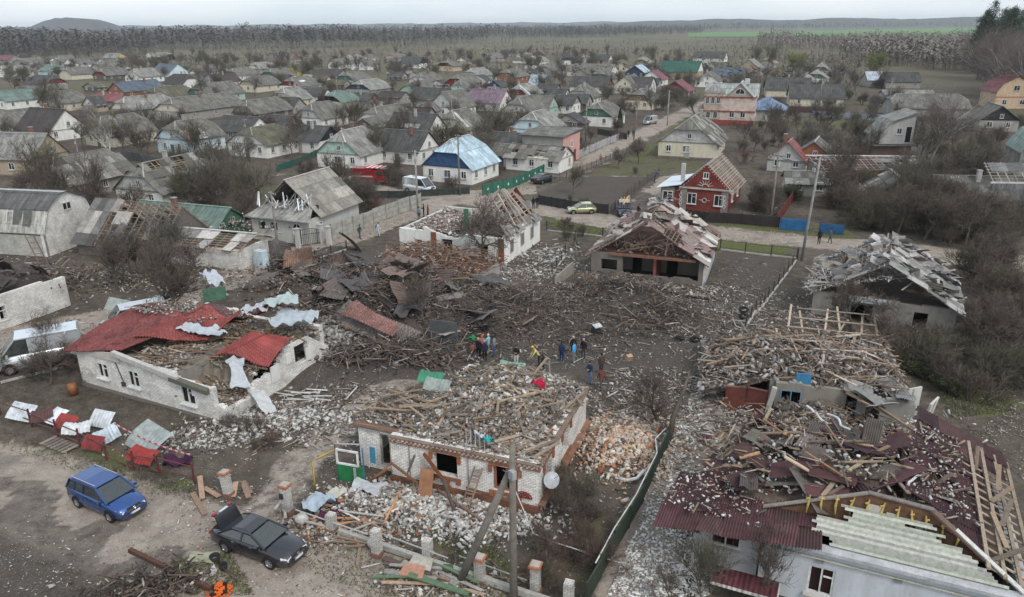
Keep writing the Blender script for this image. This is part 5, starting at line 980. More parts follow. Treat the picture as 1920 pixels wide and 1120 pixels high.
def z2f(x, y):
 u, v = local(O2, A2, x, y); return np.where(u < -4.6, 2.5, np.where(v < 3, .9, 2.0)) + .35 * vnoise(x, y, 1.2) + 1.1 * np.exp(-((u + 1.5) / 2.6) ** 2 - ((v - 8.5) / 2.6) ** 2) + .4 * np.exp(-((u + 6) / 3) ** 2 - ((v - 3) / 2.5) ** 2)
heap_mesh('rubble_heap', O2, A2, -W2 + .4, -.3, .4, D2 - .3, z2f, (.2, .17, .14), 'brown debris filling the attic of the long white brick house')
hfield(1500, 800, rectl(O2, A2, -9, -.3, .4, D2), z2f, [((.42, .40, .37), 4), ((.24, .22, .2), 3), ((.1, .09, .08), 2)], [((.34, .22, .13), 5), ((.2, .14, .1), 3), ((.38, .33, .28), 1)], (.08, .25), (.5, 2.0), label='in the open attic of the long white brick house', bias=rad(A2 + 10))
for i in range(30):
 u = RU(-8.5, -.6); v = RU(.8, 6); p = wpt(O2, A2, u, v, 0); p.z = float(z2f(p.x, p.y)) + RU(.1, .35)
 plank(p, rad(A2 + 8) + RG(0, .45), RG(0, .1), RC_((1.5, 2, 3, 3.5)), RC_((.1, .16)), .05, RC_(WD[:3]), 'orange brown board in the torn open attic of the long white brick house', 'boards in the attic under the red roof', 'board')
# the red metal roof: crumpled strips with standing ribs
def crumple(name, parent, pts, nu, nv, f, col, mat=MSTEEL, th=.04, solid=True):
 """bilinear patch over four corner points with height function f(u,v), given thickness"""
 a, b, c, d = [Vector(p) for p in pts]; V = [];
 for j in range(nv + 1):
  for i in range(nu + 1):
   u, v = i / nu, j / nv; p = (a.lerp(b, u)).lerp(d.lerp(c, u), v); V.append(p + Vector((0, 0, f(u, v))))
 k = len(V); V += [p - Vector((0, 0, th)) for p in V]; F = []; C = []
 for j in range(nv):
  for i in range(nu):
   q = (j * (nu + 1) + i, j * (nu + 1) + i + 1, (j + 1) * (nu + 1) + i + 1, (j + 1) * (nu + 1) + i); F.append(q); F.append(tuple(k + t for t in reversed(q)))
 m = MB(); m.add(V, F, col); return m.build(name, mat, parent)
RED = (.19, .052, .05)
def L2(u, v, z): return (u, v, z)
rib = lambda u, n, a: a * (1 if int(u * n) % 2 else -1)
crumple('red_roof', r, (L2(-W2 - .6, -.7, 2.75), L2(-9.2, .2, 3.45), L2(-7.4, 5.6, 4.2), L2(-W2 - .6, 5.2, 4.1)), 46, 16, lambda u, v: rib(u, 46, .03) + .18 * msin(u * 5 + v * 4) * v + .1 * float(vnoise(u * 9, v * 9, 1.3)), RED)
crumple('red_roof', r, (L2(-9.8, 1.6, 3.75), L2(-4.9, 3.6, 3.6), L2(-4.5, 7.2, 4.5), L2(-8.4, 6.6, 4.2)), 50, 16, lambda u, v: rib(u, 50, .03) + .35 * msin(u * 6.5 + v) * (.3 + v) + .12 * float(vnoise(u * 9, v * 9 + 7, 1.3)), (.23, .055, .05))
crumple('red_roof', r, (L2(-W2 - .4, 5.2, 4.1), L2(-7.4, 5.6, 4.2), L2(-6.8, 10, 2.9), L2(-W2 - .4, 10.6, 2.8)), 46, 10, lambda u, v: rib(u, 46, .03) + .15 * msin(u * 7 + v * 5), (.13, .05, .048))
crumple('red_roof', r, (L2(-3.6, 2.9, 3.0), L2(.2, 4.0, 3.25), L2(.3, 6.3, 3.7), L2(-3.0, 5.9, 3.75)), 40, 16, lambda u, v: rib(u, 40, .03) + .3 * msin(u * 5) * (1 - v) - .5 * u * (1 - v) ** 2, (.26, .055, .052))
hfield(500, 160, rectl(O2, A2, -W2, -6.5, 4.6, 10), lambda x, y: 4.15 + np.minimum(0, (5.6 - local(O2, A2, x, y)[1]) * .3) + .1 * vnoise(x, y, 2), [((.5, .49, .46), 3), ((.2, .18, .16), 4)], PLW, (.05, .2), (.4, 1.6), label='on the back of the red roof')
crumple('red_roof', r, (L2(-5.2, 7.2, 3.9), L2(-3.0, 7.4, 5.0), L2(-2.6, 9.2, 4.6), L2(-5.0, 9.6, 4.2)), 20, 8, lambda u, v: rib(u, 20, .03) + .25 * msin(u * 7 + v * 3), (.22, .035, .05))
def cloth(name, c, L, Wd, col, label, yaw=0, drape=.5, cat='sheet', seed=0, hang=None):
 rr = random.Random(seed + 3); ph = [rr.random() * 6 for _ in range(6)]; nu, nv = 18, 10; V = []
 for j in range(nv + 1):
  for i in range(nu + 1):
   u = i / nu - .5; v = j / nv - .5; w_ = 1 + .25 * msin(u * 7 + ph[4]); V.append((u * L, v * Wd * w_, drape * (.6 * float(vnoise(u * L * 2 + ph[0] * 9, v * Wd * 2 + ph[1] * 9, .9)) + .35 * float(vnoise(u * L + ph[2] * 9, v * Wd * 2 + 3, .22)) + .15 * float(vnoise(u * L + 5, v * Wd + ph[3], .1))) - (hang or 0) * max(0, u) * 2))
 k = len(V); V += [(x, y, z - .015) for x, y, z in V]; m = MB(); F = []
 for j in range(nv):
  for i in range(nu): q = (j * (nu + 1) + i, j * (nu + 1) + i + 1, (j + 1) * (nu + 1) + i + 1, (j + 1) * (nu + 1) + i); F += [q, tuple(k + t for t in reversed(q))]
 m.add(V, F, tuple(q * .8 for q in col)); o = m.build(name, MCLOTH, None, c, yaw, smooth=True); return tag(o, label, cat)
W2p = lambda u, v, z: wpt(O2, A2, u, v, z)
cloth('roofing_membrane', W2p(-5.8, 4.2, 4.0), 3.6, 1.1, (.48, .52, .56), 'crumpled pale grey roof membrane between the red roof and the open attic', A2 + 8, .8, 'membrane', 1)
cloth('roofing_membrane', W2p(-1.2, 2.6, 2.9), 2.2, 1.0, (.5, .53, .56), 'torn white membrane hanging over the blown out corner', A2 - 40, .8, 'membrane', 2, 1.1)
cloth('roofing_membrane', W2p(.6, 2.4, 1.3), 3.4, .8, (.55, .56, .56), 'white membrane trailing down to the ground at the blown out corner', A2 - 20, .6, 'membrane', 3, .9)
cloth('roofing_membrane', W2p(-.6, 7.8, 4.5), 3.0, 2.2, (.45, .50, .54), 'pale blue grey membrane heaped behind the red strip', A2 + 20, 1.0, 'membrane', 4)
cloth('roofing_membrane', W2p(-2.4, 8.6, 5.3), 2.4, 1.6, (.46, .54, .54), 'greenish white membrane on top of the far heap behind the red roof', A2 + 40, 1.0, 'membrane', 5)
cloth('roofing_membrane', W2p(-3.6, 7.2, 4.9), 1.9, 1.0, (.50, .53, .57), 'white membrane rolled over the end of the red roof', A2 + 70, 1.0, 'membrane', 6)
hfield(1800, 130, ell(565, 655, 4.5, 3.5), hz, [((.36, .35, .33), 5), ((.24, .23, .22), 4), ((.10, .09, .08), 1)], PLW, (.12, .4), (.5, 1.6), label='in the grey mound behind the red roofed house')
hfield(1800, 90, ell(520, 790, 4.2, 1.5), hz, [((.52, .51, .48), 5), ((.22, .2, .19), 3), ((.1, .09, .08), 1)], PLW, (.1, .28), (.5, 1.6), label='below the blown out corner of the long white brick house')
hfield(800, 60, ell(380, 825, 4.6, 1.3), hz, [((.50, .49, .46), 3), ((.2, .18, .17), 3), ((.1, .09, .08), 1)], PLW, (.08, .24), (.5, 1.4), label='along the front of the long white brick house')
for i in range(10):
 a = G(RU(520, 600), RU(735, 765)); plank(a + Vector((0, 0, .15)), RU(-.5, .4), 0, RC_((1, 1.5, 2, 3)), .08, .05, (.58, .57, .55), 'white window frame batten scattered right of the blown out corner', 'white battens right of the white house', 'board')
# ================= 3. white plastered house across the yard with a bare rafter cone
O3 = (-.8, 75.0); A3 = -23; W3 = 12.6; D3 = 10.6; h3 = 3.2
r = empty('ruined_house', (*O3, 0), A3, label='white plastered house with orange brick quoins and collapsed rafters, behind the bare dark tree', cat='house'); footp(O3, A3, -W3, 0, 0, D3)
def f3(px, py): return onwall(px, py, O3, A3)
m = MB(); xw = [f3(838, 460)[0], f3(907, 470)[0], f3(785, 450)[0]]
rwall(m, (-W3, 0), 0, W3, .4, lambda s: h3 - .2 + (.5 * msin(s * .7) if 3 < s < 8 else 0) + .15 * float(vnoise(s, 1, .5)), [(W3 + xw[0] - .65, W3 + xw[0] + .65, .4, 2.3), (W3 + xw[1] - .5, W3 + xw[1] + .5, .8, 2.2), (W3 + xw[2] - .35, W3 + xw[2] + .35, 1.3, 1.9)], (.72, .72, .69))
rwall(m, (0, .4), 90, D3 - .4, .4, lambda s: h3, [(1.6, 2.4, 1, 2.4), (4.6, 5.4, 1, 2.4), (7.5, 8.3, 1, 2.4)], (.78, .78, .76)); rwall(m, (-W3 + .4, .4), 90, D3 - .8, .4, lambda s: h3 - .3, [], (.5, .5, .48)); rwall(m, (-W3 + .4, D3 - .4), 0, W3 - .8, .4, lambda s: h3, [], (.5, .5, .48)); m.build('wall', MPLA, r)
for x, w_ in ((-.3, .62), (f3(813, 440)[0], .6)): m = MB(); m.box((x, -.03, h3 / 2 - .1), (w_, .12, h3 - .3), col=(.30, .12, .07)); m.build('quoin', MBRO, r)
for y in (2.0, 5.0, 7.9): window(r, .02, y, 1.7, 90, .8, 1.4, (.35, .34, .32), False)
m = MB(); m.box((-W3 / 2, D3 / 2, .1), (W3 - .9, D3 - .9, .1), col=(.05, .045, .04)); m.box((-W3 / 2, D3 / 2, 2.5), (W3 - .85, D3 - .85, .14), col=(.14, .1, .08)); m.build('ceiling', MRUB, r)
m = MB(); m.prism([(-5.4, D3 - .4, 3), (-.2, D3 - .4, 3), (-2.8, D3 - .4, 6.3)], (0, -.15, 0), (.16, .05, .035)); m.build('back_gable', MBRO, r)
apx = Vector((-2.6, 5.2, 6.6)); rw = (.36, .31, .26)
for i in range(8): beam('rafter', r, (.4, .4 + i * 1.35, 2.95), (-2.7 + RU(-.3, .3), 2.2 + i * .95, 5.9 + 1.1 * msin(i / 7 * 3.1)), .13, .17, rw)
for i in range(7): beam('rafter', r, (-6.2 - R.random() * .6, 1 + i * 1.4, 2.95), (-2.8, 2.4 + i * 1.0, 5.8 + 1.2 * msin(i / 6 * 3.1)), .13, .17, rw)
for i in range(9): t = (i + .5) / 9; beam('batten', r, (.45 - 3.0 * t, .2 + 1.8 * t, 3.05 + 2.9 * t), (.45 - 3.0 * t, 10.4 - 1.8 * t, 3.05 + 2.9 * t), .09, .05, rw)
for i in range(26):
 s = R.random(); t = R.random() * .7; u = (.4 - 3.0 * t); v = RU(.4, 9.6); sh = inst('roof_sheet', corr_mesh(.9, 1.3, 12, .025), r, (u, v, 3.12 + 2.9 * t + R.random() * .1), (0, .78 + RG(0, .15), RG(0, .35))); sh.color = (.22, .21, .2, 1)
for i in range(16): sh = inst('roof_sheet', corr_mesh(.9, 1.3, 12, .025), r, (RU(-6.4, -3.4), RU(1, 9), RU(3.0, 3.6)), (RG(0, .2), -.3 + RG(0, .2), R.random() * 3)); sh.color = (.16, .15, .14, 1)
def z3f(x, y): u, v = local(O3, A3, x, y); return 2.75 + .5 * vnoise(x, y, 1.4) + .9 * np.exp(-((u + 8.5) / 2.4) ** 2 - ((v - 2.5) / 2.2) ** 2)
heap_mesh('rubble_heap', O3, A3, -W3 + .4, -.4, .4, D3 - .4, z3f, (.2, .17, .15), 'rubble on the ceiling of the white plastered house')
hfield(1700, 500, rectl(O3, A3, -W3 + .3, -.4, .2, D3), z3f, [((.55, .54, .52), 5), ((.22, .2, .18), 4), ((.30, .12, .07), 1.5)], [((.2, .15, .12), 4), ((.3, .26, .22), 3)], (.1, .3), (.6, 2.2), label='on the white plastered house')
m = MB(); m.box((0, 0, 1.2), (.5, .06, 2.4), col=(.05, .14, .09)); o = m.build('door', MP, None, wpt(O3, A3, f3(867, 430)[0], 1.0, 3.2), A3 + 20); tag(o, 'green door leaf standing upright on the wall top of the white plastered house', 'door')
hfield(1300, 120, ell(930, 515, 6, 2.2), hz, [((.50, .49, .47), 3), ((.26, .24, .22), 5), ((.12, .1, .09), 1)], PLW, (.06, .26), (.5, 1.8), label='at the foot of the white plastered house')
hfield(450, 120, ell(1020, 480, 4, 4), hz, [((.50, .50, .48), 3), ((.2, .18, .16), 5)], [((.58, .58, .56), 3), ((.2, .16, .13), 1)], (.1, .3), (.5, 1.8), label='right of the white plastered house')
# green low roof strip on its left
m = MB(); a = P(775, 440, 2.2); b = P(868, 405, 2.2); m.bar(a, b, 1.6, .1, (.06, .13, .09)); o = m.build('canopy', MP); tag(o, 'long dark green canopy roof at the left of the white plastered house', 'canopy')
# ================= 4. house with an open broken front and shingled brown roof
O4 = (18.0, 66.8); A4 = -20; W4 = 10.8; D4 = 11.5; h4 = 2.9
r = empty('ruined_house', (*O4, 0), A4, label='house with its whole front torn open under a battered brown grey roof, right of centre', cat='house'); footp(O4, A4, -W4, 0, 0, D4)
m = MB(); rwall(m, (-W4, 0), 0, W4, .35, lambda s: h4 if s < 3.2 or s > W4 - .5 else 1.0 + .3 * float(vnoise(s, 4, .6)), [(1.0, 2.6, 1.2, 2.3)], (.17, .155, .14)); rwall(m, (-W4 + .35, .35), 90, D4 - .7, .35, lambda s: h4, [], (.3, .28, .25)); rwall(m, (-W4 + .35, D4 - .35), 0, W4 - .7, .35, lambda s: h4, [(4, 5, 1, 2.2)], (.25, .22, .2)); rwall(m, (-W4 + .35, 4), 0, W4 - .7, .3, lambda s: h4, [(3, 4, .1, 2.2), (6.5, 7.6, .1, 2.2)], (.22, .2, .17)); rwall(m, (-4.5, .4), 90, 3.5, .25, lambda s: h4, [], (.23, .08, .07)); m.build('wall', MPLA, r)
m = MB(); rwall(m, (0, .35), 90, D4 - .35, .35, lambda s: h4, [(.8, 1.6, .9, 2.4), (6.4, 7.2, .9, 2.4), (9.2, 10, .9, 2.4)], (.50, .47, .36)); m.build('side_wall', MPLA, r)
for y in (1.2, 6.8, 9.6): window(r, .02, y, 1.65, 90, .8, 1.5, (.6, .6, .58), False)
m = MB(); m.box((.06, D4 / 2, .25), (.12, D4 + .1, .55), col=(.35, .38, .42)); m.build('plinth', MP, r); m = MB(); m.box((-W4 / 2, D4 / 2, .1), (W4 - .8, D4 - .8, .1), col=(.04, .035, .03)); m.box((-W4 / 2, D4 / 2, h4 - .02), (W4 - .75, D4 - .75, .14), col=(.12, .06, .045)); m.box((-W4 / 2 + .6, -.1, h4 + .02), (W4 - 2.6, .3, .22), col=(.2, .11, .08)); m.build('ceiling', MWOOD, r)
shards(r, W4, D4, h4, 3.6, 90, [(.40, .38, .36), (.28, .23, .21), (.18, .13, .12), (.1, .08, .075)]); roof_slopes(r, Matrix.Translation((-W4, 0, 0)), W4, D4, h4, 3.4, o=.5, hip=(0, 2.0), mode='sheets', miss=lambda s, v, t: (.62 if (v < .25 and t > .4) else (.45 if s == 0 else .22)), wood=(.2, .15, .12), sheetcol=[(.25, .19, .17), (.3, .27, .25), (.20, .13, .12), (.38, .36, .34)], col=(.2, .15, .13))
for i in range(0):
 s = RC_((0, 1)); t = RU(0, .95); v = RU(.3, D4); u = (-W4 - .4 + (W4 / 2 + .4) * t) if s == 0 else (.4 - (W4 / 2 + .4) * t); sh = inst('roof_shard', corr_mesh(.35, RC_((.9, 1.3)), 5, .02, name='roof_shard'), r, (u, v, h4 - .2 + 3.65 * t + RU(.05, .25)), (RG(0, .15), (.56 if s else -.56) + RG(0, .2), R.random() * 3.1)); sh.color = (*RC_([(.42, .40, .38), (.3, .24, .21), (.2, .14, .12)]), 1)
for i in range(12): beam('torn_rafter', r, (RU(-8, -2), RU(-.4, .6), 3 + R.random()), (RU(-8, -2), RU(-.5, 1.4), 3.2 + R.random() * 2.2), .1, .1, (.16, .11, .09))
hfield(260, 300, rectl(O4, A4, -W4 + .6, -.6, .2, 5), lambda x, y: 0 * x + h4 + .1, [((.3, .28, .26), 3), ((.14, .1, .085), 4)], [((.2, .15, .12), 4), ((.3, .25, .2), 2), ((.1, .08, .07), 2)], (.08, .3), (.6, 2.4), label='on the attic floor of the torn open house', lift=.5, tilt=.6)
hfield(900, 420, rectl(O4, A4, -W4, 1.5, -3.2, 1.0), lambda x, y: hz(x, y) + .15, [((.4, .38, .35), 3), ((.18, .16, .14), 4)], [((.2, .15, .12), 4), ((.12, .1, .09), 3), ((.34, .28, .22), 1)], (.1, .35), (.6, 2.4), label='before the torn open house')
# ================= 5. big house at the lower right, maroon sheets over a grey wall
q = P(1430, 1003, 3); A5 = -24.5; O5 = (q.x, q.y); h5 = 3.0
r5 = empty('ruined_house', (*O5, 0), A5, label='pale grey plastered house with torn maroon corrugated roofing at the lower right', cat='house'); footp(O5, A5, -2, 13, 0, 9)
f5 = lambda px, py: onwall(px, py, O5, A5)
m = MB(); x0, _ = f5(1515, 1080); x1, _ = f5(1566, 1080); rwall(m, (0, 0), 0, 10, .4, lambda s: h5, [(x0, x1, .65, 2.1)], (.52, .55, .6)); rwall(m, (.4, .4), 90, 8.2, .4, lambda s: h5, [], (.4, .4, .42)); rwall(m, (10, .4), 90, 8.2, .4, lambda s: h5, [], (.4, .4, .42)); rwall(m, (.4, 8.6), 0, 9.2, .4, lambda s: h5 - .5, [], (.4, .4, .42)); m.build('wall', MPLA, r5)
m = MB(); rwall(m, (-3.0, .5), 0, 2.9, .3, lambda s: h5 - .25, [(.75, 2.1, 1.5, 2.55)], (.52, .53, .54)); rwall(m, (-2.7, .8), 90, 6, .3, lambda s: h5 - .4, [], (.4, .4, .42)); m.build('annex_wall', MPLA, r5)
for (x, y, z, w_, h_) in (((x0 + x1) / 2, .12, 1.38, x1 - x0, 1.45), (-1.57, .6, 2.02, 1.35, 1.05)):
 o = inst('window', window_mesh(w_, h_)[0], r5, (x, y, z)); m = MB(); m.box((0, .1, 0), (w_, .03, h_), col=(.035, .018, .02)); m.build('curtain', MCLOTH, o); m = MB(); m.box((0, -.15, -h_ / 2 - .05), (w_ + .2, .3, .06), col=(.5, .48, .42)); m.build('sill', MP, o)
m = MB(); m.box((5, -.06, h5 + .06), (10.2, .5, .16), col=(.42, .43, .44)); m.box((5, -.1, h5 - .42), (10.2, .08, .05), col=(.5, .49, .4)); m.build('eave_board', MP, r5)
for x in (2.4, 5.4, 8.6): m = MB(); m.box((x, -.05, h5 - .6), (.3, .05, .12), col=(.25, .25, .26)); m.build('vent', MP, r5)
m = MB(); m.box((-.4, -1.1, 1.1), (2.8, 1.1, .14), col=(.5, .48, .45)); m.box((-.4, -1.1, 1.2), (2.7, 1.05, .08), col=(.11, .035, .045)); o = m.build('awning', MSTEEL, r5)
# pale boarded slope that rises from the eave, board by board
nb = 16
for i in range(nb):
 t = (i + .5) / nb; xl = 1.6 + (1.2 * (1 - t) if i < 3 else .5 * R.random() + (1.4 if i > 9 else 0)); xr = 9.2 - 2.6 * t - R.random() * .25
 if i > 9: xr -= 1.5 * R.random()
 o = beam('sheathing_board', r5, (xl, .12 + t * 1.55, h5 + .2 + t * 1.15), (xr, .12 + t * 1.55, h5 + .2 + t * 1.15), .12, .03, tuple(q * RU(.97, 1.02) for q in (.38, .39, .335))); o.matrix_basis = o.matrix_basis @ Matrix.Rotation(.64, 4, 'Y')
# the brown inner gable with foam streaks
m = MB(); gp = [(-.2, 1.7, h5 + .1), (1.0, 1.7, h5 + .55), (3.2, 1.8, h5 + 1.8), (4.0, 1.8, h5 + 2.05), (6.2, 1.8, h5 + 1.85), (7.8, 1.7, h5 + .9), (8.8, 1.7, h5 + .1)]; m.prism(gp, (0, .12, 0), (.15, .085, .055)); m.build('inner_gable', MWOOD, r5)
m = MB()
for i in range(11): x = 1.6 + i * .58; z = h5 + .75 + .6 * msin(.3 + i * .26); m.tube([(x, 1.7, z - .45), (x + RU(-.05, .05), 1.65, z), (x + RU(-.1, .1), 1.7, z + .5)], [.03, .06, .03], 5, (.5, .38, .12)); m.tube([(x - .07, 1.68, z + .3), (x + .07, 1.68, z + .36)], .05, 5, (.5, .38, .12))
m.build('foam', MP, r5)
for x, z, s in ((4.2, 1.35, .55), (4.9, 1.2, .4), (6.0, .9, .3), (4.5, 1.0, .3)): m = MB(); m.box((x, 1.7, h5 + z), (s, .06, s), col=(.5, .48, .42)); m.build('plaster_patch', MPLA, r5)
beam('fascia', r5, (3.9, 1.8, h5 + 2.1), (-.2, 1.7, h5 + .3), .2, .07, (.27, .24, .21)); beam('fascia', r5, (6.3, 1.8, h5 + 1.95), (9.2, .5, h5 + .35), .3, .1, (.16, .11, .09)); beam('fascia', r5, (7.2, 1.5, h5 + 1.5), (9.7, .1, h5 + .2), .22, .06, (.5, .5, .47)); beam('fascia', r5, (4.0, 1.8, h5 + 2.12), (6.3, 1.8, h5 + 1.98), .22, .07, (.25, .22, .2))
MAR = [(.075, .034, .038), (.09, .04, .044), (.06, .03, .034), (.085, .045, .045)]; DGR = [(.13, .115, .1), (.16, .14, .125), (.11, .095, .085)]
def z5(x, y):
 u, v = local(O5, A5, x, y); return h5 + .1 + 1.5 * np.exp(-((u - 3.4) / 4.0) ** 2 - ((v - 5.2) / 3.6) ** 2) + .25 * vnoise(x, y, 1.5)
heap_mesh('debris_heap', O5, A5, -2.2, 9.6, 1.9, 10.6, lambda x, y: z5(x, y) - .25, (.12, .09, .075), 'dark roof debris inside the lower right house', cat='debris')
big = corr_mesh(1.1, 2.4, 18, .03, name='roof_sheet')
# left skirt of maroon sheets, laid almost flat
for j in range(6):
 for i in range(7):
  u = -4.1 + i * .98 + j * .1; v = .0 + j * 1.5
  if (j > 2 and i < 1) or (j > 3 and i < 3): continue
  o = inst('roof_sheet', corr_mesh(1.15, 1.75, 18, .03, name='roof_sheet'), r5, (u, v, h5 - .25 + .12 * i + .03 * (j % 2) + .02 * (i % 2) + max(0, j - 2) * .05), (RG(0, .03), -.1 + RG(0, .03), math.pi / 2 + RG(0, .05) if False else RG(0, .05))); o.color = (*RC_(MAR), 1)
# right slope
for j in range(7):
 for i in range(4):
  u = 6.0 + i * 1.05 + (.0 if j < 3 else .2 * (j - 2)); v = 2.5 + j * 1.45 - i * .1
  if i == 3 and j < 5 or (i == 0 and j < 1): continue
  o = inst('roof_sheet', corr_mesh(1.15, 1.6, 18, .03, name='roof_sheet'), r5, (u, v, h5 + 1.55 - .42 * i + .03 * (j % 2)), (RG(0, .03), .36 + RG(0, .04), RG(0, .06))); o.color = (*RC_(MAR), 1)
# exposed lathing strip on the right edge
for i in range(16): beam('batten', r5, (8.3 + i * .02, .6 + i * .66, h5 + .75), (10.2 + i * .02, .6 + i * .66, h5 - .1), .12, .05, (.34, .27, .2))
for x, z in ((8.4, .8), (9.0, .55), (9.6, .28), (10.2, .0)): beam('rafter', r5, (x, .3, h5 + z), (x + .3, 10.8, h5 + z), .14, .1, (.36, .29, .22))
for i in range(6): plank(wpt(O5, A5, 9.2 + RU(-.5, .6), 2 + i * 1.5, h5 + .65), rad(A5 + 75) + RG(0, .3), .0, RC_((2, 2.5)), .2, .05, WD[R.randrange(3)], 'loose pale board lying on the bare lathing at the right edge of the maroon roof', 'boards on the bare lathing')
for i in range(46):
 u = RU(-1.4, 6.8); v = RU(2.4, 10.2); p = wpt(O5, A5, u, v, 0); p.z = float(z5(p.x, p.y)) + RU(.05, .5); c = RC_(MAR) if R.random() < .5 else RC_(DGR)
 mar = c in MAR
 sheet_at(p, R.random() * 6.28, RG(0, .28), RG(0, .28), RC_((.8, 1.1)), RC_((1.4, 2.0, 2.6)), c, ('maroon' if mar else 'weathered brown grey') + ' corrugated sheet thrown on the heap behind the brown inner gable', 'maroon sheets on the heap' if mar else 'grey sheets on the heap', bend=RC_((0, .06, .12)))
for i in range(34):
 u = RU(-1.8, 7.6); v = RU(2.2, 10.4); p = wpt(O5, A5, u, v, 0); p.z = float(z5(p.x, p.y)) + RU(.3, .65); plank(p, R.random() * 6.28, RG(0, .3), RC_((1, 1.5, 2, 2.5)), RC_((.1, .16, .2)), .06, RC_([(.34, .2, .11), (.3, .22, .15), (.2, .15, .12), (.38, .3, .22)]), 'orange brown plank sticking out of the maroon roof wreck', 'planks in the maroon roof wreck')
hfield(450, 40, rectl(O5, A5, -4.6, 2, .2, 4), lambda x, y: hz(x, y) * .2 + h5 + .12, [((.55, .53, .5), 4), ((.12, .1, .09), 2)], PLW, (.04, .14), (.4, 1.0), label='on the left maroon sheets', lift=.1); hfield(350, 60, rectl(O5, A5, 5.6, 8.4, 3, 10.5), lambda x, y: h5 + 1.75 - .4 * np.maximum(0, local(O5, A5, x, y)[0] - 6.0), [((.5, .48, .45), 3), ((.12, .1, .09), 2)], PLW, (.04, .14), (.4, 1.2), label='on the right maroon slope', lift=.15)
hfield(900, 560, rectl(O5, A5, -4, 7.5, 2.2, 10.6), z5, [((.5, .49, .46), 3), ((.14, .12, .1), 3), ((.16, .05, .055), 1)], PLW, (.06, .22), (.4, 1.5), label='over the maroon roof wreck', lift=.4)
p5 = wpt(O5, A5, -3.4, 7.6, h5 - .25)
for i in range(9): plank(p5 + dirv(A5) * (i * .27) + Vector((0, 0, .03 * (i % 2))), rad(A5 + 68) + RG(0, .04), .02, 3.5 if i % 3 else 2.5, .14, .05, WD[RC_((0, 2, 1))], 'pale roof lath bared at the far left corner of the maroon roof', 'bared laths at the far left of the maroon roof')
# behind it, spilled planks and white gutters
for i in range(4):
 a = wpt(O5, A5, RU(1, 6), RU(4, 9), h5 + 1.7); m = MB(); n = 7; m.tube([(-.9 + i_ * .3, .12 * msin(i_), .05 * i_ % .2) for i_ in range(n)], .06, 6, (.55, .56, .55)); o = m.build('gutter', MP, None, a, R.random() * 360); tag(o, 'bent white gutter piece lying on the maroon roof wreck', 'gutter', 'gutter pieces')
# ================= 6. plank-strewn ruin behind it
q = P(1590, 730, 2.6); O6 = (q.x, q.y); A6 = -16; h6 = 2.6
r = empty('ruined_house', (*O6, 0), A6, label='low ruin with blue framed window under a heap of pale planks', cat='house'); footp(O6, A6, -6, 3, 0, 8)
m = MB(); rwall(m, (-4.2, 0), 0, 4.2, .35, lambda s: h6 - .1 + .2 * float(vnoise(s, 2, .6)), [(.3, 1.6, 1.1, 2.1)], (.26, .24, .21)); rwall(m, (.6, -.4), 0, 3.2, .35, lambda s: h6 - .4 * s / 3 + .3 * float(vnoise(s, 8, .5)), [(.5, 1.3, .3, 1.8)], (.28, .27, .25)); rwall(m, (3.8, 0), 90, 6, .35, lambda s: 2.0 + .6 * float(vnoise(s, 5, .6)), [], (.36, .35, .33)); rwall(m, (-4.2, .35), 90, 7, .35, lambda s: h6 - .1, [], (.25, .23, .2)); rwall(m, (-4, 7), 0, 7.6, .35, lambda s: h6 - .2, [], (.25, .23, .2)); m.build('wall', MPLA, r)
for x, z, s in ((-2.1, 1.0, .4), (-1.6, 1.35, .35), (-1.2, .7, .3), (-.5, .9, .55), (-.2, .6, .4)): m = MB(); m.prism([(x + mcos(k) * s * .5 * (1 + .2 * msin(k * 3)), -.02, z + msin(k) * s * .5) for k in [i * .7 for i in range(9)]], (0, -.03, 0), (.58, .57, .54)); m.build('plaster_patch', MPLA, r)
w_ = inst('window', window_mesh(1.3, 1.0, (.16, .26, .36))[0], r, (-3.25, .05, 1.6)); m = MB(); m.box((-2.6, .3, 2.75), (.9, .1, .9), col=(.05, .2, .36)); m.build('door', MP, r)
for k, (x, rz_) in enumerate(((-6.6, 4), (-5.3, -14))): m = MB(); m.box((0, 0, 1.05), (1.25, .08, 2.1), col=(.15, .05, .04)); m.box((0, -.06, 2.05), (1.25, .05, .08), col=(.2, .1, .08)); m.box((0, -.06, .1), (1.25, .05, .08), col=(.2, .1, .08)); m.build('garage_door', MMET, r, (x, -.3, 0), rz_)
m = MB(); m.bar((-4.7, -.5, 0), (-4.3, -.5, 2.4), .3, .3, (.42, .41, .38)); m.build('pillar', MPLA, r)
def z6f(x, y):
 u, v = local(O6, A6, x, y); return h6 - .3 + .8 * np.exp(-((u + 3) / 4) ** 2 - ((v - 4) / 3) ** 2) - .35 * np.clip(-u - 5, 0, 9) + .4 * vnoise(x, y, 1.8)
heap_mesh('debris_heap', O6, A6, -8.5, 3.7, .5, 8, lambda x, y: z6f(x, y) - .2, (.16, .13, .11), 'brown debris under the planks of the right hand ruin', cat='debris')
hfield(1500, 1100, rectl(O6, A6, -9, 3.6, .3, 9), z6f, [((.42, .4, .38), 3), ((.16, .14, .12), 3)], [((.28, .20, .15), 5), ((.2, .15, .12), 4), ((.36, .32, .28), 2), ((.1, .085, .075), 2)], (.08, .34), (.5, 2.6), label='on the plank covered ruin', lift=.35)
for i in range(64):
 u = RU(-8, 3.2); v = RU(.5, 8.5); p = wpt(O6, A6, u, v, 0); p.z = float(z6f(p.x, p.y)) + RU(.2, .6); plank(p, rad(A6 + RC_((5, 20, 80, 130))) + RG(0, .3), RG(0, .12), RC_((1.5, 2, 3, 3.5)), RC_((.08, .12, .16)), .06, RC_([(.36, .26, .18), (.3, .21, .15), (.42, .36, .3), (.24, .19, .15)]), 'pale plank in the big plank heap of the right hand ruin', 'planks in the big plank heap')
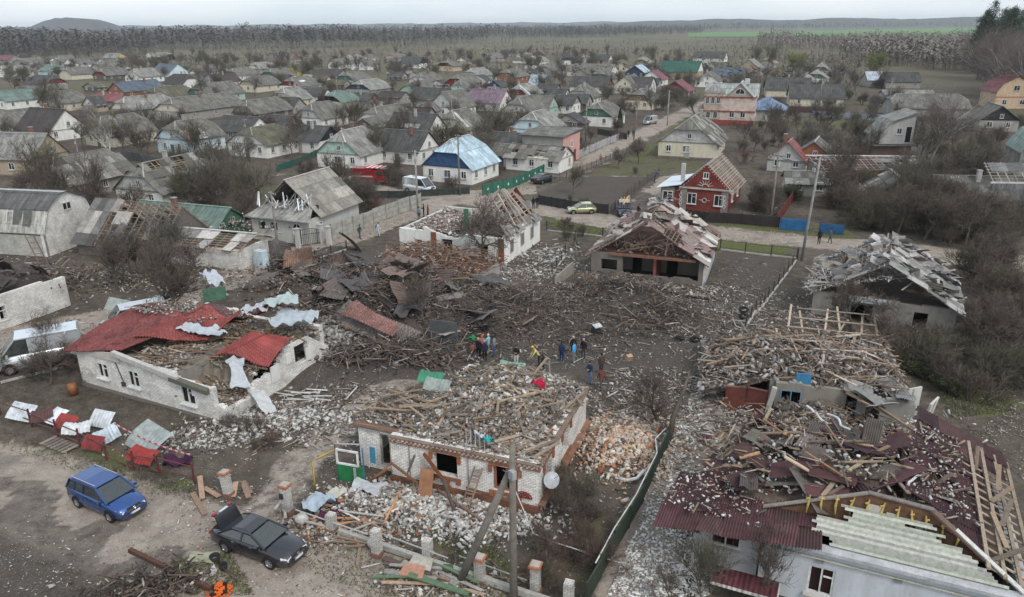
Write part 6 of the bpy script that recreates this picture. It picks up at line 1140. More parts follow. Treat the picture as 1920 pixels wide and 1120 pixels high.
tr = empty('roof_truss', tuple(wpt(O6, A6, .6, 7.5, 0)), A6 + 4, label='grid of pale roof timbers standing tilted behind the plank heap', cat='roof frame')
for i in range(6): beam('rafter', tr, (-3.8 + i * 1.25, 0, 2.4 + RU(-.3, .1)), (-3.8 + i * 1.25 + RU(-.5, .6), 2.6 + RU(-.3, .3), 4.0 + RU(-.5, .4)), .14, .08, (.4, .33, .25))
for j in range(4): beam('batten', tr, (-4.3 + j * .5, .3 + j * .75, 2.75 + j * .45), (3.2 - j * .4, .1 + j * .75, 2.5 + j * .5), .1, .06, (.3, .25, .2))
for i in range(7):
 a = P(1590 + i * 16, 735 + i * 9, 2.3); plank(a, rad(-48) + RG(0, .12), -.16 + RG(0, .06), 3.5 if i % 2 else 3, .14, .07, WD[i % 3], 'long pale plank slanting over the grey wall of the right hand ruin', 'long slanting planks of the right hand ruin')
for i in range(5): sheet_at(P(1610 + i * 22, 728 + (i % 3) * 16, 2.6), R.random() * 3, RG(0, .3), .3, 1.1, 1.8, (.3, .3, .29), 'light grey slate sheet lying askew over the right end of the ruin', 'grey sheets at the right ruin', bend=.05)
for i, (px, py) in enumerate(((1640, 760), (1700, 770), (1730, 790))):
 m = MB(); m.box((0, 0, 1.0), (1.4, .12, 2.0), col=(.5, .5, .47)); m.box((0, -.07, 1.0), (.1, .04, 2.0), col=(.3, .3, .28)); g = G(px, py + 20); o = m.build('wall_panel', MPLA, None, g, A6 + 10 + i * 25); o.rotation_euler[0] = .15 * (i - 1); tag(o, ('narrow', 'middle', 'rightmost')[i] + ' white wall panel still standing at the right end of the plank ruin', 'wall panel')
hfield(900, 500, ell(1560, 815, 6.5, 2.2), hz, [((.46, .44, .42), 4), ((.16, .14, .12), 3), ((.4, .2, .18), .5)], PLW, (.08, .3), (.5, 2.0), label='between the plank ruin and the maroon roof', lift=.5)
# ================= 7. ruin with slumped slate roof, farther right
q = P(1795, 585, 2.7); O7 = (q.x, q.y); A7 = -27; W7 = 10.5; D7 = 10; h7 = 2.8
r = empty('ruined_house', (*O7, 0), A7, label='grey plastered ruin with a collapsed slate roof of loose rafters, at the right', cat='house'); footp(O7, A7, -W7, 0, 0, D7)
m = MB(); rwall(m, (-W7, 0), 0, W7, .4, lambda s: h7 + .2 * float(vnoise(s, 2, .8)), [(3.0, 4.6, .6, 2.2), (7.6, 8.6, .9, 2.2)], (.25, .24, .22)); rwall(m, (0, .4), 90, D7 - .4, .4, lambda s: h7, [(2, 3, 1, 2.2)], (.27, .26, .24)); rwall(m, (-W7 + .4, .4), 90, D7 - .8, .4, lambda s: h7 - .2, [], (.3, .29, .27)); rwall(m, (-W7, D7 - .4), 0, W7, .4, lambda s: h7, [], (.3, .29, .27)); m.build('wall', MPLA, r)
m = MB(); m.box((-W7 / 2, D7 / 2, h7 - .3), (W7 - .9, D7 - .9, .15), col=(.1, .08, .07)); m.build('ceiling', MRUB, r); m = MB(); m.box((-6.2, -.25, 2.7), (3.2, .6, .3), col=(.42, .48, .5)); m.build('lintel', MPLA, r)
shards(r, W7, D7, h7, 3.3, 150, [(.36, .35, .34), (.24, .235, .23), (.15, .145, .14), (.3, .26, .22)], .3); roof_slopes(r, Matrix.Translation((-W7, 0, 0)), W7, D7, h7, 3.2, o=.5, mode='sheets', miss=lambda s, v, t: .7 if s == 0 else .18, wood=(.3, .26, .22), sheetcol=[(.27, .27, .26), (.22, .22, .21), (.34, .33, .32)], col=(.2, .2, .19))
def z7f(x, y): u, v = local(O7, A7, x, y); return h7 + np.clip(np.minimum(u + W7 + .5, -u + .5) * .45, 0, 2.4) * .75 + .3 * vnoise(x, y, 1.5)
hfield(500, 900, rectl(O7, A7, -W7 - .8, -W7 / 2 + .5, -.3, D7), z7f, [((.42, .41, .39), 4), ((.2, .19, .18), 2)], [((.38, .35, .31), 4), ((.26, .21, .17), 3), ((.45, .43, .4), 2)], (.08, .3), (.6, 2.4), label='on the slumped slate roof')
for i in range(26):
 u = RU(-W7 - .5, -3); v = RU(0, D7); p = wpt(O7, A7, u, v, 0); p.z = float(z7f(p.x, p.y)) + RU(.1, .5); plank(p, R.random() * 6.28, RG(0, .2), RC_((2, 3, 3.5)), .1, .06, RC_([(.38, .34, .3), (.3, .26, .22)]), 'grey weathered rafter lying on the slumped slate roof', 'loose rafters on the slumped slate roof')
# ================= 8. white brick building cut by the left edge, dark wreck on top
q = P(128, 520, 3.0); O8 = (q.x, q.y); A8 = -116; h8 = 3.0
O8 = (-41.5, 64.4); A8 = 65
r = empty('ruined_house', (-43.6, 57.0, 0), 68, label='white brick wall with one square window cut by the left edge, black wreckage on top', cat='house'); FOOT.append((-47, 62, 6))
m = MB(); rwall(m, (-4, 0), 0, 12, .38, lambda s: h8 - (.25 if s > 10 else 0), [(4.9, 6.1, .9, 2.1), (1.2, 2.2, .6, 1.9)], WBR); rwall(m, (7.62, .38), 90, 7, .38, lambda s: h8 - .4, [], WBR); rwall(m, (-4, 7), 0, 12, .38, lambda s: h8, [], WBR); m.box((2, 3.6, h8 - .3), (11, 6.4, .14), col=(.1, .085, .075)); m.build('wall', MBRW, r)
for x, z, w_, h_ in ((1.5, 1.5, 1.2, 1.2), (-2.3, 1.25, 1.0, 1.3)): inst('window', window_mesh(w_ + .2, h_ + .2)[0], r, (x, -.03, z))
z8f = lambda x, y: 3.0 + .9 * vnoise(x, y, 2.4) + .5
hfield(200, 320, rectl((-43.6, 57.0), 68, -4, 8, .3, 7), z8f, [((.2, .19, .18), 3), ((.08, .07, .07), 3)], [((.14, .11, .09), 3), ((.07, .06, .055), 3), ((.3, .22, .15), .7)], (.1, .4), (.6, 2.4), label='on the white brick wall at the left edge')
for i in range(14): sheet_at(wpt((-43.6, 57), 68, RU(-2, 7), RU(.5, 6), 3.4 + R.random() * .8), R.random() * 6, RG(0, .4), RG(0, .4), 1.1, 1.8, (.07, .06, .055), 'charred sheet on the black wreck at the left edge', 'charred sheets at the left edge', bend=.08)
m = MB(); a = P(60, 465, 2.6); b = P(105, 540, 2.2); sd_ = Vector((.35, .1, 0)); fr = empty('steel_frame', (0, 0, 0), 0, label='rusty ladder-like steel frame leaning over the black wreck at the left edge', cat='steel frame')
for s in (-1, 1): beam('rail', fr, a + sd_ * s + Vector((0, 0, 1.4)), b + sd_ * s, .09, .09, (.2, .13, .1))
for k in range(9): c = (a + Vector((0, 0, 1.4))).lerp(b, (k + .5) / 9); beam('rung', fr, c - sd_, c + sd_, .06, .06, (.2, .13, .1), .3)
# ================= barns on the left
q = P(80, 440, 2.6); r = empty('gambrel_barn', (q.x, q.y, 0), -12, label='white brick barn with a rounded gable and a patched slate roof at the left edge', cat='barn'); FOOT.append((q.x - 1, q.y + 5, 8)); FOOT.append((q.x - 8, q.y + 5, 7))
m = MB(); prof = [(0, 0), (0, 2.6), (1.1, 5.0), (3.0, 6.4), (4.6, 6.5), (7.2, 5.3), (8.2, 2.6), (8.2, 0)]; m.prism([(0, y, z) for y, z in prof], (-.35, 0, 0), WBR); m.build('gable_wall', MBRW, r); m = MB(); m.box((-7, .2, 1.2), (14, .3, 2.4), col=(.5, .5, .48)); m.build('wall', MBRW, r); window(r, .03, 4.1, 4.9, 90, 1.3, .9, (.55, .55, .53), False)
m = MB()
for (y0, z0), (y1, z1) in zip(prof[1:-2], prof[2:-1]): m.prism([(.3, y0 - .1, z0), (.3, y1, z1), (-14, y1, z1), (-14, y0 - .1, z0)], (0, 0, .1), (.12, .12, .12) if y0 > .5 else (.46, .45, .42))
m.build('roof', MSLATE, r); m = MB(); m.bar((.3, 3.8, 6.6), (-14, 3.8, 6.6), .4, .08, (.45, .45, .44)); m.build('ridge_cap', MP, r)
for i in range(8): sh = inst('roof_sheet', corr_mesh(), r, (-RU(.6, 9), .42 + R.random() * .3, 3.5 + R.random() * .9), (1.15, 0, RG(0, .1))); sh.color = (.12, .12, .12, 1)
q = P(285, 472, 1.6); q = P(300, 470, 1.5); r = empty('broken_barn', (q.x, q.y, 0), -20, label='long barn with most of its slate roof stripped to brown battens, at the left', cat='barn'); FOOT.append((q.x - 5, q.y + 4, 9))
m = MB(); m.box((-6, .2, .8), (12, .3, 1.6), col=(.16, .14, .13)); m.box((-6, 7.8, .8), (12, .3, 1.6), col=(.16, .14, .13)); m.prism([(0, 0, 0), (0, 8, 0), (0, 8, 1.6), (0, 4, 5.3), (0, 0, 1.6)], (-.15, 0, 0), (.15, .13, .12)); m.build('wall', MPLA, r)
roof_slopes(r, Matrix(((0, -1, 0, 0), (1, 0, 0, 0), (0, 0, 1, 0), (0, 0, 0, 1))), 8, 12, 1.7, 3.8, o=.4, mode='sheets', miss=lambda s, v, t: .12 if v > .72 else .68, wood=(.26, .19, .15), sheetcol=[(.10, .10, .10), (.14, .14, .135), (.28, .27, .25)], col=(.2, .2, .19))
q = P(455, 478, 2.3); q = P(440, 470, 2.2); r = empty('broken_shed', (q.x, q.y, 0), -18, label='long low brick shed with a shattered pale roof beside the broken barn', cat='shed'); FOOT.append((q.x - 4, q.y + 3, 6))
m = MB(); m.box((-4, .2, 1.1), (9, .3, 2.2), col=WBR); m.box((.4, 2.6, 1.1), (.3, 4.6, 2.2), col=WBR); m.box((-8.2, 2.6, 1.1), (.3, 4.6, 2.2), col=WBR); m.build('wall', MBRW, r)
roof_slopes(r, Matrix.Translation((.6, 0, 0)) @ Matrix(((0, -1, 0, 0), (1, 0, 0, 0), (0, 0, 1, 0), (0, 0, 0, 1))), 5.4, 9.4, 2.3, 1.0, o=.3, mode='sheets', miss=.5, wood=(.32, .24, .18), sheetcol=[(.42, .42, .4), (.3, .29, .27), (.2, .19, .18)], col=(.3, .3, .28))
hfield(500, 260, ell(370, 455, 8, 4), lambda x, y: hz(x, y) + 1.6, [((.45, .44, .42), 3), ((.2, .18, .17), 2)], PLW, (.1, .35), (.5, 2), label='on the broken sheds at the left', lift=.6)
# ================= gate house with blown gable
q = P(578, 415, 2.9); O9 = (q.x, q.y); r = empty('gate_house', (*O9, 0), -22, label='white house with arched doorway, iron gate and torn white gable boards by the village road', cat='house'); footp(O9, -22, -8, 0, 0, 10)
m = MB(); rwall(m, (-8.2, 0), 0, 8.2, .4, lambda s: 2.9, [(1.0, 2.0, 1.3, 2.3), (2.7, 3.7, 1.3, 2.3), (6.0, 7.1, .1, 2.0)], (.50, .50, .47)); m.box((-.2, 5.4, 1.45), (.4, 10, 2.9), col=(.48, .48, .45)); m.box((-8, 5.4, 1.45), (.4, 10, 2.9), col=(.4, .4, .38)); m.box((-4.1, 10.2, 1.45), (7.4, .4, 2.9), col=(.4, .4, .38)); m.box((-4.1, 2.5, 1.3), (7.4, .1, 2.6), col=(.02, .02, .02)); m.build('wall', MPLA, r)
arch(r, -1.65, -.02, 1.25, 1.15, 2.5, name='doorway'); window(r, .03, 2, 1.7, 90, 1, 1.3)
hm = MB(); hm.prism([(-8.8, -.6, 2.8), (.6, -.6, 2.8), (-.9, 2.4, 4.0), (-7.3, 2.4, 4.0)], (0, 0, .12), (.3, .29, .27)); hm.build('porch_roof', MSLATE, r)
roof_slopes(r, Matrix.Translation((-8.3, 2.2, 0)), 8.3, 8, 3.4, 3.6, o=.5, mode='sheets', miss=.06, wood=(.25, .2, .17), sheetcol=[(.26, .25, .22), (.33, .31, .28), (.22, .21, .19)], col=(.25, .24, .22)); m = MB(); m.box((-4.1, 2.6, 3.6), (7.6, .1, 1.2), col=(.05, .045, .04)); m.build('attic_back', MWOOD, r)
for i in range(26): x = RU(-7.5, -.9); beam('gable_board', r, (x, 1.9 + RU(-1.6, .2), 3.7 + R.random() * .4), (x + RU(-1.3, 1.3), 2.2 + RU(-.9, .2), 4.3 + R.random() * 1.6), .14, .04, (.56, .58, .6))
for px, py in ((560, 465), (603, 458), (618, 462), (645, 430)):
 g = G(px, py); m = MB(); m.box((0, 0, 1.1), (.45, .45, 2.2), col=(.5, .5, .48)); m.box((0, 0, 2.25), (.6, .6, .12), col=(.4, .4, .38)); m.build('gate_pillar', MPLA, None, g, -22); tag(bpy.context.scene.collection.objects[-1], 'pale square gate pillar before the house with the arched doorway', 'pillar', 'gate pillars by the village road')
g = G(580, 462); r = empty('iron_gate', g, -22 + 50, label='black wrought iron gate between pale pillars by the village road', cat='gate')
for i in range(17): m = MB(); h_ = 1.5 + .5 * msin(i / 16 * 3.14); m.bar((-1.6 + i * .2, 0, .1), (-1.6 + i * .2, 0, h_), .03, .03, (.03, .03, .03)); m.build('bar', MMET, r)
m = MB(); m.bar((-1.7, 0, .2), (1.7, 0, .2), .04, .05, (.03, .03, .03)); m.bar((-1.7, 0, 1.4), (1.7, 0, 1.4), .04, .05, (.03, .03, .03)); m.tube([(-1.7 + i * .34, 0, 1.55 + .5 * msin(i / 10 * 3.14)) for i in range(11)], .03, 5, (.03, .03, .03)); m.build('frame', MMET, r)
# ================= red brick decorated house
q = P(1366, 360, 2.9); O10 = (q.x, q.y); A10 = -26; a0 = onwall(1240, 355, O10, A10)[0]
W10 = -a0; r = empty('brick_house', (*O10, 0), A10, label='dark red brick house with white sun ornaments and bare roof battens on its right slope', cat='house'); footp(O10, A10, -W10, 0, 0, 10)
m = MB(); m.box((-W10 / 2, 5, 1.45), (W10, 10, 2.9), col=(.22, .06, .045)); m.build('wall', MBRO, r); m = MB(); gh = 3.3
m.box((-W10 + .9, -.03, 1.45), (1.9, .12, 2.9), col=(.3, .28, .25)); m.box((-W10 + 3.1, -.03, 1.45), (.9, .12, 2.9), col=(.3, .28, .25)); m.box((-.4, -.03, 1.45), (.9, .12, 2.9), col=(.3, .28, .25)); m.build('pilaster', MBRO, r)
GX0 = -W10 + 2.7; m = MB(); m.prism([(GX0, -.02, 3.1), (.2, -.02, 3.1), ((GX0 + .2) / 2, -.02, 3.0 + gh)], (0, -.05, 0), (.22, .055, .045)); m.build('gable', MBRO, r); m = MB(); m.bar((GX0 - .2, -.12, 3.05), (.4, -.12, 3.05), .2, .22, (.4, .38, .36)); m.build('cornice', MP, r)
cxg = (GX0 + .2) / 2; m = MB()
for t in range(7): an = math.pi * (t + .5) / 7; m.bar((cxg + mcos(an) * .45, -.1, 3.35 + msin(an) * .4), (cxg + mcos(an) * 1.05, -.1, 3.35 + msin(an) * .95), .06, .05, (.55, .53, .5))
m.tube([(cxg + mcos(i * .35) * .4, -.1, 3.35 + msin(i * .35) * .35) for i in range(10)], .05, 5, (.55, .53, .5)); m.tube([(cxg + mcos(i * .7) * .3, -.08, 1.5 + msin(i * .7) * .3) for i in range(10)], .05, 5, (.55, .53, .5))
for s in (-1, 1): m.bar((cxg + s * .35, -.08, 1.5), (cxg + s * .75, -.08, 1.5), .05, .05, (.55, .53, .5))
for xx in (-W10 + 2.75, -.4): m.tube([(xx, -.12, .5), (xx - .18, -.12, .9), (xx + .18, -.12, 1.4), (xx - .18, -.12, 1.9), (xx, -.12, 2.4)], .05, 5, (.55, .53, .5)); m.tube([(xx, -.12, .5), (xx + .18, -.12, .9), (xx - .18, -.12, 1.4), (xx + .18, -.12, 1.9), (xx, -.12, 2.4)], .05, 5, (.55, .53, .5))
m.build('ornament', MP, r)
for x in (cxg - 1.7, cxg + 1.9): window(r, x, -.03, 1.6, 0, 1.25, 1.5)
window(r, -W10 + .95, -.1, 1.75, 0, 1.4, 1.3); window(r, cxg, -.08, 4.85, 0, .75, .85); window(r, .02, 3, 1.7, 90, 1, 1.4); window(r, .02, 7, 1.7, 90, 1, 1.4)
roof_slopes(r, Matrix.Translation((GX0, 0, 0)), -GX0 + .2, 10, 2.95, gh, o=.4, mode='bare', miss=1, wood=(.42, .36, .31), col=(.3, .3, .3))
m = MB(); m.prism([(-W10 - .5, -.5, 2.7), (GX0 + .1, -.5, 3.3), (cxg + .1, -.5, 7.0), (cxg + .1, 10.3, 7.0), (GX0 + .1, 10.3, 3.3), (-W10 - .5, 10.3, 2.7)][:0] or [(-W10 - .6, -.5, 2.75), (GX0, -.5, 3.4), (GX0, 8, 3.4), (-W10 - .6, 8, 2.75)], (0, 0, .1), (.56, .62, .66)); m.prism([(GX0, .6, 3.45), (cxg - .2, .6, 6.25), (cxg - .2, 10.3, 6.25), (GX0, 10.3, 3.45)], (0, 0, .08), (.56, .62, .66)); m.build('tarpaulin', MCLOTH, r)
m = MB(); m.box((-W10 + 2.4, 2, 4.3), (.5, .5, 3.2), col=(.42, .42, .4)); m.build('chimney', MPLA, r)
# ================= low roofless ruin with planks between the wreck and the white plastered house
O11 = (-4.4, 66.0); r = empty('ruined_shed', (*O11, 0), -30, label='low roofless ruin full of red brown laths below the white plastered house', cat='shed'); FOOT.append((-10, 72, 7))
m = MB(); rwall(m, (-10.5, 0), 0, 10.5, .35, lambda s: 1.55 + .35 * float(vnoise(s, 6, .9)), [], (.42, .41, .38)); rwall(m, (0, .35), 90, 6, .35, lambda s: 1.4 + .4 * float(vnoise(s, 3, .9)), [], (.35, .33, .3)); m.build('wall', MPLA, r)
z11 = lambda x, y: 1.6 + .9 * np.exp(-((x + 9.5) / 5) ** 2 - ((y - 72) / 3.5) ** 2) + .4 * vnoise(x, y, 1.5)
heap_mesh('debris_heap', O11, -30, -10.8, .3, .3, 7, lambda x, y: z11(x, y) - .3, (.14, .1, .08), 'debris inside the low roofless ruin', cat='debris')
hfield(300, 1000, rectl(O11, -30, -11, .6, .2, 7.2), z11, [((.42, .41, .38), 3), ((.3, .13, .08), 2)], [((.22, .13, .09), 4), ((.3, .2, .14), 3), ((.15, .11, .09), 3)], (.1, .3), (.7, 2.8), label='heaped in the low roofless ruin', lift=.35)
# ================= 9. the burnt wreck: tangled sheets, laths and soot in the left middle
BRN = [((.08, .07, .065), 4), ((.14, .11, .095), 4), ((.24, .22, .2), 2), ((.22, .12, .08), 1)]
for (px, py, rx, ry, nb_, ns_) in ((690, 600, 6, 4.5, 1200, 800), (800, 560, 5, 4.5, 900, 600), (620, 555, 6, 4, 1000, 500), (740, 680, 5.5, 2.4, 500, 900), (560, 500, 3.5, 4, 500, 300), (880, 620, 4.5, 4.5, 700, 450), (1150, 560, 5, 3.5, 500, 500), (1240, 600, 4, 4, 500, 350), (960, 580, 5, 4, 900, 300), (1060, 600, 8, 6, 1600, 130)):
 hfield(nb_, ns_, ell(px, py, rx, ry), hz, BRN, [((.08, .07, .065), 4), ((.14, .115, .1), 4), ((.25, .19, .145), 1), ((.34, .31, .28), .8)], (.05, .16 if px > 850 else .34), (.6, 2.6), label='of the burnt wreck ' + {690: 'under the fallen roof', 800: 'left of the white house', 620: 'near the red roof', 740: 'below the fallen roof', 560: 'by the village road', 880: 'left of the crater', 1150: 'before the torn house', 1240: 'right of the crater', 960: 'behind the crater', 1060: 'in the crater'}[px], lift=.45, tilt=.5)
BS = [(.10, .085, .08), (.15, .11, .095), (.085, .08, .08), (.18, .13, .11), (.2, .18, .17)]
for i in range(54):
 px, py = RC_(((690, 590), (790, 555), (620, 550), (560, 505), (820, 600), (740, 560), (640, 600), (930, 600))); a = G(px + RG(0, 42), py + RG(0, 26)); sheet_at(a + Vector((0, 0, RU(.3, 1.1))), R.random() * 6.28, RG(0, .45), RG(0, .45), RC_((1.1, 2.2)), RC_((1.6, 2.4, 3)), RC_(BS), 'scorched twisted sheet in the dark wreck at the left of the crater', 'scorched sheets of the dark wreck', bend=RC_((.05, .12, .2)))
for i in range(26):
 px, py = RC_(((700, 620), (790, 580), (900, 600), (1130, 570), (1210, 590), (740, 680))); a = G(px + RG(0, 38), py + RG(0, 22)); plank(a + Vector((0, 0, RU(.3, .9))), R.random() * 6.28, RG(0, .3), RC_((2, 3, 3.5)), .13, .08, RC_(WDB), 'charred beam in the dark wreck round the crater', 'charred beams of the dark wreck')
hfield(500, 420, ell(60, 545, 6, 6), hz, BRN, [((.10, .08, .07), 4), ((.2, .15, .11), 3), ((.34, .28, .22), 1)], (.08, .3), (.6, 2.4), label='behind the white brick wall at the left edge', lift=.8, tilt=.5); hfield(900, 420, ell(330, 525, 11, 5), hz, [((.42, .4, .38), 3), ((.2, .18, .16), 4)], [((.2, .15, .12), 4), ((.34, .28, .22), 2)], (.05, .26), (.5, 2.0), label='in the yard between the broken sheds and the red roof', lift=.3)
for sm, l in ((ell(1120, 600, 16, 8, False), 'over the crater yard'), (ell(1400, 600, 8, 10, False), 'in the bare yard right of the torn open house'), (ell(980, 520, 9, 7, False), 'by the white plastered house'), (ell(640, 780, 6, 4, False), 'on the trodden yard between the brick houses'), (ell(1240, 760, 5, 6, False), 'round the dead trunk')): hfield(900, 560, sm, hz, [((.48, .46, .43), 3), ((.2, .18, .16), 4)], [((.16, .13, .11), 4), ((.3, .26, .21), 3), ((.45, .42, .38), 1)], (.04, .2), (.3, 2.2), label=l, lift=.05, tilt=.12)
# the fallen red and brown roof piece
a, b, c, d = P(612, 606, 1.2), P(742, 650, .8), P(790, 625, 1.6), P(655, 562, 2.9); o = crumple('fallen_roof', None, (a, b, c, d), 46, 14, lambda u, v: rib(u, 46, .035) + .12 * msin(u * 5 + v * 3), (.17, .15, .135)); tag(o, 'fallen corrugated roof piece, its lower half grey, lying on the dark wreck', 'roof')
a, b, c, d = P(638, 590, 2.2), P(735, 628, 1.9), P(752, 614, 2.2), P(668, 562, 3.3); o = crumple('fallen_roof', None, (a, b, c, d), 40, 12, lambda u, v: rib(u, 40, .03) + .10 * msin(u * 5 + v * 3), (.24, .12, .105)); tag(o, 'faded red corrugated roof strip on the fallen grey roof piece', 'roof')
o = crumple('fallen_roof', None, (P(530, 505, 1.0), P(590, 500, 1.4), P(585, 470, 3.2), P(535, 463, 2.6)), 30, 10, lambda u, v: rib(u, 30, .04) + .3 * msin(u * 4 + v * 4), (.24, .14, .10)); tag(o, 'rusty brown corrugated roof piece curled up near the village road', 'roof')
m = MB(); a, b = P(800, 610, .3), P(884, 585, .3); m.prism([a, b, b + Vector((0, .5, 1.7)), a + Vector((0, .5, 1.5))], (0, .12, 0), (.16, .14, .12)); o = m.build('panel_sheet', MMET); tag(o, 'large flat rusty panel leaning in the wreck left of the crater', 'panel')
m = MB(); a, b = P(806, 640, .3), P(858, 643, .3); m.prism([a, b, b + Vector((0, .3, 1.6)), a + Vector((0, .3, 1.7))], (0, .12, 0), (.07, .075, .075)); o = m.build('panel_sheet', MMET); tag(o, 'dark grey square panel below the large rusty one', 'panel')
m = MB(); a, b = P(1040, 545, 0), P(1072, 520, 0); m.prism([a, b, b + Vector((0, 0, 1.6)), a + Vector((0, 0, 1.4))], (.2, .2, 0), (.3, .28, .25)); o = m.build('wall_stub', MPLA); tag(o, 'leaning concrete wall stub left of the torn open house', 'wall')
for i in range(12): b_ = P(1075 + i * 9, 560 - (i % 4) * 5); o = beam('board', None, b_, b_ + Vector((RU(-.8, .8), .4, RU(1.2, 2.0))), .25, .05, RC_([(.16, .13, .11), (.22, .18, .14)])); tag(o, 'upright grey board of the smashed shed left of the torn open house', 'board', 'upright boards of the smashed shed')
# ---------------------------------------------------------------- vehicles
def car(rw, fw_, wb, kind, col, label, cat='car', name='parked_car', tr=1.5, open_boot=False, sc=1.0, side=1, z=None, rails=False):
 a = P(*rw); b = P(*fw_); hd = math.degrees(math.atan2(b.y - a.y, b.x - a.x)); n = dirv(hd + 90) * side; c = (a + b) / 2 + n * tr / 2
 r = empty(name, (c.x, c.y, (H1(c.x, c.y) if z is None else z) + .0), hd, label=label, cat=cat)
 K = dict(  # half length front/rear of wheelbase centre, half width, belt, body top profile, cabin
  sedan=dict(f=2.35, r=2.4, w=.9, prof=[(-2.4, .55, .78, .82), (-2.3, .3, .98, .92), (-1.6, .24, 1.03, .98), (-.4, .22, .98, 1), (.75, .22, .96, 1), (1.3, .23, .92, .98), (2.0, .26, .80, .93), (2.28, .3, .68, .84), (2.36, .4, .58, .76)], cab=(-1.75, -1.0, .15, 1.15), zr=1.44, rw=.62),
  mpv=dict(f=2.2, r=2.2, w=.9, prof=[(-2.2, .5, 1.0, .86), (-2.12, .3, 1.1, .95), (-1.2, .24, 1.08, 1), (0, .22, 1.06, 1), (.9, .22, 1.04, 1), (1.4, .24, .99, .97), (1.95, .27, .86, .92), (2.15, .32, .72, .84), (2.2, .42, .6, .76)], cab=(-2.12, -1.85, .35, 1.3), zr=1.66, rw=.7),
  hatch=dict(f=1.95, r=1.95, w=.84, prof=[(-1.95, .5, .85, .84), (-1.85, .3, .96, .94), (-1.0, .24, .96, 1), (.6, .24, .94, 1), (1.2, .25, .88, .97), (1.75, .3, .74, .9), (1.95, .4, .58, .78)], cab=(-1.85, -1.3, .1, 1.0), zr=1.46, rw=.62),
  van=dict(f=2.6, r=2.6, w=1.0, prof=[(-2.6, .45, 1.25, .96), (-2.5, .3, 1.3, 1), (-1, .28, 1.3, 1), (1.0, .28, 1.28, 1), (1.7, .3, 1.2, .97), (2.35, .32, 1.02, .9), (2.6, .45, .75, .8)], cab=(-2.58, -2.5, 1.05, 1.95), zr=2.35, rw=.84))[kind]
 W = K['w']; m = MB(); pr = K['prof']; rings = []
 for x, zl, zt, k in pr:
  w = W * k; zm = zl + (zt - zl) * .45
  rings.append([(x, -w * .86, zl), (x, -w * .985, zl + .1), (x, -w, zm), (x, -w * .97, zt - .1), (x, -w * .86, zt), (x, 0, zt + .035), (x, w * .86, zt), (x, w * .97, zt - .1), (x, w, zm), (x, w * .985, zl + .1), (x, w * .86, zl)])
 nr = len(rings[0]); vs = [v for q in rings for v in q]; fs = [(i * nr + j, i * nr + j + 1, (i + 1) * nr + j + 1, (i + 1) * nr + j) for i in range(len(rings) - 1) for j in range(nr - 1)]
 fs += [tuple(range(nr - 1, -1, -1)), tuple((len(rings) - 1) * nr + j for j in range(nr))] + [(i * nr, (i + 1) * nr, (i + 1) * nr + nr - 1, i * nr + nr - 1) for i in range(len(rings) - 1)]
 m.add(vs, fs, col); bod = m.build('body', MCAR, r, smooth=True)
 zb = max(p[2] for p in pr[2:5]) - .02; x0, x1, x2, x3 = K['cab']; zr = K['zr']; wr = K['rw']; wb_ = W * .93
 # cabin shell of pillars and roof with glass set between
 C = {(s, k): Vector(((x0, x1, x2, x3)[k], s * (wb_ if k in (0, 3) else wr), zb if k in (0, 3) else zr - .07)) for s in (-1, 1) for k in range(4)}
 m = MB(); rf = [(x1 + .05, -wr * .9, zr - .02), (x2, -wr * .9, zr), (x2, wr * .9, zr), (x1 + .05, wr * .9, zr - .02)]; mid = [((x1 + x2) / 2, y, zr + .03) for y in (-wr * .8, wr * .8)]
 m.add([C[(-1, 1)], C[(-1, 2)], C[(1, 2)], C[(1, 1)]] + rf + mid, [(0, 1, 5, 8, 4), (2, 3, 7, 9, 6), (3, 0, 4, 7), (1, 2, 6, 5), (4, 8, 9, 7), (8, 5, 6, 9), (3, 2, 1, 0)], col)
 for s in (-1, 1):
  for a_, b_ in (((s, 0), (s, 1)), ((s, 3), (s, 2)), ((s, 1), (s, 2))): m.bar(C[a_], C[b_], .09, .07, col)
  xm = (x1 + x2) / 2 + .1; m.bar((xm, s * wb_, zb), (xm, s * (wr + .0), zr - .07), .1, .05, tuple(q * .5 for q in col))
  if kind in ('mpv', 'van'): xm = x1 + (x2 - x1) * .2; m.bar((xm, s * wb_, zb), (xm, s * wr, zr - .07), .1 if kind == 'mpv' else .9, .05, col)
 m.build('cabin', MCAR, r)
 for nm, q in (('windscreen', [C[(-1, 3)], C[(1, 3)], C[(1, 2)], C[(-1, 2)]]), ('rear_window', [C[(1, 0)], C[(-1, 0)], C[(-1, 1)], C[(1, 1)]])):
  if kind == 'van' and nm == 'rear_window': g = MB(); g.prism(q, (.05, 0, 0), col); g.build('rear_door', MCAR, r); continue
  g = MB(); cc = sum(q, Vector()) / 4; q = [cc + (v - cc) * .93 for v in q]; g.prism(q, (0, 0, .012), (.05, .05, .05)); g.build(nm, MCG, r)
 for s in (-1, 1):
  q = [Vector((x0 + .12, s * wb_, zb)), Vector((x3 - .1, s * wb_, zb)), C[(s, 2)] + Vector((0, 0, -.03)), C[(s, 1)] + Vector((.08, 0, -.03))]
  if kind == 'van': q[0].x = q[3].x = .35; f = MB(); f.prism([C[(s, 0)], (.4, s * wb_, zb), (.4, s * wr, zr - .07), C[(s, 1)]], (0, -s * .04, 0), col); f.build('side_panel', MCAR, r)
  g = MB(); g.prism(q, (0, -s * .02, 0), (.04, .04, .04)); g.build('side_window', MCG, r)
  g = MB(); g.box((x3 - .35, s * (W + .1), zb + .06), (.14, .2, .14), col=col); g.build('mirror', MCAR, r)
  g = MB(); g.box((-.05, s * (W + .006), zb * .52), (2.2, .03, .05), col=tuple(q * .6 for q in col)); g.build('door_trim', MCAR, r)
  g = MB()
